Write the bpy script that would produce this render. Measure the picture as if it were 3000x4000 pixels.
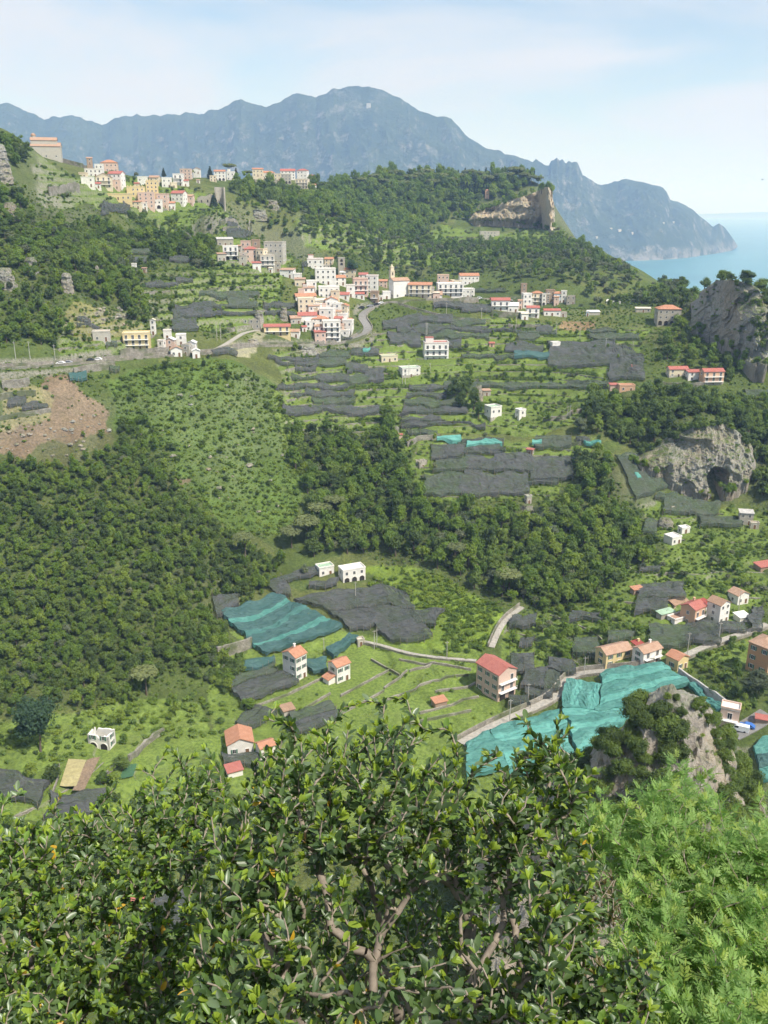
import bpy, bmesh, math, random
import numpy as np
from mathutils import Vector, Matrix
R = math.radians
sc = bpy.context.scene
for _o in list(bpy.data.objects): bpy.data.objects.remove(_o)

# ---------------------------------------------------------------- camera
CAM_Z = 300.0
PITCH = R(19.06)
FOC = 3437.5                      # focal length in photo pixels (3000 x 4000)
cam = bpy.data.cameras.new('camera')
cam.sensor_fit = 'VERTICAL'
cam.angle = 2 * math.atan(2000 / FOC)
cam.clip_start = 0.1
cam.clip_end = 120000
cam_o = bpy.data.objects.new('camera', cam)
sc.collection.objects.link(cam_o)
cam_o.location = (0, 0, CAM_Z)
cam_o.rotation_euler = (R(90) - PITCH, 0, 0)
sc.camera = cam_o

# ---------------------------------------------------------------- sky and sun
SUN_AZ, SUN_EL = R(131), R(54)    # from the view direction towards the right, over the shoulder
world = bpy.data.worlds.new('World'); sc.world = world; world.use_nodes = True
wn = world.node_tree; wn.nodes.clear()
def wnode(t, **k):
    n = wn.nodes.new(t)
    for a, b in k.items(): setattr(n, a, b)
    return n
sky = wnode('ShaderNodeTexSky', sky_type='NISHITA', sun_disc=False, sun_elevation=SUN_EL, sun_rotation=SUN_AZ,
            air_density=1.15, dust_density=0.7, ozone_density=2.0, altitude=300)
tc = wnode('ShaderNodeTexCoord')
sep = wnode('ShaderNodeSeparateXYZ'); wn.links.new(tc.outputs['Generated'], sep.inputs[0])
# thin high cloud: a noise on a plane far above, so the streaks flatten towards the horizon
zz = wnode('ShaderNodeMath', operation='ADD'); zz.inputs[1].default_value = 0.16; wn.links.new(sep.outputs[2], zz.inputs[0])
dx = wnode('ShaderNodeMath', operation='DIVIDE'); wn.links.new(sep.outputs[0], dx.inputs[0]); wn.links.new(zz.outputs[0], dx.inputs[1])
dy = wnode('ShaderNodeMath', operation='DIVIDE'); wn.links.new(sep.outputs[1], dy.inputs[0]); wn.links.new(zz.outputs[0], dy.inputs[1])
cmb = wnode('ShaderNodeCombineXYZ'); wn.links.new(dx.outputs[0], cmb.inputs[0]); wn.links.new(dy.outputs[0], cmb.inputs[1])
noi = wnode('ShaderNodeTexNoise'); noi.inputs['Scale'].default_value = 0.85; noi.inputs['Detail'].default_value = 8; noi.inputs['Roughness'].default_value = 0.52
noi.inputs['Distortion'].default_value = 0.5
wn.links.new(cmb.outputs[0], noi.inputs['Vector'])
rmp = wnode('ShaderNodeMapRange'); rmp.interpolation_type = 'SMOOTHSTEP'
for i, v in ((1, 0.36), (2, 0.62), (3, 0.10), (4, 0.98)): rmp.inputs[i].default_value = v
wn.links.new(noi.outputs['Fac'], rmp.inputs[0])
mixc = wnode('ShaderNodeMix', data_type='RGBA'); wn.links.new(rmp.outputs[0], mixc.inputs[0])
wn.links.new(sky.outputs[0], mixc.inputs[6]); mixc.inputs[7].default_value = (5.35, 5.5, 5.95, 1)
bg = wnode('ShaderNodeBackground'); bg.inputs['Strength'].default_value = 0.09
wn.links.new(mixc.outputs[2], bg.inputs['Color'])
wo = wnode('ShaderNodeOutputWorld'); wn.links.new(bg.outputs[0], wo.inputs['Surface'])

S = Vector((math.sin(SUN_AZ) * math.cos(SUN_EL), math.cos(SUN_AZ) * math.cos(SUN_EL), math.sin(SUN_EL)))
sun = bpy.data.lights.new('sun', 'SUN'); sun.energy = 4.0; sun.angle = R(0.53); sun.color = (1.0, 0.955, 0.89)
sun_o = bpy.data.objects.new('sun', sun); sc.collection.objects.link(sun_o)
sun_o.rotation_euler = S.to_track_quat('Z', 'Y').to_euler(); sun_o.location = (200, -100, 900)

sc.view_settings.view_transform = 'Standard'; sc.view_settings.look = 'None'
sc.view_settings.gamma = 1.0; sc.view_settings.use_curve_mapping = False
sc.view_settings.exposure = 0.72
sc.render.engine = 'CYCLES'
cy = sc.cycles
cy.max_bounces = 5; cy.diffuse_bounces = 3; cy.glossy_bounces = 2; cy.transmission_bounces = 4; cy.transparent_max_bounces = 6
cy.volume_bounces = 1; cy.caustics_reflective = False; cy.caustics_refractive = False
cy.use_denoising = True; cy.use_adaptive_sampling = True; cy.adaptive_threshold = 0.03
cy.sample_clamp_indirect = 4.0
try: cy.denoising_input_passes = 'RGB_ALBEDO_NORMAL'
except Exception: pass

# ---------------------------------------------------------------- helpers
COL = sc.collection
cp, sp = math.cos(PITCH), math.sin(PITCH)
def ray(u, v):
    """direction with y = 1 of the sight line through photo point (u, v)"""
    a, b = (u - 1500) / FOC, (2000 - v) / FOC
    y = cp + b * sp
    return a / y, (-sp + b * cp) / y
def at(u, v, Y):
    rx, rz = ray(u, v)
    return Vector((rx * Y, Y, CAM_Z + rz * Y))
def at_d(u, v, d):
    rx, rz = ray(u, v)
    D = Vector((rx, 1, rz)).normalized()
    return Vector((0, 0, CAM_Z)) + D * d
def project(p):
    """world point -> photo pixel, distance along the axis"""
    x, y, z = p[0], p[1], p[2] - CAM_Z
    fz = y * cp - z * sp; uz = y * sp + z * cp
    return 1500 + FOC * x / fz, 2000 - FOC * uz / fz, fz

def tag(o, label=None, cat=None, group=None, kind=None):
    if label: o['label'] = label
    if cat: o['category'] = cat
    if group: o['group'] = group
    if kind: o['kind'] = kind
    return o
def empty(name, loc=(0, 0, 0), rz=0.0, parent=None):
    o = bpy.data.objects.new(name, None); COL.objects.link(o)
    o.location = loc; o.rotation_euler = (0, 0, rz); o.empty_display_size = 0.5
    if parent: o.parent = parent
    return o
def link(name, me, parent=None, loc=None, rz=None):
    o = bpy.data.objects.new(name, me); COL.objects.link(o)
    if parent: o.parent = parent
    if loc is not None: o.location = loc
    if rz is not None: o.rotation_euler = (0, 0, rz)
    return o
def new_mesh(name, verts, faces, mats=(), mi=None, smooth=False):
    me = bpy.data.meshes.new(name)
    me.from_pydata([tuple(map(float, v)) for v in verts] if not isinstance(verts, list) else verts, [], faces)
    for m in mats: me.materials.append(m)
    if mi is not None: me.polygons.foreach_set('material_index', np.asarray(mi, dtype=np.int32))
    if smooth: me.polygons.foreach_set('use_smooth', np.ones(len(me.polygons), dtype=bool))
    me.update(); return me
def fast_mesh(name, V, F, mats=(), mi=None, smooth=False):
    """V (n,3) array, F (m,k) array with k = 3 or 4"""
    V = np.asarray(V, dtype=np.float32); F = np.asarray(F, dtype=np.int32)
    me = bpy.data.meshes.new(name); n, (m, k) = len(V), F.shape
    me.vertices.add(n); me.vertices.foreach_set('co', V.ravel())
    me.loops.add(m * k); me.loops.foreach_set('vertex_index', F.ravel())
    me.polygons.add(m); me.polygons.foreach_set('loop_start', np.arange(m, dtype=np.int32) * k)
    me.polygons.foreach_set('loop_total', np.full(m, k, dtype=np.int32))
    for t in mats: me.materials.append(t)
    if mi is not None: me.polygons.foreach_set('material_index', np.asarray(mi, dtype=np.int32))
    me.polygons.foreach_set('use_smooth', np.full(m, smooth, dtype=bool))
    me.update(calc_edges=True); me.validate(); return me
def grid_faces(nr, nc):
    i = np.arange(nr - 1)[:, None] * nc + np.arange(nc - 1)[None, :]
    return np.stack([i, i + 1, i + 1 + nc, i + nc], -1).reshape(-1, 4)
class MB:
    """collects shapes into one mesh"""
    def __init__(s): s.v, s.f, s.m = [], [], []
    def add(s, vs, fs, m=0):
        b = len(s.v); s.v += [tuple(v) for v in vs]; s.f += [tuple(b + i for i in f) for f in fs]; s.m += [m] * len(fs)
    def box(s, x0, x1, y0, y1, z0, z1, m=0):
        s.add([(x0, y0, z0), (x1, y0, z0), (x1, y1, z0), (x0, y1, z0), (x0, y0, z1), (x1, y0, z1), (x1, y1, z1), (x0, y1, z1)],
              [(0, 3, 2, 1), (4, 5, 6, 7), (0, 1, 5, 4), (1, 2, 6, 5), (2, 3, 7, 6), (3, 0, 4, 7)], m)
    def tube(s, p, q, r0, r1, n=6, m=0, cap=True):
        p, q = Vector(p), Vector(q); d = (q - p)
        if d.length < 1e-6: return
        d.normalize(); a = d.orthogonal().normalized(); b = d.cross(a)
        vs = []
        for c, r in ((p, r0), (q, r1)):
            for k in range(n):
                t = 2 * math.pi * k / n; vs.append(c + (a * math.cos(t) + b * math.sin(t)) * r)
        fs = [(k, (k + 1) % n, n + (k + 1) % n, n + k) for k in range(n)]
        if cap: fs += [tuple(range(n - 1, -1, -1)), tuple(range(n, 2 * n))]
        s.add(vs, fs, m)
    def mesh(s, name, mats, smooth=False): return new_mesh(name, s.v, s.f, mats, s.m, smooth)
    def build(s, name, mats, parent=None, smooth=False): return link(name, s.mesh(name, mats, smooth), parent)

# value noise -------------------------------------------------------------
_rs = np.random.RandomState(7)
_LAT = _rs.rand(256, 256)
def vnoise(x, y):
    xi, yi = np.floor(x).astype(int), np.floor(y).astype(int)
    fx, fy = x - xi, y - yi
    fx, fy = fx * fx * (3 - 2 * fx), fy * fy * (3 - 2 * fy)
    a, b = _LAT[xi & 255, yi & 255], _LAT[(xi + 1) & 255, yi & 255]
    c, d = _LAT[xi & 255, (yi + 1) & 255], _LAT[(xi + 1) & 255, (yi + 1) & 255]
    return (a + (b - a) * fx) * (1 - fy) + (c + (d - c) * fx) * fy
def fbm(x, y, s, oct=4, ridged=False):
    x, y = np.asarray(x, float) / s, np.asarray(y, float) / s
    o, amp, tot = 0, 1, 0
    for k in range(oct):
        n = vnoise(x * 2 ** k + 17.3 * k, y * 2 ** k + 9.1 * k)
        if ridged: n = 1 - abs(2 * n - 1)
        o = o + n * amp; tot += amp; amp *= 0.5
    return o / tot                  # 0..1
def inpoly(px, py, poly):
    px, py = np.asarray(px), np.asarray(py)
    r = np.zeros(px.shape, bool); n = len(poly)
    for i in range(n):
        x1, y1 = poly[i][:2]; x2, y2 = poly[(i + 1) % n][:2]
        if y1 == y2: continue
        c = (y1 > py) != (y2 > py)
        r ^= c & (px < (x2 - x1) * (py - y1) / (y2 - y1) + x1)
    return r
def polydist(px, py, pts):
    """distance of points to a polyline, and the nearest parameter's value"""
    best = np.full(px.shape, 1e9); val = np.zeros(px.shape)
    for i in range(len(pts) - 1):
        a, b = pts[i], pts[i + 1]
        dx_, dy_ = b[0] - a[0], b[1] - a[1]; L = dx_ * dx_ + dy_ * dy_ + 1e-9
        t = np.clip(((px - a[0]) * dx_ + (py - a[1]) * dy_) / L, 0, 1)
        d = np.hypot(px - a[0] - t * dx_, py - a[1] - t * dy_)
        k = d < best; best[k] = d[k]; val[k] = (a[2] + (b[2] - a[2]) * t)[k]
    return best, val

# ---------------------------------------------------------------- materials
MAT = {}
class NT:
    def __init__(s, name):
        s.m = bpy.data.materials.new(name); s.m.use_nodes = True; s.t = s.m.node_tree; s.t.nodes.clear()
        s.out = s.n('ShaderNodeOutputMaterial'); MAT[name] = s.m
    def n(s, t, **k):
        x = s.t.nodes.new(t)
        for a, b in k.items(): setattr(x, a, b)
        return x
    def l(s, a, b): s.t.links.new(a, b)
    def noise(s, scale, detail=4, rough=0.6, vec=None, dist=0.0):
        x = s.n('ShaderNodeTexNoise'); x.inputs['Scale'].default_value = scale; x.inputs['Detail'].default_value = detail
        x.inputs['Roughness'].default_value = rough; x.inputs['Distortion'].default_value = dist
        if vec is None: vec = s.pos()
        s.l(vec, x.inputs['Vector']); return x.outputs['Fac']
    def pos(s):
        if not hasattr(s, '_p'): s._p = s.n('ShaderNodeNewGeometry')
        return s._p.outputs['Position']
    def obj(s):
        if not hasattr(s, '_o'): s._o = s.n('ShaderNodeTexCoord')
        return s._o.outputs['Object']
    def rng(s, x, a, b, c, d):
        r = s.n('ShaderNodeMapRange')
        for i, v in zip((1, 2, 3, 4), (a, b, c, d)): r.inputs[i].default_value = v
        s.l(x, r.inputs[0]); return r.outputs[0]
    def math(s, op, a, b=None):
        x = s.n('ShaderNodeMath', operation=op)
        for i, q in enumerate((a, b)):
            if q is None: continue
            if isinstance(q, (int, float)): x.inputs[i].default_value = q
            else: s.l(q, x.inputs[i])
        return x.outputs[0]
    def mix(s, f, a, b, blend='MIX'):
        x = s.n('ShaderNodeMix', data_type='RGBA', blend_type=blend)
        for i, q in ((0, f), (6, a), (7, b)):
            if isinstance(q, (int, float)): x.inputs[i].default_value = q
            elif isinstance(q, tuple): x.inputs[i].default_value = (*q[:3], 1)
            else: s.l(q, x.inputs[i])
        return x.outputs[2]
    def bump(s, h, strength=0.5, dist=0.1):
        x = s.n('ShaderNodeBump'); x.inputs['Strength'].default_value = strength; x.inputs['Distance'].default_value = dist
        s.l(h, x.inputs['Height']); return x.outputs[0]
    def bsdf(s, col, rough=0.8, spec=0.3, normal=None, **k):
        p = s.n('ShaderNodeBsdfPrincipled')
        if isinstance(col, tuple): p.inputs['Base Color'].default_value = (*col[:3], 1)
        else: s.l(col, p.inputs['Base Color'])
        if isinstance(rough, (int, float)): p.inputs['Roughness'].default_value = rough
        else: s.l(rough, p.inputs['Roughness'])
        p.inputs['Specular IOR Level'].default_value = spec
        if normal is not None: s.l(normal, p.inputs['Normal'])
        for a, b in k.items(): p.inputs[a].default_value = b
        return p.outputs[0]
    def done(s, sh): s.l(sh, s.out.inputs['Surface']); return s.m

def plaster(name, col, stain=0.35, rough=0.9, tint=(0.30, 0.28, 0.24)):
    t = NT(name)
    n1 = t.noise(0.55, 5, 0.65); n2 = t.noise(4.0, 4, 0.6)
    f = t.math('MULTIPLY', t.rng(n1, 0.45, 0.75, 0, 1), stain)
    c = t.mix(f, col, tint)
    c = t.mix(t.rng(n2, 0.3, 0.7, 0, 0.18), c, tuple(x * 0.72 for x in col))
    return t.done(t.bsdf(c, rough, 0.2, t.bump(n2, 0.25, 0.03)))
def simple(name, col, rough=0.7, var=0.25, scale=3.0, spec=0.3, metal=0.0):
    t = NT(name); n1 = t.noise(scale, 4, 0.6)
    c = t.mix(t.rng(n1, 0.3, 0.7, 0, 1), tuple(x * (1 - var) for x in col), tuple(min(1, x * (1 + var)) for x in col))
    return t.done(t.bsdf(c, rough, spec, t.bump(n1, 0.2, 0.02), Metallic=metal))

# limestone: pale grey with ochre stains and dark seams
def stone(name, pale, ochre, dark, s=1.0, green=0.0):
    t = NT(name)
    big, med, fine = t.noise(0.05 * s, 5, 0.6), t.noise(0.28 * s, 6, 0.68, dist=0.8), t.noise(1.6 * s, 5, 0.7)
    mp = t.n('ShaderNodeMapping'); mp.inputs['Scale'].default_value = (1.0, 1.0, 0.22); t.l(t.pos(), mp.inputs[0])
    streak = t.noise(0.3 * s, 5, 0.7, mp.outputs[0])
    c = t.mix(t.rng(big, 0.42, 0.62, 0, 0.75), pale, ochre)
    c = t.mix(t.rng(streak, 0.52, 0.72, 0, 0.6), c, dark)
    c = t.mix(t.rng(med, 0.5, 0.64, 0, 0.7), c, tuple(x * 0.5 for x in pale))
    c = t.mix(t.rng(fine, 0.35, 0.7, 0, 0.5), c, tuple(min(1, x * 1.2) for x in pale))
    if green > 0:
        nz = t.n('ShaderNodeSeparateXYZ'); t.l(t._p.outputs['Normal'], nz.inputs[0])
        g = t.math('MULTIPLY', t.rng(nz.outputs[2], 0.35, 0.75, 0, green), t.rng(med, 0.35, 0.55, 0.2, 1))
        c = t.mix(g, c, t.mix(fine, (0.045, 0.075, 0.018), (0.11, 0.14, 0.04)))
    h = t.math('ADD', t.math('MULTIPLY', med, 1.6), t.math('MULTIPLY', fine, 0.5))
    return t.done(t.bsdf(c, 0.92, 0.2, t.bump(h, 0.9, 0.9)))
stone('limestone', (0.31, 0.295, 0.265), (0.30, 0.235, 0.155), (0.10, 0.095, 0.085), 1.0, 0.95)
stone('limestone_dry', (0.36, 0.34, 0.31), (0.37, 0.27, 0.17), (0.13, 0.115, 0.10), 1.0, 0.6)

def foliage(name, cols, trans=0.35, rough=0.6, attr=True, spec=0.2):
    """leaf stuff: colour picked per object or instance, softly varied in space"""
    t = NT(name)
    oi = t.n('ShaderNodeObjectInfo')
    rp = t.n('ShaderNodeValToRGB'); rp.color_ramp.interpolation = 'LINEAR'
    e = rp.color_ramp.elements
    while len(e) < len(cols): e.new(0.5)
    for i, c in enumerate(cols):
        e[i].position = i / (len(cols) - 1); e[i].color = (*c, 1)
    n = t.noise(0.6, 3, 0.6)
    f = t.math('ADD', t.math('MULTIPLY', oi.outputs['Random'], 0.95), t.math('MULTIPLY', t.math('SUBTRACT', n, 0.5), 0.7))
    big = t.noise(0.02, 3, 0.5)
    f = t.math('ADD', f, t.math('MULTIPLY', t.math('SUBTRACT', big, 0.42), 0.9))
    t.l(f, rp.inputs[0]); c = rp.outputs[0]
    d = t.bsdf(c, rough, spec)
    tr = t.n('ShaderNodeBsdfTranslucent'); t.l(t.mix(0.5, c, (0.20, 0.32, 0.03), 'MIX'), tr.inputs[0])
    mx = t.n('ShaderNodeMixShader'); mx.inputs[0].default_value = trans; t.l(d, mx.inputs[1]); t.l(tr.outputs[0], mx.inputs[2])
    return t.done(mx.outputs[0])
foliage('leaf_oak', [(0.078, 0.112, 0.044), (0.112, 0.162, 0.050), (0.150, 0.215, 0.056), (0.205, 0.275, 0.065)], 0.5)
foliage('leaf_bright', [(0.115, 0.182, 0.046), (0.162, 0.25, 0.050), (0.21, 0.31, 0.055), (0.28, 0.36, 0.07)], 0.55)
foliage('leaf_olive', [(0.065, 0.085, 0.05), (0.10, 0.125, 0.068), (0.135, 0.16, 0.085), (0.17, 0.185, 0.11)], 0.25)
foliage('leaf_shrub', [(0.075, 0.115, 0.036), (0.12, 0.185, 0.046), (0.17, 0.25, 0.055), (0.23, 0.31, 0.07)], 0.42)
foliage('leaf_thicket', [(0.09, 0.15, 0.03), (0.14, 0.215, 0.035), (0.19, 0.275, 0.04), (0.25, 0.32, 0.055)], 0.42)
foliage('leaf_pine', [(0.14, 0.165, 0.07), (0.17, 0.20, 0.08), (0.20, 0.23, 0.09)], 0.25)
foliage('leaf_cypress', [(0.018, 0.034, 0.017), (0.03, 0.05, 0.022)], 0.1)
foliage('leaf_poplar', [(0.030, 0.062, 0.038), (0.045, 0.085, 0.045), (0.06, 0.105, 0.05)], 0.3)
stone('limestone_warm', (0.44, 0.38, 0.30), (0.44, 0.30, 0.17), (0.17, 0.14, 0.11), 0.6, 0.5)
simple('bark', (0.13, 0.105, 0.08), 0.95, 0.4, 6.0)
# ================================================================ TERRAIN
# survey points: a sight line (photo pixel) and the forward distance in metres at which the ground lies on it
CP = [
 # valley floor and the meadows
 (0,3000,220),(0,2750,255),(300,3000,222),(300,2780,252),(600,2650,275),(870,2450,315),(500,2900,238),(900,2950,235),(500,3200,205),
 (500,3500,178),(1200,2850,250),(1600,2850,250),(1200,2660,280),(1500,2700,272),(1200,2500,308),(1500,2500,308),(1500,3100,220),
 (1500,3800,155),(2000,3300,200),(2700,3300,205),(0,3500,176),(3000,3500,186),(2300,3800,158),(600,3800,153),
 (2300,2700,265),(2050,2900,240),(2400,2900,238),(1950,2760,262),(1900,2600,285),(2900,2850,225),(2700,2750,248),(3000,2700,246),
 # wooded slope on the left of the valley
 (0,2500,290),(0,2200,320),(0,1950,345),(0,1750,370),(400,2300,308),(700,2100,345),(1000,2250,345),(1100,2150,365),(350,2550,280),(650,2400,305),
 (1150,1900,400),(600,1900,370),(500,1700,395),(700,1500,425),(900,1420,455),(600,1385,455),(300,1405,425),(250,1600,392),(850,1700,408),(950,1950,385),
 (0,1450,400),(1100,1600,452),(1200,1700,440),(1200,1800,422),(1040,1500,462),
 # steep slope above the road
 (0,1300,430),(0,1000,480),(0,700,560),(0,515,620),(90,560,640),(150,640,690),(300,1200,462),(300,1000,520),(600,1200,500),
 (1300,1450,500),(1200,1350,520),(1350,1200,560),(1100,1000,610),(950,900,660),(850,815,720),(500,818,690),(600,1050,560),(300,900,580),
 (300,700,690),(180,618,780),(450,690,750),(600,745,780),(750,715,850),(900,705,930),(1100,708,980),(1210,720,1000),
 (900,790,800),(1050,830,820),(1150,900,800),(1250,800,960),(1300,960,800),(800,1150,535),(900,1250,520),(700,1300,480),
 # hill with the villa garden
 (1300,730,1180),(1500,705,1250),(1700,700,1270),(1900,700,1270),(2050,705,1250),(2110,725,1220),(2140,880,1170),(1900,800,1190),(1900,860,1172),
 (1500,790,1180),(1300,840,1100),(1500,860,1130),(1700,862,1150),(1600,950,1000),(1900,960,1010),(2100,960,1020),(2190,905,1080),(2300,965,990),
 (2400,1015,920),(2500,1075,840),(2600,1125,750),(2660,1150,670),(1800,1055,800),(2000,1085,760),(2200,1095,730),(1450,1010,770),(1560,1065,790),
 # village shelf and the terraces under it
 (1450,1250,555),(1560,1172,585),(1750,1160,592),(1950,1215,580),(2100,1242,572),(2200,1190,602),(2400,1200,602),(2600,1272,560),(2450,1350,535),
 (1600,1400,520),(1900,1400,525),(2200,1400,525),(2400,1480,490),(1700,1600,470),(2000,1600,470),(2200,1550,482),(2400,1560,462),
 (1600,1750,430),(2000,1750,430),(2000,1900,400),(1700,1900,400),(2200,1800,416),(1700,2050,372),(2100,2050,375),(2100,2250,342),
 (1600,2300,340),(1500,2250,350),(1300,2262,346),(1800,2400,318),(1400,1700,445),(1450,1560,478),
 # cliff with the cave and the right-hand slopes
 (2500,1745,421),(2650,1672,424),(2800,1652,428),(2900,1700,425),(2480,1795,408),(2650,1885,404),(2750,1925,402),(2880,1905,404),
 (2600,1600,446),(2800,1580,455),(2400,1650,436),(2950,1550,465),(2500,1950,392),(2500,2150,356),(2800,2100,365),(3000,2000,386),(2500,2300,326),
 (2800,2350,318),(2700,2450,300),(2450,2605,272),(2600,2500,290),(2950,2622,262),(3000,2400,310),(2700,1500,478),
 # rock on the right skyline
 (2990,1180,545),(2700,1285,532),(2800,1352,512),(2960,1290,520),(2880,1405,492),(2960,1430,486),(2900,1500,475),
]
P0 = np.array([tuple(at(*c)) for c in CP])
# ground that the picture hides (behind the crests), as world points
HID = [(10,690,212),(60,700,210),(-90,760,222),(130,680,214),(220,690,214),(300,720,205),(-150,700,262),(270,1450,150),(360,1300,100),(420,1100,110),(480,900,120),(400,760,150),
       (150,1500,240),(-100,1550,260),(-350,1500,280),(-600,1300,300),(-560,1000,330),(-420,900,300),(-480,760,380),(-420,640,385),(600,700,120),(560,560,200),(420,620,170),(700,520,180),
       (-330,400,260),(-300,300,220),(-260,220,190),(-200,130,150),(0,118,136),(200,130,132),(300,230,150),(400,330,165),(450,420,190),(-500,520,340),(800,900,40),(900,1400,40),(-60,1050,280),(60,1050,262)]
PW = np.vstack([P0, np.array(HID, float)])
XS = 100.0
def _phi(r): return np.sqrt(r * r + 0.12 ** 2)
_XY = PW[:, :2] / XS
_A = _phi(np.linalg.norm(_XY[:, None] - _XY[None], axis=2)); _n = len(PW)
_Q = np.hstack([np.ones((_n, 1)), _XY])
_M = np.block([[_A + np.eye(_n) * 1e-4, _Q], [_Q.T, np.zeros((3, 3))]])
_W = np.linalg.solve(_M, np.concatenate([PW[:, 2], np.zeros(3)]))
def rbf(x, y):
    sh = np.shape(x); q = np.stack([np.ravel(x), np.ravel(y)], 1) / XS; out = np.empty(len(q))
    for i in range(0, len(q), 20000):
        b = q[i:i + 20000]; r = np.sqrt(((b[:, None] - _XY[None]) ** 2).sum(2))
        out[i:i + 20000] = _phi(r) @ _W[:_n] + _W[_n] + b @ _W[_n + 1:]
    return out.reshape(sh)
# grid: columns fan out with distance so that the detail follows the distance
NA, NY, A0, A1, Y0, Y1 = 500, 860, -0.62, 0.62, 112.0, 1620.0
ga = np.linspace(A0, A1, NA); gy = Y0 * (Y1 / Y0) ** np.linspace(0, 1, NY)
GY, GA = np.meshgrid(gy, ga, indexing='ij'); GX = GA * GY
H = rbf(GX, GY)
H += (fbm(GX, GY, 60, 4) - 0.5) * 7 * np.clip((GY - 200) / 200, 0.15, 1) + (fbm(GX + 300, GY, 14, 3) - 0.5) * 2.2
def height(x, y, Hg=None):
    Hg = H if Hg is None else Hg
    x, y = np.asarray(x, float), np.asarray(y, float)
    c = np.clip((x / y - A0) / (A1 - A0) * (NA - 1), 0, NA - 1.001); r = np.clip(np.log(y / Y0) / math.log(Y1 / Y0) * (NY - 1), 0, NY - 1.001)
    i, j = r.astype(int), c.astype(int); fi, fj = r - i, c - j
    return (Hg[i, j] * (1 - fj) + Hg[i, j + 1] * fj) * (1 - fi) + (Hg[i + 1, j] * (1 - fj) + Hg[i + 1, j + 1] * fj) * fi
def hgt(x, y): return float(height(np.array([x]), np.array([y]))[0])
def ground(u, v, far=False):
    """where the sight line through (u, v) meets the ground (the last crossing when far)"""
    rx, rz = ray(u, v)
    c = np.clip((rx - A0) / (A1 - A0) * (NA - 1), 0, NA - 1.001); j = int(c); f = c - j
    prof = H[:, j] * (1 - f) + H[:, j + 1] * f
    d = CAM_Z + rz * gy - prof
    k = np.nonzero((d[:-1] > 0) & (d[1:] <= 0))[0]
    if len(k) == 0:
        i = int(np.argmin(np.abs(d[150:]))) + 150; Y = gy[i]
    else:
        i = k[-1] if far else k[0]; s = d[i] / (d[i] - d[i + 1]); Y = gy[i] + (gy[i + 1] - gy[i]) * s
    return Vector((rx * Y, Y, CAM_Z + rz * Y))
def gpoly(pts): return [tuple(ground(u, v)) for u, v in pts]

# terraced land: the slope is cut into level strips held by low risers
TERR = {
 'below_village': ([(1080,1340),(1500,1300),(1900,1230),(2550,1285),(2420,1520),(2300,1640),(2050,1700),(1650,1690),(1550,1800),(1250,1700),(1110,1650)], 3.0),
 'net_field': ([(1620,1700),(2350,1700),(2250,1850),(2150,1960),(1700,1960),(1600,1850)], 2.4),
 'meadow': ([(830,2480),(1100,2420),(1450,2480),(1900,2560),(2050,2900),(2000,3200),(1200,3250),(900,3100),(850,2800)], 1.5),
 'right': ([(2480,1960),(3000,1950),(3000,2600),(2650,2600),(2000,2600),(1950,2450),(2350,2350),(2450,2150)], 2.4),
 'upper': ([(120,640),(450,680),(850,770),(980,950),(1150,1010),(1050,1300),(650,1320),(500,1080),(850,960),(800,830),(400,820),(150,800)], 4.0),
 'villa_slope': ([(1150,860),(1700,872),(2150,900),(2280,965),(1900,1010),(1200,985)], 5.0),
 'left_valley': ([(0,2820),(300,2800),(560,2720),(800,2750),(860,2900),(600,3200),(0,3200)], 1.8),
 'slope_over_road': ([(250,1240),(480,1200),(620,1300),(600,1400),(300,1420),(200,1390)], 3.0),
}
COVER = np.zeros((NY, NA, 4)); TM = np.zeros((NY, NA))
def mask_of(pts, soft=0.0, wob=6.0):
    p = gpoly(pts)
    wx = (fbm(GX, GY, 18, 2) - 0.5) * wob; wy = (fbm(GX + 99, GY + 55, 18, 2) - 0.5) * wob
    return inpoly(GX + wx, GY + wy, p)
for k, (pts, hh) in TERR.items():
    m = mask_of(pts, wob=10)
    z = H + (fbm(GX, GY, 40, 2) - 0.5) * 3
    q = z / hh; f = q - np.floor(q)
    st = np.clip((f - 0.72) / 0.2, 0, 1)
    st = st * st * (3 - 2 * st)
    zt = (np.floor(q) + 0.12 * f + 0.88 * st) * hh + (H - z)
    H = np.where(m, zt * 0.93 + H * 0.07, H); TM[m] = 1

# roads cut into the slope ------------------------------------------------
ROADS = {
 'valley_road': ([(0,1440),(150,1432),(300,1420),(420,1408),(560,1398),(700,1390),(840,1375),(960,1352),(1080,1352),(1200,1352),(1320,1350),(1420,1322),(1448,1290),(1420,1255),(1405,1222),(1440,1200),(1500,1183)], 5.2, 'asphalt'),
 'village_road': ([(1500,1183),(1620,1172),(1780,1166),(1900,1170),(2010,1178)], 4.5, 'asphalt'),
 'side_lane': ([(800,1385),(880,1350),(960,1290),(1010,1290)], 3.0, 'concrete'),
 'terrace_lane': ([(1560,1185),(1640,1215),(1740,1238),(1850,1245),(1900,1262)], 2.6, 'concrete'),
 'valley_lane': ([(1800,2905),(1900,2850),(2010,2800),(2120,2760),(2190,2720),(2200,2670),(2225,2640),(2320,2625),(2450,2612),(2560,2600)], 3.4, 'concrete'),
 'upper_lane': ([(2640,2580),(2750,2530),(2850,2490),(2930,2470),(3000,2440)], 3.4, 'concrete'),
 'footpath': ([(1920,2530),(1945,2470),(1965,2430),(2010,2390),(2040,2372)], 2.2, 'concrete'),
 'meadow_path': ([(1380,2500),(1480,2525),(1600,2555),(1720,2572),(1860,2582)], 2.0, 'concrete'),
 'cave_path': ([(2440,1770),(2560,1830),(2660,1890),(2760,1925)], 1.6, 'concrete'),
 'riverside_road': ([(2860,2870),(2920,2835),(3000,2790)], 6.0, 'asphalt'),
}
ROADLINE = {}
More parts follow.
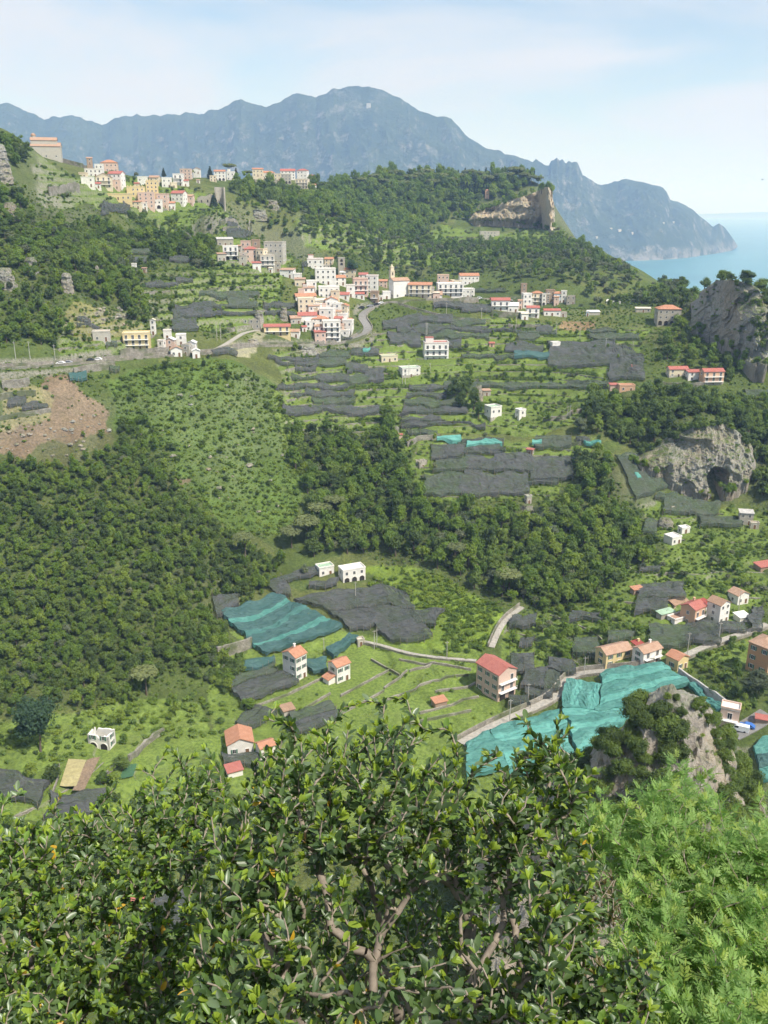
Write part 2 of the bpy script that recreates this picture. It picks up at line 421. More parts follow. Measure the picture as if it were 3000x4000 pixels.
for k, (pts, w, m) in ROADS.items():
    q = np.array([tuple(ground(u, v)) for u, v in pts])
    # resample and smooth
    d = np.concatenate([[0], np.cumsum(np.linalg.norm(np.diff(q[:, :2], axis=0), axis=1))])
    n = max(6, int(d[-1] / 2.5)); s = np.linspace(0, d[-1], n)
    L = np.stack([np.interp(s, d, q[:, i]) for i in range(3)], 1)
    for _ in range(6): L[1:-1] = (L[:-2] + 2 * L[1:-1] + L[2:]) / 4
    for _ in range(60): L[1:-1, 2] = (L[:-2, 2] + 2 * L[1:-1, 2] + L[2:, 2]) / 4
    ROADLINE[k] = L
    ii = np.nonzero((gy > L[:, 1].min() - 15) & (gy < L[:, 1].max() + 15))[0]
    sl = slice(ii[0], ii[-1] + 1)
    dd, zz_ = polydist(GX[sl], GY[sl], L[::2] if n > 40 else L)
    t = np.clip((dd - w * 0.62) / (w * 0.5), 0, 1)
    H[sl] = (zz_ - 0.12) * (1 - t) + H[sl] * t
    TM[sl][dd < w * 1.1] = 0.5

# ---------------------------------------------------------------- what covers the ground
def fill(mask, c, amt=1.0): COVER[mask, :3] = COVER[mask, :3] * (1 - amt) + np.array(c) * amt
COVER[..., :3] = (0.075, 0.105, 0.034)
n1, n2 = fbm(GX, GY, 35, 4), fbm(GX + 500, GY + 200, 9, 3)
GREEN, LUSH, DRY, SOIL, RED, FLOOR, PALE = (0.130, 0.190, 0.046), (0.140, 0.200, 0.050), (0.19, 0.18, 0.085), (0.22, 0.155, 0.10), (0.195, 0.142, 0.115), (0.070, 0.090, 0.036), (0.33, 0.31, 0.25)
fill(n1 > 0.55, DRY, 0.22)
fill(TM > 0.9, GREEN, 0.8)
ZN = {
 'meadow': ([(830,2480),(1100,2420),(1450,2480),(1900,2560),(2050,2900),(2000,3200),(1200,3250),(900,3100),(850,2800)], LUSH, 0.85),
 'thicket': ([(1400,2200),(1700,2240),(1990,2400),(1900,2550),(1640,2540),(1640,2420),(1450,2300)], (0.15, 0.22, 0.04), 0.9),
 'scrub': ([(420,1480),(700,1400),(900,1400),(1060,1480),(1180,1650),(1180,1850),(1150,2080),(900,2080),(700,1950),(620,1750),(480,1720)], (0.085, 0.135, 0.036), 0.92),
 'gully': ([(1040,1480),(1130,1560),(1190,1750),(1230,1850),(1180,1880),(1120,1720),(1060,1600)], LUSH, 0.9),
 'valley_left': ([(0,2840),(300,2800),(560,2720),(800,2750),(860,2900),(600,3200),(0,3200)], LUSH, 0.8),
 'slide': ([(165,1475),(290,1500),(330,1560),(420,1600),(470,1700),(455,1770),(330,1800),(240,1815),(0,1775),(0,1680),(130,1670),(190,1640),(150,1550)], RED, 0.88),
 'slide_foot': ([(400,1850),(520,1820),(700,1860),(690,1890),(430,1905)], RED, 0.75),
 'slope_rocks': ([(250,1215),(450,1190),(560,1260),(540,1330),(380,1330),(260,1300)], DRY, 0.8),
 'bank_left': ([(0,1500),(110,1510),(200,1560),(190,1640),(100,1680),(0,1690)], (0.26, 0.24, 0.14), 0.75),
 'ploughed': ([(2185,1258),(2330,1256),(2320,1290),(2195,1290)], SOIL, 0.9),
 'quarry_soil': ([(860,1380),(1000,1290),(1030,1310),(960,1370)], PALE, 0.7),
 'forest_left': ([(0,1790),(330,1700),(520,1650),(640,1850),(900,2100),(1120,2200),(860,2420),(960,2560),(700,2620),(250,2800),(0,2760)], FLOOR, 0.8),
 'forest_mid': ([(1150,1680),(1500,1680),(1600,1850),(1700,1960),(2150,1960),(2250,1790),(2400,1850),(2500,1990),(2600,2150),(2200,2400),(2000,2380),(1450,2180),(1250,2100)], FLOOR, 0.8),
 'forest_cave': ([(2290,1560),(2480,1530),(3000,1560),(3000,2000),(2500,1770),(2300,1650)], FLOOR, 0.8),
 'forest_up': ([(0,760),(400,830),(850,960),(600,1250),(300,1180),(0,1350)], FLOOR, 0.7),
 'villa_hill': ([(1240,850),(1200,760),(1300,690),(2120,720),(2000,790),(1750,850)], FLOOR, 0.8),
}
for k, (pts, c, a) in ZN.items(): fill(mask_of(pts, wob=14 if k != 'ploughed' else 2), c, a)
COVER[..., :3] *= (0.72 + 0.56 * n2[..., None])
COVER[..., :3] *= (0.85 + 0.3 * fbm(GX, GY, 4, 2)[..., None])
COVER[..., 3] = np.where(TM > 0.4, 1.0, 0.35)

t = NT('hillside_ground')
ca = t.n('ShaderNodeVertexColor'); ca.layer_name = 'cover'
f1, f2, f3 = t.noise(0.9, 5, 0.7), t.noise(0.16, 4, 0.6), t.noise(3.5, 3, 0.6)
c = t.mix(t.rng(f1, 0.32, 0.68, 0, 1), t.mix(1.0, ca.outputs['Color'], (0.55, 0.6, 0.5), 'MULTIPLY'), t.mix(1.0, ca.outputs['Color'], (1.45, 1.38, 1.2), 'MULTIPLY'))
c = t.mix(t.rng(f2, 0.52, 0.72, 0, 0.18), c, (0.17, 0.165, 0.07))
sepn = t.n('ShaderNodeSeparateXYZ'); t.l(t._p.outputs['Normal'], sepn.inputs[0])
stn = t.mix(t.rng(f3, 0.3, 0.7, 0, 1), (0.11, 0.105, 0.085), (0.37, 0.35, 0.30))
steep = t.math('MULTIPLY', t.rng(sepn.outputs[2], 0.80, 0.62, 0, 1), t.math('MULTIPLY', ca.outputs['Alpha'], t.rng(f1, 0.36, 0.52, 0.15, 0.95)))
c = t.mix(steep, c, stn)
t.done(t.bsdf(c, 0.95, 0.1, t.bump(t.math('ADD', f1, t.math('MULTIPLY', f3, 0.4)), 0.8, 0.5)))
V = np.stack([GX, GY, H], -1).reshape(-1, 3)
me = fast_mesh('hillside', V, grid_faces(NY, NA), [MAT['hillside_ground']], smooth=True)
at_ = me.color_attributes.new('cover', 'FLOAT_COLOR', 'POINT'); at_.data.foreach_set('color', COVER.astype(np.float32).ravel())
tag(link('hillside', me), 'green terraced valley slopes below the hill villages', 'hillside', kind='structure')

# the steep bank right under the viewpoint -----------------------------------
nx_, ny_ = 70, 60
bx, by = np.meshgrid(np.linspace(-130, 130, nx_), np.linspace(-60, 119, ny_))
bz = np.interp(by, [-60, -12, 1.0, 3.2, 8, 20, 60, 100, 119], [312, 298.6, 298.2, 296.2, 288.5, 266, 206, 152, 131])
bz = bz + (fbm(bx + 40, by, 22, 4) - 0.5) * np.clip(by * 0.25, 0.3, 6) - np.clip(np.abs(bx) - 25, 0, 200) * 0.06
me = fast_mesh('bank', np.stack([bx, by, bz], -1).reshape(-1, 3), grid_faces(ny_, nx_), [MAT['hillside_ground']], smooth=True)
at_ = me.color_attributes.new('cover', 'FLOAT_COLOR', 'POINT'); at_.data.foreach_set('color', np.tile(np.array([0.07, 0.085, 0.035, 0.5], np.float32), nx_ * ny_))
tag(link('steep_bank', me), 'steep overgrown bank under the viewpoint', 'bank', kind='structure')

# roads and lanes ----------------------------------------------------------
simple('asphalt', (0.20, 0.195, 0.185), 0.9, 0.2, 1.2); simple('concrete', (0.34, 0.32, 0.28), 0.9, 0.25, 1.0)
def strip(L, w, zoff=0.0, side=0.0):
    T = np.gradient(L[:, :2], axis=0); T /= np.linalg.norm(T, axis=1)[:, None] + 1e-9
    N = np.stack([T[:, 1], -T[:, 0]], 1)             # to the right of travel
    return N, L[:, :2] + N * (side - w / 2), L[:, :2] + N * (side + w / 2)
for k, (pts, w, m) in ROADS.items():
    L = ROADLINE[k]; N, a, b = strip(L, w)
    n = len(L); Vv = []
    for i in range(n):
        z = L[i, 2] + 0.22
        Vv += [(a[i, 0], a[i, 1], z - 1.2), (a[i, 0], a[i, 1], z), (b[i, 0], b[i, 1], z), (b[i, 0], b[i, 1], z - 1.2)]
    F = [(4 * i + j, 4 * i + j + 1, 4 * i + j + 5, 4 * i + j + 4) for i in range(n - 1) for j in range(3)]
    o = link('footpath' if w < 2.3 else 'road', new_mesh(k, Vv, F, [MAT[m]])); tag(o, kind='structure')
# ================================================================ SEA AND FAR MOUNTAINS
t = NT('sea_water')
w1, w2 = t.noise(0.02, 4, 0.6), t.noise(0.0012, 4, 0.55)
c = t.mix(t.rng(w2, 0.35, 0.65, 0, 1), (0.03, 0.15, 0.20), (0.06, 0.23, 0.28))
t.done(t.bsdf(c, 0.32, 0.45, t.bump(w1, 0.35, 2.0)))
sv, sf = [], []
rr = [0, 400, 1200, 3000, 6000, 12000, 25000, 60000]; ns = 64
for r in rr:
    for k in range(ns):
        sv.append((r * math.cos(2 * math.pi * k / ns), r * math.sin(2 * math.pi * k / ns), 0.0))
for i in range(len(rr) - 1):
    for k in range(ns):
        sf.append((i * ns + k, i * ns + (k + 1) % ns, (i + 1) * ns + (k + 1) % ns, (i + 1) * ns + k))
sea = link('sea', fast_mesh('sea', np.array(sv), np.array(sf), [MAT['sea_water']])); tag(sea, 'blue sea beyond the headland', 'sea', kind='structure')

t = NT('mountain_slope')
g = t.n('ShaderNodeSeparateXYZ'); t.pos(); t.l(t._p.outputs['Normal'], g.inputs[0])
gz = t.n('ShaderNodeSeparateXYZ'); t.l(t.pos(), gz.inputs[0])
b1, b2, b3 = t.noise(0.0035, 6, 0.62), t.noise(0.014, 6, 0.68), t.noise(0.05, 5, 0.7)
c = t.mix(t.rng(b1, 0.38, 0.62, 0, 1), (0.034, 0.055, 0.028), (0.070, 0.095, 0.042))
c = t.mix(t.rng(b3, 0.35, 0.65, 0, 0.55), c, (0.030, 0.045, 0.024))
rk = t.math('MULTIPLY', t.rng(g.outputs[2], 0.72, 0.42, 0, 1), t.rng(b2, 0.50, 0.62, 0, 0.9))
low = t.math('MULTIPLY', t.rng(gz.outputs[2], 75, 8, 0, 1), t.rng(b2, 0.40, 0.52, 0, 1))
rk = t.math('MAXIMUM', rk, low)
c = t.mix(rk, c, t.mix(b3, (0.20, 0.185, 0.16), (0.36, 0.335, 0.30)))
hb = t.math('ADD', b3, t.math('MULTIPLY', b2, 2.0))
t.done(t.bsdf(c, 0.95, 0.1, t.bump(hb, 1.0, 18.0)))
# crest line of the range: photo points and forward distance; shore line likewise (5 km to 7 km away)
K = 3000 / 1659
CREST = [(-900,300,6800),(-500,250,6600),(-200,240,6400),(0,222,6250),(25,224,6250),(60,240,6250),(95,258,6250),(120,252,6250),(150,250,6250),(190,258,6250),(220,271,6250),(250,256,6250),(270,248,6250),(284,249,6250),(296,244,6250),(305,250,6250),(318,252,6250),(332,246,6250),(345,251,6250),(372,246,6250),(388,247,6250),(402,243,6250),(420,247,6250),(440,245,6200),(450,236,6200),(462,238,6200),(490,228,6200),(512,217,6150),(520,213,6150),(530,220,6150),(548,227,6150),(575,231,6100),(610,215,6100),(640,203,6050),(662,205,6050),(685,210,6050),(720,193,6000),(745,187,6000),(770,186,6000),(800,188,6000),(825,195,6000),(850,206,6000),(880,222,6000),(905,236,6000),(925,242,6000),(945,254,6000),(958,252,6000),(975,257,6000),(990,275,6000),(1005,292,6000),(1040,315,6000),(1075,326,6050),(1100,333,6100),(1135,346,6150),(1150,350,6150),(1158,342,6200),(1166,349,6200),(1174,353,6200),(1185,358,6200),(1190,347,6200),(1196,344,6200),(1203,338,6200),(1209,345,6250),(1215,342,6250),(1222,354,6250),(1229,348,6250),(1236,352,6250),(1247,350,6250),(1253,362,6300),(1259,380,6300),(1270,386,6300),(1292,396,6350),(1305,398,6400),(1320,396,6400),(1332,390,6450),(1350,388,6450),(1390,393,6500),(1432,406,6550),(1440,413,6550),(1448,431,6600),(1465,437,6650),(1500,455,6700),(1525,478,6800),(1540,490,6850),(1553,482,6850),(1566,492,6900),(1578,508,6950),(1588,522,6980),(1594,533,7000)]
SHORE = [(-900,5200),(-300,5100),(300,5000),(700,4900),(900,4800),(1000,4900),(1100,5100),(1180,5260),(1250,5430),(1310,5450),(1380,5480),(1450,5620),(1500,5850),(1540,6200),(1570,6500),(1590,6800),(1596,7000)]
cu = np.array([c[0] for c in CREST]) * K; cv = np.array([c[1] for c in CREST]) * K; cd = np.array([c[2] for c in CREST], float)
su = np.array([s[0] for s in SHORE]) * K; sd = np.array([s[1] for s in SHORE], float)
NC = 700; uu = np.linspace(-900 * K, 1594 * K, NC)
uu = np.concatenate([np.linspace(-900 * K, -30, 60, endpoint=False), np.linspace(-30, 1594 * K, NC - 60)])
ridge = np.array([tuple(at(u, np.interp(u, cu, cv), np.interp(u, cu, cd))) for u in uu])
ridge[:, 2] += (fbm(uu, uu * 0 + 3, 26, 3) - 0.5) * 26 * np.clip(ridge[:, 2] / 300, 0, 1)
shore = np.array([tuple(at(u, 820, np.interp(u, su, sd))) for u in uu]); shore[:, 2] = -6
NRf, NRb = 110, 26
tt = np.linspace(0, 1, NRf)
rowsV = []
for i, tq in enumerate(tt):
    p = shore * (1 - tq) + ridge * tq
    prof = tq ** 0.92
    hgt_ = -6 + (ridge[:, 2] + 6) * prof
    # sea cliff at the foot, gullies and spurs that die out towards the crest and the shore
    hgt_ = hgt_ + np.clip(ridge[:, 2] * 0.12, 0, 55) * np.clip(tq / 0.05, 0, 1) * (1 - tq)
    am = np.sin(np.pi * tq) ** 0.7 * np.clip(ridge[:, 2] / 500, 0.12, 1.0)
    s1 = fbm(p[:, 0] + p[:, 1] * 0.25, p[:, 1] * 0.55, 760, 5, True) - 0.62
    s2 = fbm(p[:, 0], p[:, 1] * 0.8, 260, 4, True) - 0.6
    s3 = fbm(p[:, 0] + 999, p[:, 1], 70, 3, True) - 0.6
    hgt_ = hgt_ + am * (s1 * 420 + s2 * 150 + s3 * 34)
    # keep below the line of sight to the crest
    lim = CAM_Z + (ridge[:, 2] - CAM_Z) / ridge[:, 1] * p[:, 1] - (1 - tq) * 60
    lim = np.where(tq > 0.999, 1e9, lim)
    hgt_ = np.minimum(hgt_, np.maximum(lim, -6 + 0 * lim) + 0)
    hgt_ = np.where(tq == 0, -6, np.maximum(hgt_, -6 + 30 * tq))
    q = p.copy(); q[:, 2] = hgt_; rowsV.append(q)
for j in range(1, NRb + 1):
    tq = j / NRb; q = ridge.copy(); q[:, 1] += tq * 1800; q[:, 0] *= 1 + tq * 0.22
    q[:, 2] = ridge[:, 2] * (1 - tq) ** 1.3 - 8 * tq + (fbm(q[:, 0], q[:, 1], 400, 4, True) - 0.62) * 160 * math.sin(math.pi * tq) * np.clip(ridge[:, 2] / 500, 0.05, 1)
    rowsV.append(q)
MV = np.stack(rowsV)
MTN = MV
o = link('mountains', fast_mesh('mountains', MV.reshape(-1, 3), grid_faces(NRf + NRb, NC), [MAT['mountain_slope']], smooth=False))
tag(o, 'blue hazy mountain range ending in a sea headland', 'mountain', kind='structure')
# low coast across the gulf
vv = []; nn = 90
for i in range(nn):
    f = i / (nn - 1); x = 6000 + f * 22000; y = 30000 + 1500 * math.sin(f * 4)
    hh = (60 + 190 * float(fbm(np.array([x]), np.array([7.0]), 2600, 4)[0])) * min(1, 6 * f + 0.1)
    vv += [(x, y - 1500, -5), (x, y, hh), (x, y + 5000, -5)]
ff = [(3 * i + j, 3 * i + j + 3, 3 * i + j + 4, 3 * i + j + 1) for i in range(nn - 1) for j in range(2)]
tag(link('hills', new_mesh('far_coast', vv, ff, [MAT['mountain_slope']])), 'low pale coast across the gulf', 'coast', kind='structure')

# haze -----------------------------------------------------------------------
m = bpy.data.materials.new('haze_air'); m.use_nodes = True; m.node_tree.nodes.clear()
pv = m.node_tree.nodes.new('ShaderNodeVolumePrincipled'); mo = m.node_tree.nodes.new('ShaderNodeOutputMaterial')
pv.inputs['Color'].default_value = (0.40, 0.60, 1.0, 1); pv.inputs['Absorption Color'].default_value = (1, 1, 1, 1); pv.inputs['Density'].default_value = 0.000115; pv.inputs['Anisotropy'].default_value = 0.0
m.node_tree.links.new(pv.outputs[0], mo.inputs['Volume']); MAT['haze_air'] = m
b = MB(); b.box(-61000, 61000, -61000, 61000, -12, 1120)
hz = b.build('haze', [m]); tag(hz, 'thin blue haze over the valley and the sea', 'haze', kind='stuff'); hz.display_type = 'BOUNDS'
# ================================================================ BUILDINGS
plaster('plaster_white', (0.74, 0.715, 0.67), 0.36); plaster('plaster_cream', (0.66, 0.57, 0.42), 0.3); plaster('plaster_yellow', (0.66, 0.53, 0.28), 0.3)
plaster('plaster_salmon', (0.60, 0.38, 0.25), 0.35); plaster('plaster_orange', (0.52, 0.30, 0.17), 0.45); plaster('plaster_pink', (0.60, 0.44, 0.36), 0.35)
plaster('plaster_grey', (0.46, 0.43, 0.37), 0.5); plaster('plaster_brown', (0.34, 0.25, 0.18), 0.5); plaster('plaster_blue', (0.62, 0.72, 0.78), 0.2)
plaster('masonry', (0.40, 0.37, 0.31), 0.7, 0.95, (0.20, 0.18, 0.15))
def tiles(name, c1, c2, stripes=True):
    t = NT(name); n1, n2 = t.noise(0.8, 4, 0.65), t.noise(7.0, 3, 0.6)
    c = t.mix(t.rng(n1, 0.3, 0.7, 0, 1), c1, c2); c = t.mix(t.rng(n2, 0.4, 0.7, 0, 0.45), c, tuple(x * 0.6 for x in c1))
    w = t.n('ShaderNodeTexWave', wave_type='BANDS', bands_direction='X'); w.inputs['Scale'].default_value = 1.6; w.inputs['Distortion'].default_value = 0.3
    t.l(t.obj(), w.inputs[0])
    h = t.math('ADD', w.outputs['Fac'], t.math('MULTIPLY', n2, 0.5))
    return t.done(t.bsdf(c, 0.85, 0.2, t.bump(h, 0.7, 0.08)))
tiles('tile_orange', (0.42, 0.195, 0.115), (0.54, 0.29, 0.19)); tiles('tile_red', (0.38, 0.125, 0.10), (0.47, 0.19, 0.155)); tiles('tile_terracotta', (0.39, 0.24, 0.165), (0.50, 0.35, 0.255))
tiles('tile_brown', (0.30, 0.19, 0.13), (0.42, 0.28, 0.19)); tiles('tile_darkred', (0.28, 0.06, 0.05), (0.38, 0.10, 0.08))
simple('flat_white', (0.70, 0.69, 0.66), 0.7, 0.1, 0.7); simple('flat_grey', (0.42, 0.41, 0.39), 0.9, 0.25, 0.8); simple('flat_green', (0.30, 0.42, 0.30), 0.85, 0.2, 0.6)
simple('flat_beige', (0.55, 0.50, 0.41), 0.9, 0.2, 0.8); simple('trim_white', (0.74, 0.73, 0.70), 0.7, 0.08, 2.0); simple('shutter_green', (0.07, 0.16, 0.11), 0.6, 0.2)
simple('wood_brown', (0.17, 0.095, 0.05), 0.75, 0.3, 5.0); simple('iron', (0.06, 0.06, 0.065), 0.5, 0.2, 5.0, 0.5)
t = NT('window_glass'); t.done(t.bsdf((0.025, 0.03, 0.035), 0.12, 0.6))
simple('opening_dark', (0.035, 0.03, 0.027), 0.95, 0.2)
WALL = dict(w='plaster_white', c='plaster_cream', y='plaster_yellow', s='plaster_salmon', o='plaster_orange', p='plaster_pink', g='plaster_grey', b='plaster_brown', l='plaster_blue', m='masonry')
ROOF = dict(o='tile_orange', r='tile_red', t='tile_terracotta', b='tile_brown', d='tile_darkred', w='flat_white', g='flat_grey', n='flat_green', e='flat_beige')

def window_mesh(name, w, h, kind):
    b = MB(); f = 0.09
    b.box(-w / 2, w / 2, -0.02, 0.06, 0, h, 1)                               # pane
    for x0, x1, z0, z1 in ((-w / 2 - f, -w / 2, 0, h), (w / 2, w / 2 + f, 0, h), (-w / 2 - f, w / 2 + f, h, h + f), (-w / 2 - f - 0.06, w / 2 + f + 0.06, -0.12, 0)):
        b.box(x0, x1, -0.10, 0.06, z0, z1, 0)
    b.box(-0.03, 0.03, -0.05, 0.05, 0.002, h - 0.002, 0)
    if kind == 's':
        for s in (-1, 1):
            x0, x1 = sorted((s * (w / 2 + f), s * (w / 2 + f + w * 0.5))); b.box(x0, x1, -0.13, 0.05, 0.02, h - 0.02, 2)
    return b.mesh(name, [MAT['trim_white'], MAT['window_glass'], MAT['shutter_green']])
WIN = {'p': window_mesh('window', 1.0, 1.35, 'p'), 's': window_mesh('window_shutters', 0.95, 1.45, 's'), 'd': window_mesh('balcony_door', 1.2, 2.15, 'p')}
def arch_mesh(w, h, mats):
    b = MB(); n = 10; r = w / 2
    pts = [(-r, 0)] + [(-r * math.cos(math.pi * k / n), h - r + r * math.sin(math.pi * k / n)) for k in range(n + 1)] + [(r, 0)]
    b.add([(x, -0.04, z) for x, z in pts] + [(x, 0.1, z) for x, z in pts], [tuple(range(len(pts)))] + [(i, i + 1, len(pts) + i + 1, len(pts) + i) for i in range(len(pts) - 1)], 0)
    R2 = r + 0.22
    po = [(-R2, 0)] + [(-R2 * math.cos(math.pi * k / n), h - r + R2 * math.sin(math.pi * k / n)) for k in range(n + 1)] + [(R2, 0)]
    m_ = len(pts)
    b.add([(x, -0.14, z) for x, z in pts] + [(x, -0.14, z) for x, z in po] + [(x, 0.1, z) for x, z in po] + [(x, 0.05, z) for x, z in pts],
          [f for i in range(m_ - 1) for f in ((i, i + 1, m_ + i + 1, m_ + i), (m_ + i, m_ + i + 1, 2 * m_ + i + 1, 2 * m_ + i), (i + 1, i, 3 * m_ + i, 3 * m_ + i + 1))], 1)
    return b.mesh('arch', mats)
ARCH = {}
def door_mesh():
    b = MB(); b.box(-0.55, 0.55, -0.05, 0.05, 0, 2.1, 0)
    for x0, x1, z0, z1 in ((-0.65, -0.55, 0, 2.2), (0.55, 0.65, 0, 2.2), (-0.55, 0.55, 2.1, 2.2)): b.box(x0, x1, -0.11, 0.05, z0, z1, 1)
    return b.mesh('door', [MAT['wood_brown'], MAT['trim_white']])
DOOR = door_mesh()
rnd = random.Random(11)
BLOCK = []          # circles (x, y, r) that plants keep clear of
HOUSES = []

def roof_mesh(kind, w, d, hw, rise, mat, ov=0.35):
    b = MB(); x, y = w / 2 + ov, d / 2 + ov; th = 0.22
    def slab(vs, fs):
        n = len(vs); b.add([(p[0], p[1], p[2] + th) for p in vs] + list(vs), list(fs) + [tuple(n + i for i in reversed(f)) for f in fs])
        cnt = {}
        for f in fs:
            for i in range(len(f)):
                e = (f[i], f[(i + 1) % len(f)]); cnt[e] = 1
        side = [(e[0] - 0, e[1]) for e in cnt if (e[1], e[0]) not in cnt]
        base = len(b.v) - 2 * n
        for a_, c_ in side: b.f.append((base + c_, base + a_, base + n + a_, base + n + c_)); b.m.append(0)
    e = hw - ov * rise / max(0.1, (min(w, d) / 2)) * 0.6
    if kind == 'g':   slab([(-x, -y, e), (x, -y, e), (x, 0, hw + rise), (-x, 0, hw + rise), (-x, y, e), (x, y, e)], [(0, 1, 2, 3), (3, 2, 5, 4)])
    elif kind == 'gd': slab([(-x, -y, e), (0, -y, hw + rise), (0, y, hw + rise), (-x, y, e), (x, -y, e), (x, y, e)], [(0, 1, 2, 3), (1, 4, 5, 2)])
    elif kind == 'h':
        k = min(w, d) / 2
        if w >= d: slab([(-x, -y, e), (x, -y, e), (x, y, e), (-x, y, e), (-x + k, 0, hw + rise), (x - k, 0, hw + rise)], [(0, 1, 5, 4), (1, 2, 5), (2, 3, 4, 5), (3, 0, 4)])
        else: slab([(-x, -y, e), (x, -y, e), (x, y, e), (-x, y, e), (0, -y + k, hw + rise), (0, y - k, hw + rise)], [(0, 1, 4), (1, 2, 5, 4), (2, 3, 5), (3, 0, 4, 5)])
    elif kind == 's': slab([(-x, -y, hw), (x, -y, hw), (x, y, hw + rise), (-x, y, hw + rise)], [(0, 1, 2, 3)])
    elif kind == 'f':
        b.box(-w / 2 - 0.1, w / 2 + 0.1, -d / 2 - 0.1, d / 2 + 0.1, hw, hw + 0.15)
    return b.mesh('roof', [mat])

def house(name, label, u0, u1, vt, vb, wall='w', roof='f', rm='w', yaw=0, ratio=0.8, floors=None, cols=None, ex='', cat='house', win=None, group=None, hmul=1.0, noblock=False):
    g_ = ground((u0 + u1) / 2, vb)
    dist = project(g_)[2]; s = dist / FOC
    az = math.atan2(g_.x, g_.y); ps = R(yaw); rel = ps + az                   # angle between the front and the sight line
    c_, n_ = abs(math.cos(rel)), abs(math.sin(rel))
    w = (u1 - u0) * s / (c_ + ratio * n_) * (0.94 if abs(yaw) > 20 else 1.0); d = ratio * w
    ext = d * c_ + w * n_
    th = math.atan2(CAM_Z - g_.z, math.hypot(g_.x, g_.y))
    h = ((vb - vt) * s - ext * max(0, math.sin(th)) * (0.6 if roof in ('g', 'gd', 'h') else 1.0)) / math.cos(th)
    h = max(2.5, h) * hmul
    rise = {'g': 0.24 * d, 'gd': 0.24 * w, 'h': 0.42 * min(w, d) / 2, 's': 0.14 * d, 'f': 0}[roof]
    rise = min(rise, 0.4 * h); hw = h - rise
    fw = Vector((g_.x, g_.y, 0)).normalized()
    ctr = g_ + fw * (ext * 0.5); ctr.z = g_.z
    root = empty(name, ctr, ps); tag(root, label, cat, group)
    if not noblock: BLOCK.append((ctr.x, ctr.y, max(w, d) * 0.62 + 1.2))
    HOUSES.append((root, w, d, h))
    b = MB(); sk = -5.0
    x, y = w / 2, d / 2
    if name == 'ruin':     # roofless: four ragged walls
        hw = max(hw, 3.4); th_ = 0.55
        for (ax, ay), (bx_, by_) in (((-x, -y), (x, -y)), ((x, -y), (x, y)), ((x, y), (-x, y)), ((-x, y), (-x, -y))):
            nn_ = 9; hh_ = [hw * (0.9 + 0.1 * rnd.random()) for _ in range(nn_ + 1)]; kq = rnd.randrange(nn_); hh_[kq] *= 0.7; hh_[min(nn_, kq + 1)] *= 0.62; L_ = math.hypot(bx_ - ax, by_ - ay); tx, ty = (bx_ - ax) / L_, (by_ - ay) / L_
            for i in range(nn_):
                f0, f1 = L_ * i / nn_, L_ * (i + 1) / nn_; P_ = lambda f, o_: (ax + tx * f - ty * o_, ay + ty * f + tx * o_)
                q = [P_(f0, 0), P_(f1, 0), P_(f1, th_), P_(f0, th_)]
                b.add([(*q[k], sk) for k in range(4)] + [(*q[0], hh_[i]), (*q[1], hh_[i + 1]), (*q[2], hh_[i + 1]), (*q[3], hh_[i])], [(4, 5, 6, 7), (0, 1, 5, 4), (2, 3, 7, 6), (1, 2, 6, 5), (3, 0, 4, 7)])
    else: b.box(-x, x, -y, y, sk, hw)
    if roof == 'g': b.add([(-x, -y, hw), (-x, y, hw), (-x, 0, hw + rise), (x, -y, hw), (x, y, hw), (x, 0, hw + rise)], [(0, 2, 1), (3, 4, 5)])
    if roof == 'gd': b.add([(-x, -y, hw), (x, -y, hw), (0, -y, hw + rise), (-x, y, hw), (x, y, hw), (0, y, hw + rise)], [(0, 1, 2), (3, 5, 4)])
    if roof == 's':
        b.add([(-x, -y, hw), (-x, y, hw), (-x, y, hw + rise), (x, -y, hw), (x, y, hw), (x, y, hw + rise)], [(0, 2, 1), (3, 4, 5), (1, 2, 5, 4)])
    if 'q' in ex:      # stone plinth
        b.box(-x - 0.05, x + 0.05, -y - 0.05, y + 0.05, sk, min(2.2, hw * 0.3), 1)
    wm = MAT[WALL[wall]]
    b.build('wall', [wm, MAT['masonry']], root)
    rf = link('roof', roof_mesh(roof, w, d, hw, rise, MAT[ROOF[rm]]), root) if name != 'ruin' else None
    if roof == 'f' and 'n' not in ex:
        p = MB(); ph = 0.55; q = 0.2
        for x0, x1, y0, y1 in ((-x - 0.12, x + 0.12, -y - 0.12, -y + q), (-x - 0.12, x + 0.12, y - q, y + 0.12), (-x - 0.12, -x + q, -y + q, y - q), (x - q, x + 0.12, -y + q, y - q)):
            p.box(x0, x1, y0, y1, hw + 0.15, hw + 0.15 + ph)
        p.build('parapet', [wm], root)
    if 'M' in ex:      # merlons
        k = max(3, int(w / 2.2))
        p0 = None
        for i in range(k):
            xx = -x + (i + 0.5) * w / k
            if p0 is None:
                p = MB(); p.box(-0.45, 0.45, -0.25, 0.25, 0, 0.8); p0 = p.mesh('merlon', [wm])
            link('merlon', p0, root, (xx, -y + 0.1, hw + 0.7))
    nf = floors if floors is not None else max(1, int(round(hw / 3.1)))
    nc = cols if cols is not None else max(1, int(round(w / 3.6)))
    kind = win or ('s' if dist < 330 else 'p')
    fh = hw / nf if nf else hw
    def col_x(n, L): return [(i + 0.5) * L / n - L / 2 for i in range(n)]
    big = hw > 2.4
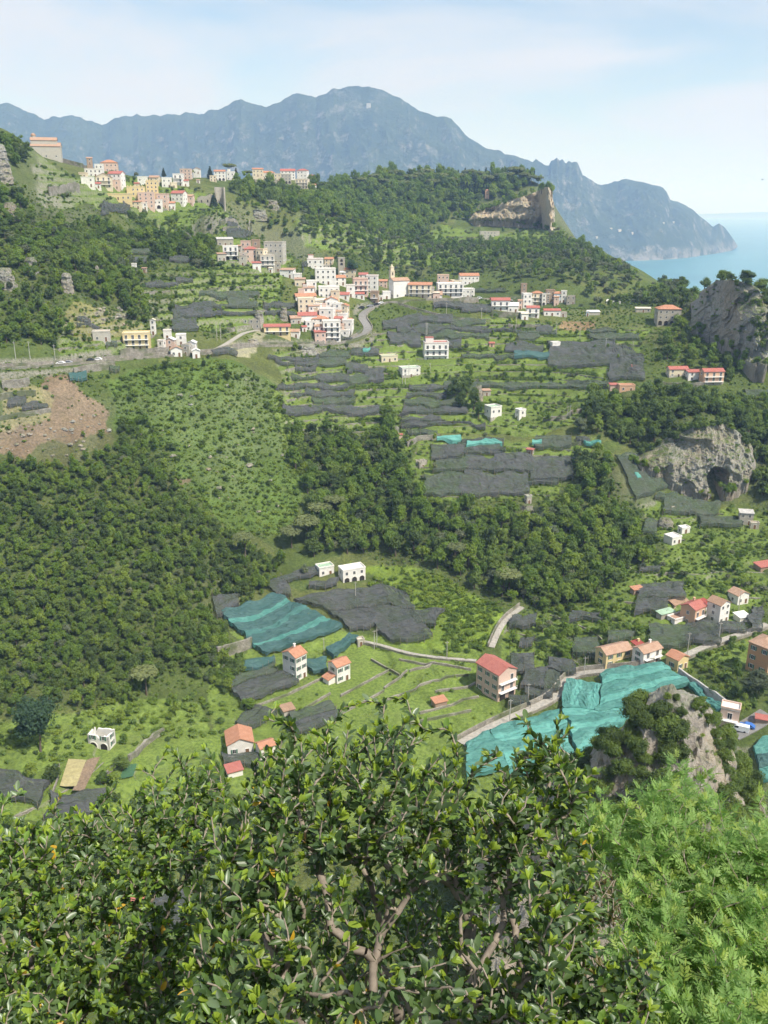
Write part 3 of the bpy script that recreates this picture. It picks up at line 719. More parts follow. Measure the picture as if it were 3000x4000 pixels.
    if nf and big:
        k = 0
        for f in range(nf):
            if 'a' in ex and f == 0: continue
            z = f * fh + min(0.95, fh * 0.3)
            for i, xx in enumerate(col_x(nc, w)):
                if f == 0 and i == nc // 2 and 'D' not in ex:
                    link('door', DOOR, root, (xx, -y, 0.02)); continue
                if rnd.random() < 0.07: continue
                bal = 'B' in ex and f > 0
                o = link('window', WIN['d' if bal else kind], root, (xx, -y, f * fh + 0.1 if bal else z))
        sides = []
        tocam = Vector((-ctr.x, -ctr.y)).normalized()
        for sgn in (-1, 1):
            nrm = Vector((sgn * math.cos(ps), sgn * math.sin(ps)))
            if nrm.dot(tocam) > 0.18: sides.append(sgn)
        ncs = max(1, int(round(d / 4.2)))
        for sgn in sides:
            for f in range(nf):
                for yy in col_x(ncs, d):
                    if rnd.random() < 0.15: continue
                    o = link('window', WIN[kind], root, (sgn * x, yy, f * fh + min(0.95, fh * 0.3))); o.rotation_euler = (0, 0, R(90) * sgn)
    if 'a' in ex:      # arcade on the ground floor
        k = max(2, int(w / 3.4)); aw = w / k * 0.66; ah = min(fh * 0.86, 3.4)
        key = (round(aw, 1), round(ah, 1), wall)
        if key not in ARCH: ARCH[key] = arch_mesh(aw, ah, [MAT['opening_dark'], wm])
        for xx in col_x(k, w): link('arch', ARCH[key], root, (xx, -y, 0.02))
    if 'B' in ex:      # balconies: slab, rail
        for f in range(1, nf):
            p = MB(); z = f * fh; p.box(-x * 0.92, x * 0.92, -y - 1.25, -y - 0.002, z - 0.16, z)
            bo = p.build('balcony', [MAT['trim_white']], root)
            p = MB(); p.box(-x * 0.92, x * 0.92, -y - 1.25, -y - 1.19, z + 0.9, z + 0.96)
            n_ = max(4, int(w / 0.8))
            for i in range(n_ + 1):
                xx = -x * 0.9 + i * x * 1.8 / n_; p.box(xx - 0.025, xx + 0.025, -y - 1.24, -y - 1.20, z, z + 0.9)
            p.build('railing', [MAT['trim_white'] if wall != 'w' else MAT['iron']], bo)
    if 'C' in ex:
        p = MB(); p.box(-0.35, 0.35, -0.3, 0.3, hw - 0.3, h + 0.9); p.box(-0.45, 0.45, -0.4, 0.4, h + 0.9, h + 1.05)
        o = p.build('chimney', [wm], rf); o.location = (x * 0.45, y * 0.35, 0)
    if 'L' in ex:      # lean-to with its own small tiled roof
        p = MB(); p.box(-x - 3.0, -x + 0.0, -y * 0.6, y * 0.7, sk, 2.2); p.build('lean_to', [wm], root)
        p = MB(); p.add([(-x - 3.5, -y * 0.6 - 0.4, 2.3), (-x - 0.01, -y * 0.6 - 0.4, 3.3), (-x - 0.01, y * 0.7 + 0.4, 3.3), (-x - 3.5, y * 0.7 + 0.4, 2.3)], [(0, 1, 2, 3)])
        p.add([(-x - 3.5, -y * 0.6 - 0.4, 2.15), (-x - 0.01, -y * 0.6 - 0.4, 3.15), (-x - 0.01, y * 0.7 + 0.4, 3.15), (-x - 3.5, y * 0.7 + 0.4, 2.15)], [(3, 2, 1, 0)])
        p.build('lean_to_roof', [MAT['tile_orange']], root)
    if 'T' in ex:      # stair tower / penthouse on the roof
        p = MB(); p.box(-x * 0.85, -x * 0.2, -y * 0.1, y * 0.85, hw + 0.1, hw + 2.7); p.box(-x * 0.85 - 0.15, -x * 0.2 + 0.15, -y * 0.1 - 0.15, y * 0.85 + 0.15, hw + 2.7, hw + 2.9, 1)
        p.build('rooftop_room', [wm, MAT[ROOF[rm]]], root)
    if 'P' in ex:      # pergola roof on posts in front
        p = MB(); p.box(-x, x, -y - 3.0, -y - 0.05, 2.5, 2.65); 
        p.build('canopy', [MAT[ROOF[rm]]], root)
        for sx in (-1, 0, 1):
            p = MB(); p.box(sx * x * 0.9 - 0.1, sx * x * 0.9 + 0.1, -y - 2.9, -y - 2.7, -3, 2.5); p.build('post', [wm], root)
    return root, w, d, h

HS = [
 # --- upper left hamlet
 ('house','tan house with wide terracotta hipped roof beside the hillside church',394,468,627,672,'p','h','o',12,0.8,''),
 ('cottage','tiny red brick cottage on the wall below the church',340,362,616,644,'b','g','t',20,0.8,''),
 ('house','long low white building above the cream gabled house',331,407,664,691,'w','f','e',8,0.5,''),
 ('house','cream house with a small front gable and terracotta roof',375,446,680,735,'c','gd','t',10,0.7,'B'),
 ('house','white and grey tall house with red roof joined to the cream gabled house',424,496,672,730,'w','g','r',-8,0.8,''),
 ('house','low white house with curved flat roof under the cream gabled house',318,375,696,731,'w','f','w',12,0.7,''),
 ('annex','long low yellow annex with white window surrounds',396,515,760,781,'y','f','e',6,0.3,''),
 ('palazzo','yellow palazzo with crenellated roof edge and square tower',496,575,735,783,'y','f','e',10,0.8,'M'),
 ('tower','square yellow tower of the crenellated palazzo',575,622,714,783,'y','f','e',10,0.9,'M'),
 ('house','plain pinkish house below the yellow palazzo',540,612,757,812,'p','f','e',8,0.7,''),
 ('house','pink house with flat roof between the white arcaded house and the yellow palazzo',612,668,762,813,'p','f','t',0,0.8,''),
 ('house','white house with ground arches under the pinkish houses',565,641,784,816,'w','f','w',5,0.5,'a'),
 ('house','white house with sloping red roof at the end of the palazzo row',668,738,748,800,'w','g','r',-12,0.8,''),
 ('house','white terrace house among the rooftops behind the yellow palazzo',538,582,694,728,'w','f','w',5,0.8,''),
 ('house','pale house with tiled roof behind the yellow palazzo',582,632,688,722,'c','g','t',-5,0.8,''),
 ('house','white house with flat roof beside the low dark conifers',632,676,698,732,'w','f','w',8,0.8,''),
 ('house','white house with balconies before the pink ridge house',676,724,684,726,'w','f','w',0,0.8,'B'),
 ('house','pink ridge house under an umbrella pine',703,756,664,700,'p','f','e',0,0.7,''),
 ('cottage','small white gabled cottage on the ridge',755,785,656,680,'w','gd','t',0,0.9,''),
 ('house','white villa with orange roof and ground arcade on the ridge',836,886,666,706,'w','g','o',4,0.6,'a'),
 ('house','white terraced villa with a rooftop room beside the arcaded ridge villa',886,920,674,704,'w','f','w',0,0.8,'T'),
 ('convent','long cream convent with terracotta hipped roof and rows of windows',996,1076,670,706,'c','h','o',6,0.4,''),
 ('house','cream wing with orange roof behind the long convent',985,1032,658,690,'c','g','o',6,0.5,''),
 ('house','low cream link building beside the long convent',1070,1100,682,706,'c','f','e',0,0.7,''),
 ('house','white church hall with red roof above a stone loggia',1094,1158,662,700,'w','g','r',5,0.6,''),
 ('loggia','stone loggia with three dark arches on the ridge',1099,1138,684,717,'m','f','e',5,0.5,'a'),
 ('house','white square block with red roof edge at the ridge end',1158,1211,662,706,'w','h','r',-12,0.8,''),
 ('house','cream stepped house with balconies below the ridge end',1153,1214,704,749,'c','f','e',-8,0.7,'B'),
 ('hut','white hut on the lawn below the ridge villas',768,782,702,716,'w','g','t',0,0.8,''),
 # --- upper part of the village
 ('house','white house with blue railings and dark ground arches above the dry walls',870,936,964,1016,'w','f','w',10,0.6,'aB'),
 ('house','grey stone house with shallow roof above the blue railed house',846,912,928,962,'m','s','g',15,0.7,''),
 ('house','brown plastered block with flat roof behind the bright red roof',940,985,945,985,'p','f','b',0,0.8,''),
 ('tower','square brown stone tower house behind the bright red roof',985,1018,940,985,'b','f','b',0,0.9,''),
 ('house','house with bright red hipped roof among stone palaces',954,1012,966,1031,'p','h','r',10,0.8,''),
 ('palazzo','large bare stone palazzo with many small windows',1030,1126,948,1033,'g','f','e',-12,0.6,''),
 ('house','white gabled house squeezed before the bare stone palazzo',1010,1046,975,1015,'w','gd','w',5,0.8,''),
 ('house','square pale grey house with tall windows below the bare stone palazzo',1007,1079,998,1053,'g','f','e',18,0.8,'B'),
 ('house','white low house with pink roof edge above the village lane',1091,1160,1048,1087,'w','s','t',-10,0.7,''),
 ('house','white house with red roof and veranda above the green netting',1197,1268,1012,1053,'w','f','r',6,0.7,'T'),
 ('cottage','small cream cottage with orange roof beside the stone bell tower',1268,1306,1006,1038,'c','g','o',-8,0.8,''),
 ('house','tall white house with arched windows facing the lane',1226,1318,1050,1113,'w','f','e',8,0.6,''),
 ('house','cream house with orange gabled roof at the foot of the stone bell tower',1344,1396,1046,1087,'c','g','o',-10,0.8,''),
 ('house','pale pink stepped house with red roof edges at the bend',1374,1442,1090,1156,'p','f','r',8,0.8,'B'),
 ('house','tall white house with pink roof terrace at the bend',1428,1482,1078,1148,'w','f','r',-6,0.8,''),
 ('house','narrow brown house with timber balconies at the bend',1446,1482,1140,1188,'b','f','t',-10,0.8,'B'),
 ('cottage','small white cottage with red roof under the stepped pink house',1380,1424,1142,1168,'w','s','r',5,0.8,''),
 ('house','long white flat building with a terrace rail in the village centre',1239,1332,1120,1165,'w','f','w',8,0.5,''),
 ('house','white house with long orange roof in the village centre',1146,1242,1146,1180,'w','g','o',14,0.5,''),
 ('house','white and beige house with a dark doorway in the village centre',1159,1236,1164,1226,'c','f','w',10,0.7,''),
 ('house','white house with pointed orange gable in the village centre',1268,1324,1160,1220,'w','gd','o',5,0.9,''),
 ('house','beige house with orange gabled roof at the village edge',1326,1368,1187,1248,'c','gd','o',-16,0.9,''),
 ('house','white house with wide red roof in the lower village',1159,1244,1220,1264,'w','g','r',10,0.6,''),
 ('house','house with large orange hipped roof in the lower village',1216,1290,1232,1278,'w','h','o',6,0.8,''),
 ('house','plain tall white house wall over the orange hipped roof',1245,1316,1205,1275,'w','f','w',-10,0.7,''),
 ('house','tall white house with three pink balconies at the foot of the village',1256,1336,1252,1338,'w','f','e',8,0.7,'B'),
 ('house','square white house with terrace beside the curving road',1336,1386,1250,1303,'w','f','w',-14,0.8,''),
 ('house','long yellow house with pink roof and dark shutters',1028,1142,1266,1312,'y','g','r',6,0.35,'B'),
 ('ruin','roofless grey stone house with empty windows beside the yellow house',927,1032,1240,1286,'m','f','g',-10,0.5,'n'),
 # --- gaps of the village filled up the slope
 ('house','small white house wedged above the long white flat building',1196,1240,1098,1140,'w','f','w',6,0.8,''),
 ('house','white house with a pink terrace over the long orange roof',1180,1232,1118,1158,'w','s','t',10,0.8,''),
 ('house','narrow cream house behind the pointed orange gable',1292,1330,1138,1190,'c','f','t',-6,0.8,''),
 ('house','white house with blue door between the orange gable and the village edge',1300,1340,1186,1240,'w','f','w',-4,0.9,''),
 ('house','low white house with grey roof in front of the beige house',1200,1252,1186,1236,'w','g','t',12,0.8,''),
 ('house','pale house with small loggia over the wide red roof',1236,1276,1188,1232,'p','f','e',8,0.8,''),
 ('house','small white house under the wide red roof',1190,1240,1254,1292,'w','f','e',10,0.8,''),
 ('house','white house with terracotta edge below the orange hipped roof',1226,1270,1268,1312,'w','s','t',8,0.8,''),
 ('house','white stepped house above the square house with terrace',1318,1362,1226,1272,'w','f','w',-10,0.8,''),
 ('house','little white house beside the tall house with three balconies',1332,1368,1290,1330,'w','f','e',-10,0.8,''),
 ('house','cream cottage on the lane above the tall white arched house',1150,1196,1086,1120,'c','s','t',6,0.7,''),
 ('house','white cottage with red roof behind the pink stepped house',1400,1440,1066,1100,'w','g','r',0,0.8,''),
 ('house','stone cottage under the square pale grey house',1060,1100,1030,1062,'m','f','e',0,0.8,''),
 ('house','low stone house before the blue railed house',936,968,990,1022,'g','f','e',8,0.8,''),
 ('house','white corner house before the village church',1490,1528,1140,1170,'w','f','w',10,0.9,''),
 ('house','pale house with brown roof between the church and the white flats',1640,1700,1124,1166,'g','f','t',0,0.7,'B'),
 # --- church side of the village
 ('house','small house with orange roof attached to the white church',1481,1513,1092,1122,'p','g','o',0,0.8,''),
 ('house','long house with orange roof beside the white church',1590,1694,1104,1164,'c','g','o',-6,0.4,'B'),
 ('house','pinkish house with flat roof rising behind the white flats',1704,1756,1075,1122,'p','f','e',0,0.8,''),
 ('apartment_house','white flats with balconies on the village terrace',1698,1818,1106,1160,'w','f','w',4,0.5,'B'),
 ('house','long white house with orange roof above the white flats',1786,1876,1068,1113,'w','g','o',5,0.5,''),
 ('house','white house with pinkish red roof below the parking',1912,1996,1164,1215,'w','g','r',0,0.5,'B'),
 ('house','narrow white stepped house at the end of the village row',2032,2078,1148,1206,'w','f','w',10,0.8,''),
 ('house','house with orange hipped roof and balconies in the village row',2072,2122,1138,1194,'c','h','o',0,0.8,'B'),
 ('house','white house with rounded arcade in the village row',2112,2146,1148,1194,'w','f','w',0,0.8,'a'),
 ('house','unplastered brown house in the village row',2126,2168,1134,1188,'b','f','t',0,0.8,''),
 ('house','pale blue house with orange roof in the village row',2160,2196,1140,1185,'l','g','o',-6,0.8,''),
 ('house','slim white house closing the village row',2190,2212,1138,1182,'w','f','w',-10,0.9,''),
 ('ruin','stone ruin with broken wall tops after the slim white house',2210,2246,1152,1190,'m','f','g',-10,0.8,'n'),
 ('tower','brown unfinished tower wrapped in scaffolding',2032,2057,1110,1150,'b','f','t',0,0.9,''),
 ('house','white house with red roof and dark doors facing the terraces',2050,2109,1195,1242,'w','g','r',0,0.6,'B'),
 ('annex','little white annex beside the white house with dark doors',2020,2050,1220,1240,'w','f','w',0,0.8,''),
 ('house','long low white house with red roof and turquoise doors',2117,2193,1206,1236,'w','g','r',0,0.4,''),
 ('house','low white house at the edge of the olive slope',2368,2422,1171,1195,'w','s','w',-20,0.6,''),
 ('shed','grey roofed shed on the far terraces',2292,2342,1212,1232,'g','s','w',0,0.6,''),
 ('shed','blue tarped shed on the far terraces',2288,2300,1216,1236,'l','s','g',0,0.8,''),
 ('shed','long low stone shed behind the terrace crops',2480,2540,1200,1222,'m','s','e',-5,0.4,''),
 ('house','stone house with orange hipped roof and three tall arches',2553,2654,1192,1272,'m','h','o',-4,0.7,'a'),
 # --- terraces
 ('house','white farmhouse with red roofs standing alone among the terraces',1650,1752,1332,1412,'w','f','r',5,0.6,'TB'),
 ('shed','long flat farm building with green roof and open front',1481,1554,1385,1416,'c','f','n',14,0.6,''),
 ('house','white bungalow with pale green flat roof above the netted terraces',1556,1642,1430,1478,'w','f','n',18,0.6,'q'),
 ('hut','small red walled hut on the vine terraces',1909,1931,1336,1357,'s','g','r',0,0.8,''),
 ('hut','small white vaulted hut beside the large black net',2147,2187,1336,1368,'w','f','w',15,0.7,''),
 ('hut','red roofed hut inside the large black net',2466,2496,1426,1448,'s','s','r',-10,0.8,''),
 ('house','red roofed house standing on the stone platform',2600,2684,1430,1478,'c','g','r',4,0.5,'q'),
 ('house','low white house with red roof in the middle of the platform row',2674,2742,1442,1490,'w','s','r',4,0.6,''),
 ('house','orange house with red roof at the end of the platform row',2728,2820,1438,1512,'s','g','r',6,0.5,'qB'),
 ('house','pink house with red shed roof at the wood edge',2377,2412,1496,1530,'p','s','r',0,0.8,''),
 ('house','salmon house with flat orange roof at the wood edge',2410,2478,1500,1532,'s','f','o',0,0.6,''),
 ('house','white house with bare grey basement under the rock',2913,2988,1378,1453,'w','f','w',-6,0.6,'q'),
 ('house','white house with pale green roof on a stone base among the trees',1888,1960,1580,1648,'w','f','n',28,0.9,'q'),
 ('house','plain white cube house beside the green roofed house',2009,2054,1596,1644,'w','f','w',28,0.9,''),
 ('hut','crumbling stone hut under the dark holm oak clump',1880,1916,1518,1548,'m','s','t',10,0.8,''),
 ('ruin','roofless pale stone cottage on the wood edge',1622,1670,1790,1834,'m','f','e',25,0.8,'n'),
 ('hut','white stone hut on a rock knoll',2047,2076,1934,1972,'m','f','n',20,0.9,''),
 ('hut','small red roofed hut at the edge of the netted field',1555,1572,1700,1716,'p','s','r',10,0.8,''),
 ('shed','sheet of rusty red roofing over a field shelter',2054,2086,1750,1780,'b','s','r',-30,0.6,''),
 ('house','white house with bright flat roof among the right hand orchards',2589,2660,2082,2131,'w','f','w',28,0.9,''),
 ('house','small white flat roofed store above the bright roofed house',2646,2692,2064,2088,'w','f','w',20,0.7,''),
 ('hut','bare stone hut on the rocky terrace',2610,2640,1976,2004,'m','f','e',20,0.8,''),
 ('cottage','low grey stone cottage in the stepped orchard',2880,2936,1988,2052,'m','s','g',-12,0.7,''),
 ('shed','stone store with flat roof under the grey cottage',2925,2962,2040,2068,'m','f','e',-10,0.7,''),
 # --- right bottom hamlet
 ('house','salmon house with pinkish red roof and balconies on pillars',2650,2748,2346,2450,'s','g','r',38,0.9,'BC'),
 ('house','low house with brown roof behind the salmon house',2591,2684,2334,2380,'p','g','b',35,0.6,''),
 ('house','white house with brown gabled roof and rounded arch',2752,2842,2332,2440,'w','gd','b',34,1.0,''),
 ('canopy','dark red roofed terrace shelter between the salmon and the white house',2706,2782,2342,2390,'w','s','d',34,0.8,''),
 ('annex','white garage annex with tiled terrace under the salmon house',2600,2692,2408,2450,'w','f','t',28,0.5,''),
 ('pergola_house','green roofed open shelter beside the salmon house',2560,2632,2382,2424,'m','s','n',28,0.4,''),
 ('cottage','white cottage with tiled roof on the orchard slope',2838,2920,2298,2364,'w','gd','t',25,0.9,''),
 ('shed','large white sheet roof over a shelter in the orchard',2863,2924,2392,2434,'w','s','w',20,0.8,''),
 ('hut','orange roofed hut lying in the black netted orchard',2460,2510,2304,2326,'b','s','o',20,0.6,''),
 ('house','long yellow house with tiled roof above the teal nets',2317,2464,2512,2615,'y','g','t',24,0.55,''),
 ('house','white house with tiled roof and blue shutters above the teal nets',2462,2580,2512,2604,'w','g','t',30,0.6,'BC'),
 ('tower','dark red roofed stair house behind the white house with blue shutters',2460,2512,2498,2560,'y','s','d',28,0.9,'C'),
 ('house','small yellow house with orange roof at the corner of the teal nets',2596,2684,2544,2623,'y','gd','o',34,0.9,''),
 ('house','tall orange house with flaking plaster and tiled hipped roof',2908,3040,2484,2640,'o','h','t',38,0.9,''),
 ('house','tall pale house with glaring white roof behind the crag',2806,2880,2746,2850,'p','f','w',-25,0.8,'B'),
 ('shop','red roofed kiosk beside the riverside road',2948,2996,2792,2832,'b','g','r',-20,0.8,''),
 ('house','low brick house with red patched roof on the right orchard slope',2942,3020,2186,2236,'b','s','r',20,0.6,''),
 # --- valley floor
 ('shed','whitewashed shed with mossy flat roof above the black nets',1230,1308,2198,2254,'w','f','n',26,0.7,''),
 ('farmhouse','white farmhouse with a large dark arch and roof terrace',1318,1432,2200,2280,'w','f','w',24,0.55,'a'),
 ('house','tall white house with orange gabled roof and arched corner',1104,1204,2530,2664,'w','g','o',50,1.25,'C'),
 ('house','white cube house with half orange roof and tiled terrace',1280,1372,2572,2672,'w','g','o',40,0.9,'L'),
 ('house','long house with bright red roof rising from a shaded wall',1850,2016,2574,2742,'p','gd','r',36,1.35,'aB'),
 ('ruin','roofless white ruin with round doorway in the meadow',352,456,2832,2936,'w','f','e',-12,0.6,'na'),
 ('house','white chalet house with broad orange roof',886,992,2854,2952,'w','gd','o',14,1.0,'B'),
 ('house','low house with sharp orange roof next to the chalet house',1000,1080,2894,2974,'w','g','o',30,0.8,''),
 ('hut','brown roofed hut beside the sloping black net',1094,1154,2756,2800,'g','s','b',28,0.9,''),
 ('hut','small orange roofed hut on the meadow terraces',1682,1748,2738,2770,'b','s','o',24,0.7,''),
 ('shed','red roofed shed seen through the shrub leaves',880,952,2990,3040,'w','s','r',25,0.8,''),
 ('shed','red brick roofed shed deep below the shrub',520,600,3470,3530,'b','g','r',15,0.9,''),
 ('pump_house','tiny stone tower on the field boundary wall',1390,1424,2490,2528,'m','f','e',20,0.9,''),
 # --- along the road on the left
 ('house','yellow house with white balconies above the valley road',486,592,1296,1370,'y','f','e',10,0.6,'B'),
 ('house','square grey concrete house on the slope above the road',366,434,1292,1334,'g','f','e',14,0.8,''),
 ('hut','white hut on the terraces above the wood',516,536,1033,1061,'w','f','e',0,0.9,''),
 ('hut','red doored stone hut on the terraces above the wood',555,575,1046,1066,'b','s','t',0,0.8,''),
 ('gatehouse','small white bell gate above the model village',590,612,1246,1310,'w','gd','e',0,0.7,''),
]
rnd2 = random.Random(4)
for h_ in HS:
    nm, lb, u0, u1, vt, vb, wl, rf_, rm_, yw, ra, ex = h_
    if nm in ('house', 'palazzo', 'apartment_house') and ((940 < vb < 1345 and 850 < u0 < 2230) or (vb < 820 and u0 > 300)) and u1 - u0 > 36:
        # the built-up hill villages: a lower house leans on most of the larger ones
        wd_ = u1 - u0; sd = rnd2.choice((-1, 1)); nw = wd_ * rnd2.uniform(0.42, 0.6); c_ = (u0 + u1) / 2 + sd * (wd_ * 0.5 + nw * 0.12); hh_ = (vb - vt) * rnd2.uniform(0.5, 0.78); v1 = vb + rnd2.uniform(2, 9); k_ = rnd2.randrange(5)
        sh = lb.split()
        while len(sh) > 9: sh = sh[:-1]
        while sh[-1] in ('and', 'with', 'the', 'a', 'of', 'in', 'on', 'beside', 'above', 'below', 'under', 'at', 'behind', 'between', 'small', 'wide', 'long', 'to', 'red', 'orange', 'white', 'bright', 'stone', 'pale', 'flat', 'three', 'large', 'before', 'facing', 'among', 'dark', 'blue', 'yellow', 'tall', 'roof', 'cream', 'tiled'): sh = sh[:-1]
        house('house', ('low white house', 'low cream house', 'low pinkish house', 'low grey house', 'low plastered house')[k_] + ' leaning on the ' + ' '.join(sh), c_ - nw / 2, c_ + nw / 2, v1 - hh_, v1, 'wcpgw'[k_], rnd2.choice('fggsf'), rnd2.choice('wtorte'), yw + rnd2.uniform(-12, 12), rnd2.uniform(0.7, 1.0), ex='', cat='house')
        u0 += wd_ * 0.04; u1 -= wd_ * 0.06
    house(nm, lb, u0, u1, vt, vb, wl, rf_, rm_, yw, ra, ex=ex, cat=nm.replace('_', ' '))

MV = ['flat roofed corner block', 'small pink gabled building', 'topmost white block', 'little white gabled chapel', 'bare stone block', 'white gabled end building', 'white block nearest the bell gate', 'lowest white gabled building']
# white model village in steps beside the road
for i, (u0, u1, vt, vb, wl) in enumerate([(618,650,1330,1372,'w'),(648,690,1318,1368,'p'),(690,730,1306,1350,'w'),(668,712,1352,1394,'w'),(712,752,1346,1392,'m'),(735,772,1330,1384,'w'),(640,672,1290,1326,'w'),(752,782,1362,1400,'w')]):
    house('model_building', MV[i] + ' of the stepped model village by the road', u0, u1, vt, vb, wl, ('f', 'gd')[i % 2], 'w' if i % 3 else 't', -15 + 10 * (i % 4), 0.8, ex='', cat='model building', group='model village beside the road')

# hillside church: nave over lower aisles, small domed turret
def mbpart(fn, name, mats, parent, smooth=False):
    b = MB(); fn(b); return b.build(name, mats, parent, smooth)
def church_hill():
    r, w, d, h = house('church', 'pale basilica with tiled nave roof and small domed turret on the hillside', 127, 243, 560, 618, 'g', 'g', 't', 14, 0.55, floors=1, cols=3, cat='church', ex='D')
    L = w * 0.48
    mbpart(lambda b: b.box(-w / 2 + 0.3, w / 2 - 2.5, -d * 0.26, d * 0.26, h * 0.6, h + 1.6), 'nave', [MAT['plaster_grey']], r)
    o = link('nave_roof', roof_mesh('g', w - 2.8, d * 0.52, h + 1.6, 2.2, MAT['tile_terracotta']), r); o.location.x = -1.1
    def tur(b):
        b.tube((0, 0, h), (0, 0, h + 5.0), 1.7, 1.7, 10)
    t_ = mbpart(tur, 'turret', [MAT['plaster_grey']], r); t_.location = (-w / 2 + 2.4, d * 0.1, 0)
    def dome(b):
        rr_ = [(1.95, 0), (1.85, .7), (1.45, 1.35), (.8, 1.8), (.12, 2.0), (.1, 2.6)]
        for (a_, z0), (c_, z1) in zip(rr_, rr_[1:]): b.tube((0, 0, h + 5 + z0), (0, 0, h + 5 + z1), a_, c_, 10, 0, True)
    mbpart(dome, 'dome', [MAT['tile_terracotta']], t_)
    mbpart(lambda b: (b.box(-0.9, 0.9, -0.3, 0.3, 0, 2.0), b.add([(-2.6, 0, 0), (2.6, 0, 0), (0, 0, 2.4)], [(0, 1, 2)])), 'facade_gable', [MAT['plaster_grey']], r).location = (w / 2 - 1.2, -d * 0.1, h * 0.75)
church_hill()
def church_village():
    r, w, d, h = house('church', 'white village church with gabled front and tiled roof', 1515, 1602, 1086, 1166, 'w', 'g', 't', 26, 0.62, floors=1, cols=2, cat='church', ex='D')
    # bell gable
    def bell(b):
        b.box(-1.5, 1.5, -1.3, 1.3, h * 0.3, h + 4.2); b.box(-1.7, 1.7, -1.5, 1.5, h + 4.2, h + 4.5)
        b.box(-1.1, 1.1, -1.0, 1.0, h + 4.5, h + 6.6); b.box(-1.25, 1.25, -1.15, 1.15, h + 6.6, h + 6.9); b.tube((0, 0, h + 6.9), (0, 0, h + 8.6), 0.9, 0.1, 8)
    o = mbpart(bell, 'bell_tower', [MAT['plaster_cream']], r); o.location = (-w / 2 + 1.6, d / 2 - 1.4, 0)
    for sx in (-1,):
        mbpart(lambda b: b.box(-0.4, 0.4, -1.36, -1.25, h + 1.6, h + 3.4), 'bell_opening', [MAT['opening_dark']], o)
church_village()
def bell_tower():
    r, w, d, h = house('bell_tower', 'square weathered stone bell tower with twin openings', 1319, 1348, 1010, 1070, 'm', 'f', 'g', 10, 0.9, floors=0, cat='tower')
    for f in (0.55, 0.78):
        key = (round(w * 0.4, 1), 1.9, 'bt')
        if key not in ARCH: ARCH[key] = arch_mesh(w * 0.4, 2.2, [MAT['opening_dark'], MAT['masonry']])
        link('bell_opening', ARCH[key], r, (0, -d / 2, h * f)); o = link('bell_opening', ARCH[key], r, (-w / 2, 0, h * f)); o.rotation_euler = (0, 0, R(-90))
bell_tower()
# ruined basilica: tall apse fragment and a long broken wall
def ruin_wall(name, label, u0, u1, vt, vb, prof, yaw=0, th=1.4, cat='ruin', holes=(), group=None, mat='masonry'):
    g_ = ground((u0 + u1) / 2, vb); s = project(g_)[2] / FOC; w = (u1 - u0) * s; h = (vb - vt) * s
    r = empty(name, g_, R(yaw)); tag(r, label, cat, group); n = 28
    ys = np.interp(np.linspace(0, 1, n + 1), np.linspace(0, 1, len(prof)), prof) * h + np.array([rnd.uniform(-0.03, 0.03) * h for _ in range(n + 1)])
    b = MB()
    for i in range(n):
        x0, x1 = -w / 2 + i * w / n, -w / 2 + (i + 1) * w / n
        b.add([(x0, -th / 2, -4), (x1, -th / 2, -4), (x1, th / 2, -4), (x0, th / 2, -4), (x0, -th / 2, ys[i]), (x1, -th / 2, ys[i + 1]), (x1, th / 2, ys[i + 1]), (x0, th / 2, ys[i])], [(4, 5, 6, 7), (0, 1, 5, 4), (2, 3, 7, 6)] + ([(3, 0, 4, 7)] if i == 0 else []) + ([(1, 2, 6, 5)] if i == n - 1 else []))
    b.build('wall', [MAT[mat]], r)
    for fx, z, ww, hh in holes:
        key = (round(ww, 1), round(hh, 1), 'ru')
        if key not in ARCH: ARCH[key] = arch_mesh(ww, hh, [MAT['opening_dark'], MAT['masonry']])
        link('opening', ARCH[key], r, (fx * w, -th / 2, z))
    BLOCK.append((g_.x, g_.y, w * 0.45)); return r, w, h
def apse():
    g_ = ground(860, 816); s = project(g_)[2] / FOC; rad = 21 * s; h = 82 * s
    r = empty('ruined_apse', g_ + Vector((0, rad * 0.6, 0)), 0); tag(r, 'tall ruined stone apse open on one side', 'ruin')
    b = MB(); n = 14; th = 1.1
    for k in range(n):
        a0, a1 = R(-20 + k * 15), R(-20 + (k + 1) * 15)
        z0, z1 = h * (0.98 - 0.18 * abs(math.sin(k * 1.3)) * (k < 4)), h * (0.98 - 0.18 * abs(math.sin((k + 1) * 1.3)) * (k + 1 < 4))
        P = lambda a_, rr_, z: (rr_ * math.cos(a_), rr_ * math.sin(a_), z)
        b.add([P(a0, rad, -4), P(a1, rad, -4), P(a1, rad, z1), P(a0, rad, z0), P(a0, rad - th, -4), P(a1, rad - th, -4), P(a1, rad - th, z1), P(a0, rad - th, z0)], [(0, 1, 2, 3), (5, 4, 7, 6), (3, 2, 6, 7)] + ([(4, 0, 3, 7)] if k == 0 else []) + ([(1, 5, 6, 2)] if k == n - 1 else []))
    b.build('wall', [MAT['masonry']], r); r.rotation_euler.z = R(-12); BLOCK.append((g_.x, g_.y, rad * 1.3))
apse()
ruin_wall('ruin_wall', 'long broken nave wall beside the ruined apse', 772, 840, 760, 796, (0.6, 0.8, 0.75, 1.0, 0.9), 0, holes=((0.1, 1.0, 1.2, 2.2), (-0.25, 1.0, 1.0, 2.0)))
ruin_wall('ruin_wall', 'leaning stone wall fragment on the wooded slope', 375, 388, 1038, 1066, (0.8, 1.0, 0.6), 0, 1.0)
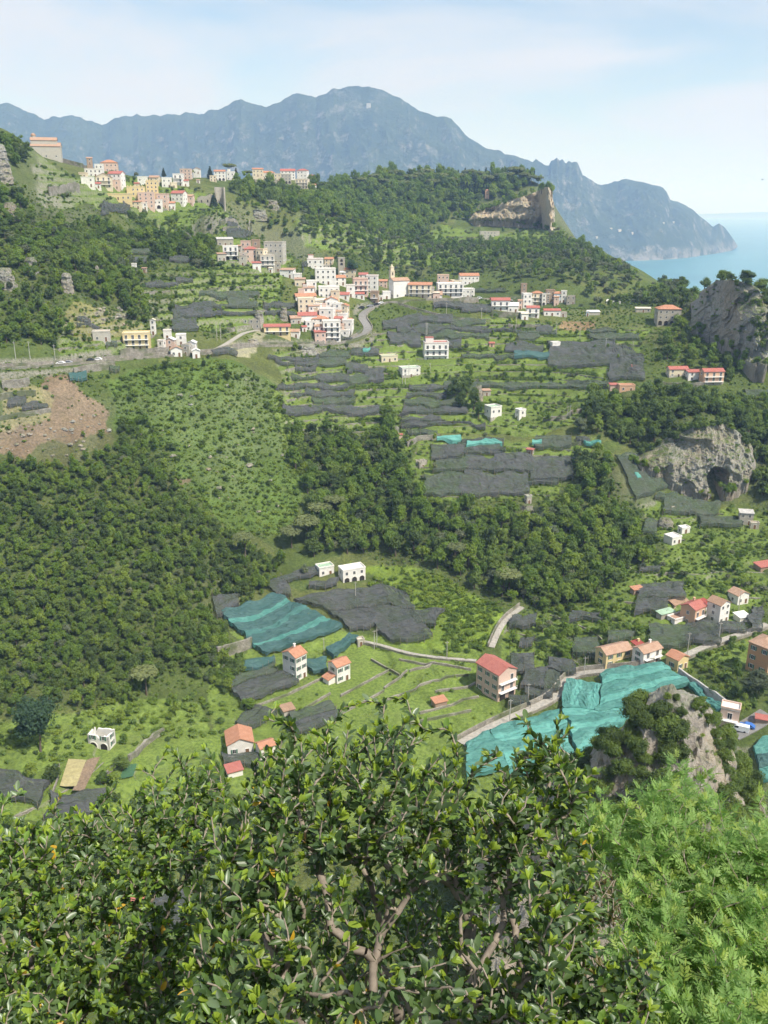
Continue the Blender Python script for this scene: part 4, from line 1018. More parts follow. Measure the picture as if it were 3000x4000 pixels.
# house low on the villa slope, and a row of specks on the far mountain
house('farmhouse', 'long stone farmhouse on the terraces under the villa cliff', 1872, 1950, 906, 936, 'g', 'f', 'e', 0, 0.4, cat='farmhouse')
house('pavilion', 'small round domed pavilion in the villa trees', 1893, 1910, 742, 778, 's', 'h', 'o', 0, 1.0, cat='pavilion', noblock=True)
def far_house(u, v, w, h, label, Y):
    p = at(u, v, Y); x, y = p.x, p.y
    i = np.argmin(((MTN[..., 0] - x) ** 2 + (MTN[..., 1] - y) ** 2).ravel()); z = MTN[..., 2].ravel()[i]
    r = empty('coast_house', (x, y, z), R(10)); tag(r, label, 'house', 'white houses on the far coast')
    b = MB(); w *= 0.42; h *= 0.45; b.box(-w / 2, w / 2, -8, 8, -15, h); b.build('wall', [MAT['plaster_cream']], r)
    b = MB(); b.box(-w / 2 - 0.5, w / 2 + 0.5, -8.5, 8.5, h, h + 1); b.build('roof', [MAT['flat_beige']], r)
def far_ground(u, v):
    rx, rz = ray(u, v); j = int(np.argmin(np.abs(MTN[:110, :, 0] / MTN[:110, :, 1] - rx)[60])); pr = MTN[:110, j]
    d_ = CAM_Z + rz * pr[:, 1] - pr[:, 2]; k = np.nonzero((d_[:-1] > 0) & (d_[1:] <= 0))[0]
    return float(pr[k[0], 1]) if len(k) else 5900.0
for u, v, w, h in [(2385,893,36,14),(2420,897,40,16),(2590,868,30,12),(2630,866,24,12),(2470,905,22,12),(2330,925,22,12)]:
    far_house(u, v, w, h, 'white house on the far headland across the bay', far_ground(u, v))
r_ = empty('sanctuary', at(1440, 403, 5780), 0); tag(r_, 'tiny pale sanctuary high on the far mountain', 'church')
r_.location.z = at(1440, 408, far_ground(1440, 408)).z; r_.location.y = far_ground(1440, 408); r_.location.x = ray(1440, 408)[0] * r_.location.y
mbpart(lambda b: b.box(-13, 13, -10, 10, -30, 5), 'wall', [MAT['plaster_grey']], r_); mbpart(lambda b: b.box(-14, 14, -11, 11, 5, 6.5), 'roof', [MAT['tile_terracotta']], r_)
# ================================================================ ROCKS
def noise3(P, s, oct=4, ridged=True):
    x, y, z = P[..., 0] / s, P[..., 1] / s, P[..., 2] / s
    o, amp, tot = 0, 1, 0
    for k in range(oct):
        f = 2 ** k
        n = (vnoise(x * f + 3.1 * k, y * f + z * f * 0.37 + 7.7) + vnoise(y * f + 11.3, z * f + x * f * 0.31 + 2.2 * k) + vnoise(z * f + 5.5, x * f + y * f * 0.29 + 8.8)) / 3
        if ridged: n = 1 - abs(2 * n - 1)
        o = o + n * amp; tot += amp; amp *= 0.52
    return o / tot
def cliff(name, label, bot, top, lean=8, back=14, rough=3.0, ns=120, nt=60, cave=None, mat='limestone', drop=6, noise_s=14):
    B = np.array([tuple(ground(u, v)) for u, v in bot]); n = len(B)
    T = []
    for (u, v), b_ in zip(top, B):
        Y = b_[1] + lean; T.append(tuple(at(u, v, Y)))
    T = np.array(T); s = np.linspace(0, 1, ns); ks = np.linspace(0, 1, n)
    ip = lambda A: np.stack([np.interp(s, ks, A[:, i]) for i in range(3)], 1)
    B, T = ip(B), ip(T)
    for _ in range(8): B[1:-1] = (B[:-2] + 2 * B[1:-1] + B[2:]) / 4; T[1:-1] = (T[:-2] + 2 * T[1:-1] + T[2:]) / 4
    rows = [B - np.array([0, 0, drop])]
    for k in range(nt):
        f = k / (nt - 1); bulge = math.sin(f * math.pi) * rough * 0.7
        p = B * (1 - f) + T * f; p[:, 1] -= bulge; rows.append(p)
    for k in range(1, 14):
        f = k / 13; p = T.copy(); p[:, 1] += back * f; p[:, 0] *= (1 + back * f / p[:, 1]); p[:, 2] -= drop * f * f * 1.6; rows.append(p)
    G = np.stack(rows)
    st_ = np.array([1, 1, 0.28])
    dn = (noise3(G, noise_s, 5) - 0.62) * rough * 3.6 + (noise3(G + 40, noise_s * 0.3, 4) - 0.6) * rough * 1.7 + (noise3(G * st_ + 11, noise_s * 0.45, 4) - 0.62) * rough * 2.2
    # bedding ledges
    dn += np.tanh(np.sin(G[..., 2] / 2.3 + 2.5 * noise3(G, 25, 2)) * 2.0) * rough * 0.22
    ed = np.clip(np.minimum(s, 1 - s) / 0.08, 0, 1)[None, :]
    G[..., 1] -= dn * ed; G[..., 2] += (noise3(G + 9, 6, 3) - 0.6) * rough * 0.6 * ed
    if cave:
        for (cu, cv, wpx, hpx, dep) in cave:
            uu_, vv_, ff_ = project([G[..., 0], G[..., 1], G[..., 2]])
            q = ((uu_ - cu) / wpx) ** 2 + np.where(vv_ > cv, ((vv_ - cv) / (hpx * 1.6)) ** 2, ((vv_ - cv) / hpx) ** 2)
            q = q + (noise3(G + 3, 7, 3) - 0.55) * 1.1
            G[..., 1] += dep * np.clip(1.15 - q, 0, 1) ** 0.5 * (q < 1.15)
    o = link(name, fast_mesh(name, G.reshape(-1, 3), grid_faces(len(rows), ns), [MAT[mat]], smooth=False)); tag(o, label, 'cliff'); return G
G1_ = cliff('cliff', 'pale weathered cliff under the villa garden', [(1830,868),(1880,868),(1950,872),(2050,884),(2110,893),(2145,905),(2168,890)], [(1830,842),(1880,822),(1950,798),(2030,775),(2090,752),(2132,732),(2155,752)], 10, 40, 9.0, 170, 60, None, 'limestone_warm', 18, 26)
G2_ = cliff('cliff', 'broad limestone cliff with a dark cave above the netted field', [(2455,1800),(2540,1832),(2640,1885),(2740,1932),(2800,1930),(2870,1900),(2945,1850)], [(2480,1772),(2555,1740),(2640,1690),(2720,1652),(2800,1645),(2880,1690),(2945,1770)], 7, 24, 3.2, 150, 90, [(2805,1868,47,50,14),(2690,1905,30,26,4)], 'limestone', 10, 13)
G3_ = cliff('cliff', 'grey rock outcrop crowned with pines on the skyline', [(2682,1290),(2730,1295),(2790,1345),(2850,1392),(2900,1412),(2945,1432),(2975,1432)], [(2697,1185),(2722,1140),(2785,1098),(2850,1095),(2910,1115),(2960,1165),(2990,1215)], 20, 40, 6.5, 150, 70, [(2745,1225,28,36,6),(2850,1330,34,30,4)], 'limestone', 12, 16)
def rock_mound(name, label, c, z1, rtop, rbot, zbot, na=72, nz=60, rough=0.3, group=None, mat='limestone', sq=(1, 1), cat='rock', pw=1.3, ns_=12, cap=0.86):
    a = np.linspace(0, 2 * np.pi, na + 1)[:-1]; rows = []
    for k in range(nz):
        f = k / (nz - 1)                                        # 0 bottom .. 1 top
        r = rtop + (rbot - rtop) * (1 - f) ** pw
        if f > cap: r *= math.sqrt(max(0.0, 1 - ((f - cap) / (1 - cap)) ** 2)) * 0.98 + 0.02
        z = zbot + (z1 - zbot) * f
        rows.append(np.stack([c[0] + r * np.cos(a) * sq[0], c[1] + r * np.sin(a) * sq[1], np.full(na, z)], 1))
    G = np.stack(rows); cc = np.array([c[0], c[1]])
    d = (noise3(G, ns_, 5) - 0.6) * rough * rtop * 2.8 + (noise3(G + 70, ns_ * 0.3, 4) - 0.6) * rough * rtop * 1.3 + (noise3(G * np.array([1, 1, 0.3]) + 20, ns_ * 0.5, 4) - 0.62) * rough * rtop * 1.8 + np.tanh(np.sin(G[..., 2] / (ns_ * 0.2) + 3 * noise3(G, ns_ * 2, 2)) * 2) * rough * rtop * 0.16
    rad = G[..., :2] - cc; rl = np.linalg.norm(rad, axis=2, keepdims=True) + 1e-6
    G[..., :2] += rad / rl * np.minimum(d[..., None], 3 * rl); G[..., 2] += (noise3(G + 5, ns_ * 0.5, 3) - 0.6) * rough * rtop * 0.8
    i = np.arange(nz - 1)[:, None] * na + np.arange(na)[None]; j = np.arange(nz - 1)[:, None] * na + (np.arange(na)[None] + 1) % na
    F = np.stack([i, j, j + na, i + na], -1).reshape(-1, 4)
    o = link(name, fast_mesh(name, G.reshape(-1, 3), F, [MAT[mat]], smooth=False)); tag(o, label, cat, group); return o, G
CRAG_C = at(2665, 2740, 150)
def make_crag():
    n = 150; c = (CRAG_C.x, CRAG_C.y + 2); zt = CRAG_C.z + 1.0
    gx_, gy2 = np.meshgrid(np.linspace(-40, 40, n), np.linspace(-40, 40, n)); X, Y = gx_ + c[0], gy2 + c[1]
    an = np.arctan2(gy2, gx_)
    d = np.hypot(gx_ * 1.02, gy2) * (1 + 0.45 * (fbm(X, Y, 16, 3) - 0.5)) + 2.2 * (fbm(X + 70, Y, 5, 3) - 0.5)
    d2 = np.hypot(gx_ + 6.5, gy2 + 3.5) * (1 + 0.4 * (fbm(X + 30, Y, 12, 3) - 0.5))
    f = lambda q: np.where(q < 3.2, 0.45 * q, 1.44 + (q - 3.2) * 1.75 - np.clip(q - 14, 0, None) * 0.35)
    z = zt - np.minimum(f(np.maximum(d, 0)), f(d2) + 5.0)
    z += (fbm(X, Y, 7, 4, True) - 0.6) * 7.0 + (fbm(X + 9, Y + 4, 2.6, 3, True) - 0.6) * 2.6
    z += np.tanh(np.sin(z / 1.5 + 5 * fbm(X, Y, 20, 2)) * 2.2) * 0.75
    z = np.maximum(z, 118 + 0 * z); G = np.stack([X + (fbm(X, z, 4, 3) - 0.5) * 1.6, Y + (fbm(Y, z, 4, 3) - 0.5) * 1.6, z], -1)
    o = link('crag', fast_mesh('crag', G.reshape(-1, 3), grid_faces(n, n), [MAT['limestone_dry']], smooth=False)); tag(o, 'steep near limestone crag with trees clinging to its sides', 'crag')
    return G, np.degrees(an) % 360, (zt - z)
CRAG, CRAG_A, CRAG_D = make_crag()
def outcrop(label, u, vb, vt, wpx, group=None, mat='limestone', sq=(1, 0.8), dz=3):
    g_ = ground(u, vb); s = project(g_)[2] / FOC; r = wpx * s / 2 * 0.8
    BLOCK.append((g_.x, g_.y + r * 0.5, r * 0.3))
    return rock_mound('rock', label, (g_.x, g_.y + r * 0.6), g_.z + (vb - vt) * s * 0.72, r * 0.6, r * 1.35, g_.z - dz, 44, 34, 0.5, group, mat, sq, 'rock', 1.2, max(2.0, r * 0.8))
outcrop('bare rock spire beside the dark oak clump', 1868, 1565, 1478, 34); outcrop('rock knoll carrying the white stone hut', 2062, 2002, 1962, 52); outcrop('pale rock bank under the bare stone hut', 2602, 2062, 2012, 60)
outcrop('tall grey rock face at the wooded skyline', 5, 700, 520, 60); outcrop('pale rock slab in the upper wood', 40, 850, 770, 50); outcrop('grey cliff face above the road wood', 18, 1120, 1020, 70)
outcrop('jagged rock fin in the upper wood', 262, 1140, 1040, 42); outcrop('small pale rock among the upper trees', 120, 1060, 985, 46); outcrop('rock under the village terraces', 1010, 1250, 1195, 34); outcrop('rock beside the village nets', 1108, 1250, 1180, 28)
outcrop('rocky bank under the foot of the village', 1195, 1366, 1342, 80, None, 'limestone_dry'); outcrop('rock step above the side lane', 985, 1345, 1318, 50, None, 'limestone_dry')
outcrop('dark rock with a hollow below the ridge', 1010, 850, 805, 60); outcrop('rock wall below the ridge convent', 1060, 812, 770, 50)
outcrop('light rock in the gorge wood', 1850, 2205, 2150, 40); outcrop('rock edge under the black net', 1540, 1690, 1655, 40)
# boulders on the landslide and the scrub slope
rnd_b = random.Random(5); BMESH = []
for k in range(5):
    b = bmesh.new(); bmesh.ops.create_icosphere(b, subdivisions=2, radius=1.0)
    for v in b.verts: v.co *= 0.7 + 0.5 * rnd_b.random(); v.co.z *= 0.7
    m_ = bpy.data.meshes.new('boulder'); b.to_mesh(m_); b.free(); m_.materials.append(MAT['limestone_dry']); BMESH.append(m_)
def boulders(poly, n, r0, r1, label, group):
    us, vs = [p[0] for p in poly], [p[1] for p in poly]; k = 0
    while k < n:
        u, v = rnd_b.uniform(min(us), max(us)), rnd_b.uniform(min(vs), max(vs))
        if not inpoly(np.array([u]), np.array([v]), poly)[0]: continue
        p = ground(u, v); r = r0 + (r1 - r0) * rnd_b.random() ** 2
        o = link('boulder', rnd_b.choice(BMESH), None, (p.x, p.y, p.z + r * 0.15), rnd_b.uniform(0, 6)); o.scale = (r * rnd_b.uniform(.8, 1.5), r, r * rnd_b.uniform(.6, 1.0)); tag(o, label, 'boulder', group); k += 1
boulders([(180,1650),(400,1620),(460,1720),(420,1790),(0,1770),(0,1690)], 60, 0.3, 1.3, 'pale boulder lying on the bare red landslide', 'boulders on the landslide')
boulders([(500,1700),(800,1450),(1000,1480),(1130,1800),(1100,2000),(900,2000),(650,1800)], 42, 0.4, 1.7, 'pale boulder showing in the green scrub slope', 'boulders in the scrub')
boulders([(260,1220),(450,1195),(540,1250),(460,1290),(300,1280)], 45, 0.4, 1.5, 'pale boulder on the slope above the grey concrete house', 'boulders above the grey house')

# ================================================================ WALLS
t = NT('drystone'); b1, b2, b3 = t.noise(0.5, 4, 0.6), t.noise(2.6, 4, 0.7), t.noise(0.12, 3, 0.5)
vo = t.n('ShaderNodeTexVoronoi'); vo.inputs['Scale'].default_value = 2.4; t.l(t.pos(), vo.inputs[0])
c = t.mix(t.rng(b1, 0.35, 0.65, 0, 1), (0.23, 0.21, 0.175), (0.40, 0.375, 0.32)); c = t.mix(t.rng(b2, 0.4, 0.65, 0, 0.6), c, (0.10, 0.095, 0.08))
c = t.mix(t.rng(b3, 0.5, 0.62, 0, 0.75), c, (0.095, 0.125, 0.045))
t.done(t.bsdf(c, 0.95, 0.15, t.bump(t.math('ADD', vo.outputs['Distance'], b2), 0.8, 0.2)))
def wall_ribbon(name, label, P, hgt_up, down, th=0.5, mat='drystone', group=None, kind=None, cat='wall', wob=0.25):
    P = np.asarray(P); n = len(P)
    if n < 2: return None
    T = np.gradient(P[:, :2], axis=0); T /= np.linalg.norm(T, axis=1)[:, None] + 1e-9; N = np.stack([T[:, 1], -T[:, 0]], 1) * th / 2
    Vv = []
    for i in range(n):
        up = hgt_up[i] if hasattr(hgt_up, '__len__') else hgt_up
        zt = P[i, 2] + up + rnd_b.uniform(-wob, wob) * 0.5; zb = P[i, 2] - down
        a_, b_ = P[i, :2] - N[i], P[i, :2] + N[i]
        Vv += [(a_[0], a_[1], zb), (a_[0], a_[1], zt), (b_[0], b_[1], zt), (b_[0], b_[1], zb)]
    F = [(4 * i + j, 4 * i + j + 1, 4 * i + j + 5, 4 * i + j + 4) for i in range(n - 1) for j in range(3)] + [(0, 3, 2, 1), (4 * n - 4, 4 * n - 3, 4 * n - 2, 4 * n - 1)]
    o = link(name, new_mesh(name, Vv, F, [MAT[mat]])); tag(o, label, cat, group, kind or 'thing'); return o
def resample(Q, step=2.0):
    Q = np.asarray(Q, float); d = np.concatenate([[0], np.cumsum(np.linalg.norm(np.diff(Q[:, :2], axis=0), axis=1))]); n = max(2, int(d[-1] / step) + 1)
    return np.stack([np.interp(np.linspace(0, d[-1], n), d, Q[:, i]) for i in range(3)], 1)
def wall_px(label, pts, up=1.6, down=1.5, th=0.6, mat='drystone', group=None, name='stone_wall', wob=0.25):
    Q = resample([tuple(ground(u, v)) for u, v in pts]); Q[:, 2] = height(Q[:, 0], Q[:, 1])
    return wall_ribbon(name, label, Q, up, down, th, mat, group, wob=wob)
MW = 'low dry stone wall stepping across the green meadow'
for pts in ([(960,2775),(1130,2715),(1270,2650)], [(1190,2772),(1290,2712)], [(1330,2722),(1480,2642),(1520,2620)], [(1150,2862),(1330,2792),(1500,2702)], [(1500,2692),(1590,2622)], [(1600,2624),(1700,2590)],
            [(1500,2742),(1700,2662),(1830,2640)], [(1700,2705),(1870,2670)], [(1640,2790),(1800,2740),(1870,2725)], [(1560,2580),(1660,2600),(1840,2620)], [(1450,2580),(1560,2640)], [(1600,2830),(1840,2780)]):
    wall_px(MW, pts, 0.9, 1.2, 0.5, group='meadow terrace walls')
wall_px('tall pale stone wall at the foot of the wood', [(850,2572),(920,2552),(985,2530)], 4.6, 1.0, 0.8); wall_px('crumbling pale stone wall running down to the shrub', [(505,2975),(560,2920),(640,2862)], 2.0, 1.0, 0.8, wob=0.9)
wall_px('short stone wall beside the sloping black net', [(860,2650),(880,2620)], 2.5, 1, 0.8); wall_px('long dark boundary wall at the end of the teal nets', [(2648,2640),(2720,2690),(2790,2735),(2835,2775)], 3.2, 2.5, 0.6, 'flat_grey', wob=0.05)
wall_px('high stone revetment below the hillside church', [(192,765),(250,758),(312,752)], 5.5, 1, 0.8); wall_px('grey garden wall beside the hillside church', [(245,632),(320,640),(385,652)], 3.4, 1, 0.7, wob=0.05)
wall_px('pale revetment under the ridge convent', [(985,720),(1040,722),(1085,720)], 4.5, 1, 0.8, wob=0.05); wall_px('long revetment under the white flats', [(1692,1190),(1780,1188),(1868,1184)], 3.6, 1, 0.7, wob=0.05)
wall_px('stone revetment below the ruined apse', [(860,882),(920,880),(975,878)], 4.0, 1, 0.8); wall_px('second revetment below the ruined apse', [(870,905),(930,902),(985,900)], 3.0, 1, 0.8)
wall_px('beige wall under the white houses of the row', [(1920,1236),(1970,1240),(2030,1242)], 3.4, 1, 0.7, wob=0.05); wall_px('pale retaining wall with a gate on the terraces', [(1985,1276),(2050,1282),(2110,1284)], 2.4, 1, 0.7, wob=0.05)
wall_px('grey field wall beside the grey ruin house', [(868,1302),(918,1300)], 2.6, 1, 0.6, wob=0.05); wall_px('stone revetment of the house platform', [(2540,1515),(2640,1520),(2745,1518)], 3.6, 1.5, 0.9); wall_px('pale stone bank behind the netted field', [(1590,1745),(1650,1720),(1720,1712)], 2.6, 1, 0.8)
wall_px('concrete garden wall behind the teal nets', [(2160,1740),(2270,1738)], 2.0, 1, 0.6, wob=0.02); wall_px('pale stone bank beside the white cube house', [(2120,1648),(2200,1640),(2270,1612)], 2.2, 1, 0.7)
wall_px('stone wall below the valley garden plots', [(390,3060),(440,3010),(470,2980)], 1.6, 1, 0.6); wall_px('low wall beside the bare garden plot', [(205,3110),(225,3050),(232,2990)], 0.8, 0.5, 0.4)
wall_px('broad stone wall in the bank beside the landslide', [(10,1520),(70,1512),(118,1505)], 3.6, 1, 0.8); wall_px('lower wall in the bank beside the landslide', [(0,1560),(80,1548),(142,1545)], 2.6, 1, 0.8); wall_px('pale edge wall over the landslide', [(0,1640),(100,1625),(200,1608)], 1.8, 1, 0.8)
wall_px('stone revetment below the valley road', [(290,1465),(380,1448),(450,1440)], 3.4, 1, 0.8); wall_px('revetment above the road under the yellow house', [(470,1392),(560,1385),(660,1380)], 3.2, 0.5, 0.7, wob=0.05)
# parapets follow the roads
def parapet(road, side, label, up=1.0, a=0, b=None, mat='drystone', down=2.4):
    L = ROADLINE[road]; N, p, q = strip(L, ROADS[road][1] + 0.6); E = (q if side > 0 else p)
    Q = np.column_stack([E, L[:, 2] + 0.2])[a:b]; wall_ribbon('parapet_wall', label, Q, up, down, 0.4, mat, wob=0.02)
parapet('valley_road', 1, 'pale stone parapet along the outer edge of the valley road', 0.9, down=3.6)
parapet('valley_road', -1, 'low stone wall along the hill side of the valley road', 1.6, 0, 90, down=0.5)
parapet('village_road', 1, 'parapet of the village road above the nets', 0.9, down=2.5); parapet('terrace_lane', 1, 'low wall edging the lane through the terraces', 0.7); parapet('valley_lane', -1, 'tall stone wall lining the upper side of the winding lane', 1.7, 0, 40)
parapet('valley_lane', 1, 'low wall between the winding lane and the teal nets', 0.6); parapet('upper_lane', 1, 'stone parapet of the lane to the tall orange house', 0.9, down=4); parapet('footpath', -1, 'pale wall climbing beside the narrow footpath', 1.4); parapet('meadow_path', 1, 'low wall under the meadow path', 0.4, down=2.2)
# terrace risers: one wall for each level of a terraced slope, broken where the slope turns
TL = {'below_village': 'dry stone terrace wall on the slope below the village', 'net_field': 'dry stone terrace wall in the netted field', 'right': 'dry stone terrace wall in the orchard hamlet', 'upper': 'dry stone terrace wall between the church and the village', 'villa_slope': 'dry stone terrace wall under the villa cliff', 'left_valley': 'dry stone terrace wall in the lower meadow by the ruin', 'slope_over_road': 'dry stone terrace wall above the valley road'}
for k, lab in TL.items():
    pts, hh = TERR[k]; p = gpoly(pts); m = inpoly(GX, GY, p)
    ii = np.nonzero(m.any(1))[0]; lo, hi = H[m].min(), H[m].max()
    levels = np.arange(lo + hh, hi, hh * (1.0 if k in ('below_village', 'net_field') else 1.6))
    made = 0
    for Lv in levels:
        seg = []
        def flush():
            global made_
            if len(seg) >= 7:
                Q = resample(np.array(seg), 2.6)
                for _ in range(3): Q[1:-1, :2] = (Q[:-2, :2] + 2 * Q[1:-1, :2] + Q[2:, :2]) / 4
                Q[:, 2] = Lv - hh * 0.35
                wall_ribbon('terrace_wall', lab, Q, hh * 0.42, hh * 0.5, 0.45, group='terrace walls: ' + k.replace('_', ' '))
                return 1
            return 0
        for j in range(0, NA, 3):
            col = H[ii[0]:ii[-1] + 1, j]; mk = m[ii[0]:ii[-1] + 1, j]
            kx = np.nonzero(mk[:-1] & (col[:-1] < Lv) & (col[1:] >= Lv))[0]
            if len(kx) == 0:
                made += flush(); seg = []; continue
            i = kx[0]; f = (Lv - col[i]) / (col[i + 1] - col[i] + 1e-9); Y = gy[ii[0] + i] * (1 - f) + gy[ii[0] + i + 1] * f
            pt = (ga[j] * Y, Y, Lv)
            if seg and (abs(pt[1] - seg[-1][1]) > 7 or rnd_b.random() < 0.02):
                made += flush(); seg = []
            seg.append(pt)
        made += flush(); seg = []

# ================================================================ NETS
def netmat(name, c1, c2, c3, thin=1.0):
    t = NT(name); mp = t.n('ShaderNodeMapping'); mp.inputs['Scale'].default_value = (0.22, 1.0, 1.0); t.l(t.pos(), mp.inputs[0])
    w1, w2, w3 = t.noise(1.3, 5, 0.7, mp.outputs[0], 0.6), t.noise(0.16, 3, 0.5), t.noise(4.0, 3, 0.6)
    c = t.mix(t.rng(w1, 0.36, 0.64, 0, 1), c1, c2); c = t.mix(t.rng(w2, 0.42, 0.62, 0, 0.6), c, c3); c = t.mix(t.rng(w3, 0.45, 0.7, 0, 0.35), c, c2)
    d = t.bsdf(c, 0.7, 0.15, t.bump(t.math('ADD', w1, t.math('MULTIPLY', w3, 0.3)), 0.9, 0.45))
    tp = t.n('ShaderNodeBsdfTransparent'); mx = t.n('ShaderNodeMixShader'); t.l(t.math('MULTIPLY', t.rng(w1, 0.38, 0.66, 0.04, 0.55), t.rng(w2, 0.35, 0.6, thin * 0.5, thin)), mx.inputs[0]); t.l(d, mx.inputs[1]); t.l(tp.outputs[0], mx.inputs[2])
    return t.done(mx.outputs[0])
netmat('net_black', (0.044, 0.048, 0.049), (0.125, 0.132, 0.130), (0.066, 0.090, 0.055))
netmat('net_weathered', (0.055, 0.070, 0.054), (0.110, 0.128, 0.098), (0.078, 0.12, 0.055))
netmat('net_teal', (0.045, 0.16, 0.14), (0.14, 0.34, 0.295), (0.065, 0.21, 0.18), 0.5); netmat('net_teal_bright', (0.07, 0.25, 0.215), (0.18, 0.44, 0.38), (0.10, 0.30, 0.26), 0.4); netmat('net_dark_teal', (0.030, 0.075, 0.076), (0.095, 0.18, 0.17), (0.042, 0.11, 0.104), 0.6)
netmat('net_faded_teal', (0.045, 0.13, 0.12), (0.12, 0.26, 0.235), (0.055, 0.16, 0.145), 0.6)
simple('pole_wood', (0.22, 0.19, 0.15), 0.9, 0.3, 4)
NETPOLY = []; nrs0 = np.random.RandomState(77)
def near_house(x, y, z, most=10):
    best = min(HOUSES, key=lambda h_: (h_[0].location.x - x) ** 2 + (h_[0].location.y - y) ** 2)[0]; l_ = best['label'].split()
    while len(l_) > most: l_ = l_[:-1]
    while l_[-1] in ('and', 'with', 'the', 'a', 'of', 'in', 'on', 'beside', 'above', 'below', 'under', 'at', 'behind', 'between', 'small', 'wide', 'long', 'to', 'red', 'orange', 'white', 'bright', 'stone', 'pale', 'tiled', 'green', 'brown', 'flat', 'three', 'large', 'before', 'facing', 'among', 'dark', 'blue', 'black', 'teal', 'yellow'): l_ = l_[:-1]
    dz_ = z - best.location.z
    return ('uphill from' if dz_ > 2 else 'downhill from' if dz_ < -2 else 'level with') + ' the ' + ' '.join(l_)
def net(quad, mat='net_black', label=None, cat='shade net', group=None, hp=2.3, world=None, posts=True, parent=None, cell=1.2, sag=0.55, hang=True, zl=0.0, name='shade_net'):
    Q = np.array(world if world is not None else [tuple(ground(u, v)) for u, v in quad])     # far-left, far-right, near-right, near-left
    if parent is None: Q[:, :2] = Q[:, :2].mean(0) + (Q[:, :2] - Q[:, :2].mean(0)) * 1.07
    L1 = max(np.linalg.norm(Q[1, :2] - Q[0, :2]), np.linalg.norm(Q[2, :2] - Q[3, :2])); L2 = max(np.linalg.norm(Q[3, :2] - Q[0, :2]), np.linalg.norm(Q[2, :2] - Q[1, :2]))
    n1, n2 = int(min(70, max(6, L1 / cell))), int(min(70, max(6, L2 / cell)))
    a, b = np.meshgrid(np.linspace(0, 1, n1 + 1), np.linspace(0, 1, n2 + 1))
    X = (Q[0, 0] * (1 - a) + Q[1, 0] * a) * (1 - b) + (Q[3, 0] * (1 - a) + Q[2, 0] * a) * b
    Y = (Q[0, 1] * (1 - a) + Q[1, 1] * a) * (1 - b) + (Q[3, 1] * (1 - a) + Q[2, 1] * a) * b
    # ragged outline
    ed = np.clip(np.minimum(np.minimum(a, 1 - a) * n1, np.minimum(b, 1 - b) * n2) / 3, 0, 1)
    X = X + (fbm(X + 31, Y, 6, 3) - 0.5) * 4.0 * (1 - 0.6 * ed); Y = Y + (fbm(X, Y + 77, 6, 3) - 0.5) * 4.0 * (1 - 0.6 * ed)
    Z = height(X, Y); Zs = Z.copy()
    for _ in range(2):
        Zp = np.pad(Zs, 1, mode='edge'); Zs = np.maximum(Zs, (Zp[:-2, 1:-1] + Zp[2:, 1:-1] + Zp[1:-1, :-2] + Zp[1:-1, 2:] + Zs * 2) / 6)
    # rows of posts lift it, it sags between them
    Zt = Zs + hp + zl + sag * (np.abs(np.sin(b * n2 * cell / 3.4 * math.pi)) - 0.6) + (fbm(X, Y, 3.2, 3) - 0.5) * 1.3 + (fbm(X, Y, 12, 2) - 0.5) * 1.2
    Zt = Zt + nrs0.uniform(-0.3, 0.3, Zt.shape) * ed
    T = np.stack([X, Y, Zt], -1)
    Vv = T.reshape(-1, 3); F = grid_faces(n2 + 1, n1 + 1)
    if hang:       # the sides hang down almost to the ground
        idx = np.arange((n1 + 1) * (n2 + 1)).reshape(n2 + 1, n1 + 1)
        rim = np.concatenate([idx[0, :-1], idx[:-1, -1], idx[-1, :0:-1], idx[:0:-1, 0]])
        low = Vv[rim].copy(); low[:, 2] = Z.reshape(-1)[rim] * 0.55 + low[:, 2] * 0.45 - 0.1 + np.array([rnd_b.uniform(-0.3, 0.5) for _ in rim]); ctr = Vv.mean(0)
        low[:, :2] += (low[:, :2] - ctr[:2]) * 0.012; nb = len(Vv); Vv = np.vstack([Vv, low]); m_ = len(rim); k = np.arange(m_)
        F = np.vstack([F, np.stack([rim, rim[(k + 1) % m_], nb + (k + 1) % m_, nb + k], 1)])
    me_ = fast_mesh('net', Vv, F, [MAT[mat]], smooth=False)
    if parent is not None: return link('net_panel', me_, parent)
    if quad is not None: NETPOLY.append([tuple(q) for q in Q])
    if group: group = 'shade nets over the terraces'; label = ('long thin ' if quad is None else '') + ('greenish' if mat == 'net_weathered' else 'black') + ' net ' + near_house(float(Q[:, 0].mean()), float(Q[:, 1].mean()), float(Q[:, 2].mean()), 8 if quad is None else 10)
    r = empty(name, (0, 0, 0)); tag(r, label, cat, group)
    base = Vector((float(Q[:, 0].mean()), float(Q[:, 1].mean()), float(Z.min()))); r.location = base
    o = link('net', me_, r, -base)
    if posts:
        for i, j in ((0, 0), (0, n1), (n2, 0), (n2, n1), (n2, n1 // 2), (n2, n1 // 4), (n2, 3 * n1 // 4)):
            x, y = float(X[i, j]), float(Y[i, j]); g_ = float(Z[i, j])
            o = link('post', POST, r, (x - base.x, y - base.y, g_ - 0.5 - base.z)); o.scale = (1, 1, hp + zl + 1.3)
    return r
b = MB(); b.tube((0, 0, 0), (0, 0, 1), 0.09, 0.07, 6); POST = b.mesh('post', [MAT['pole_wood']])
B4 = lambda u0, v0, u1, v1, sk=0: [(u0 + sk, v0), (u1 + sk, v0), (u1, v1), (u0, v1)]
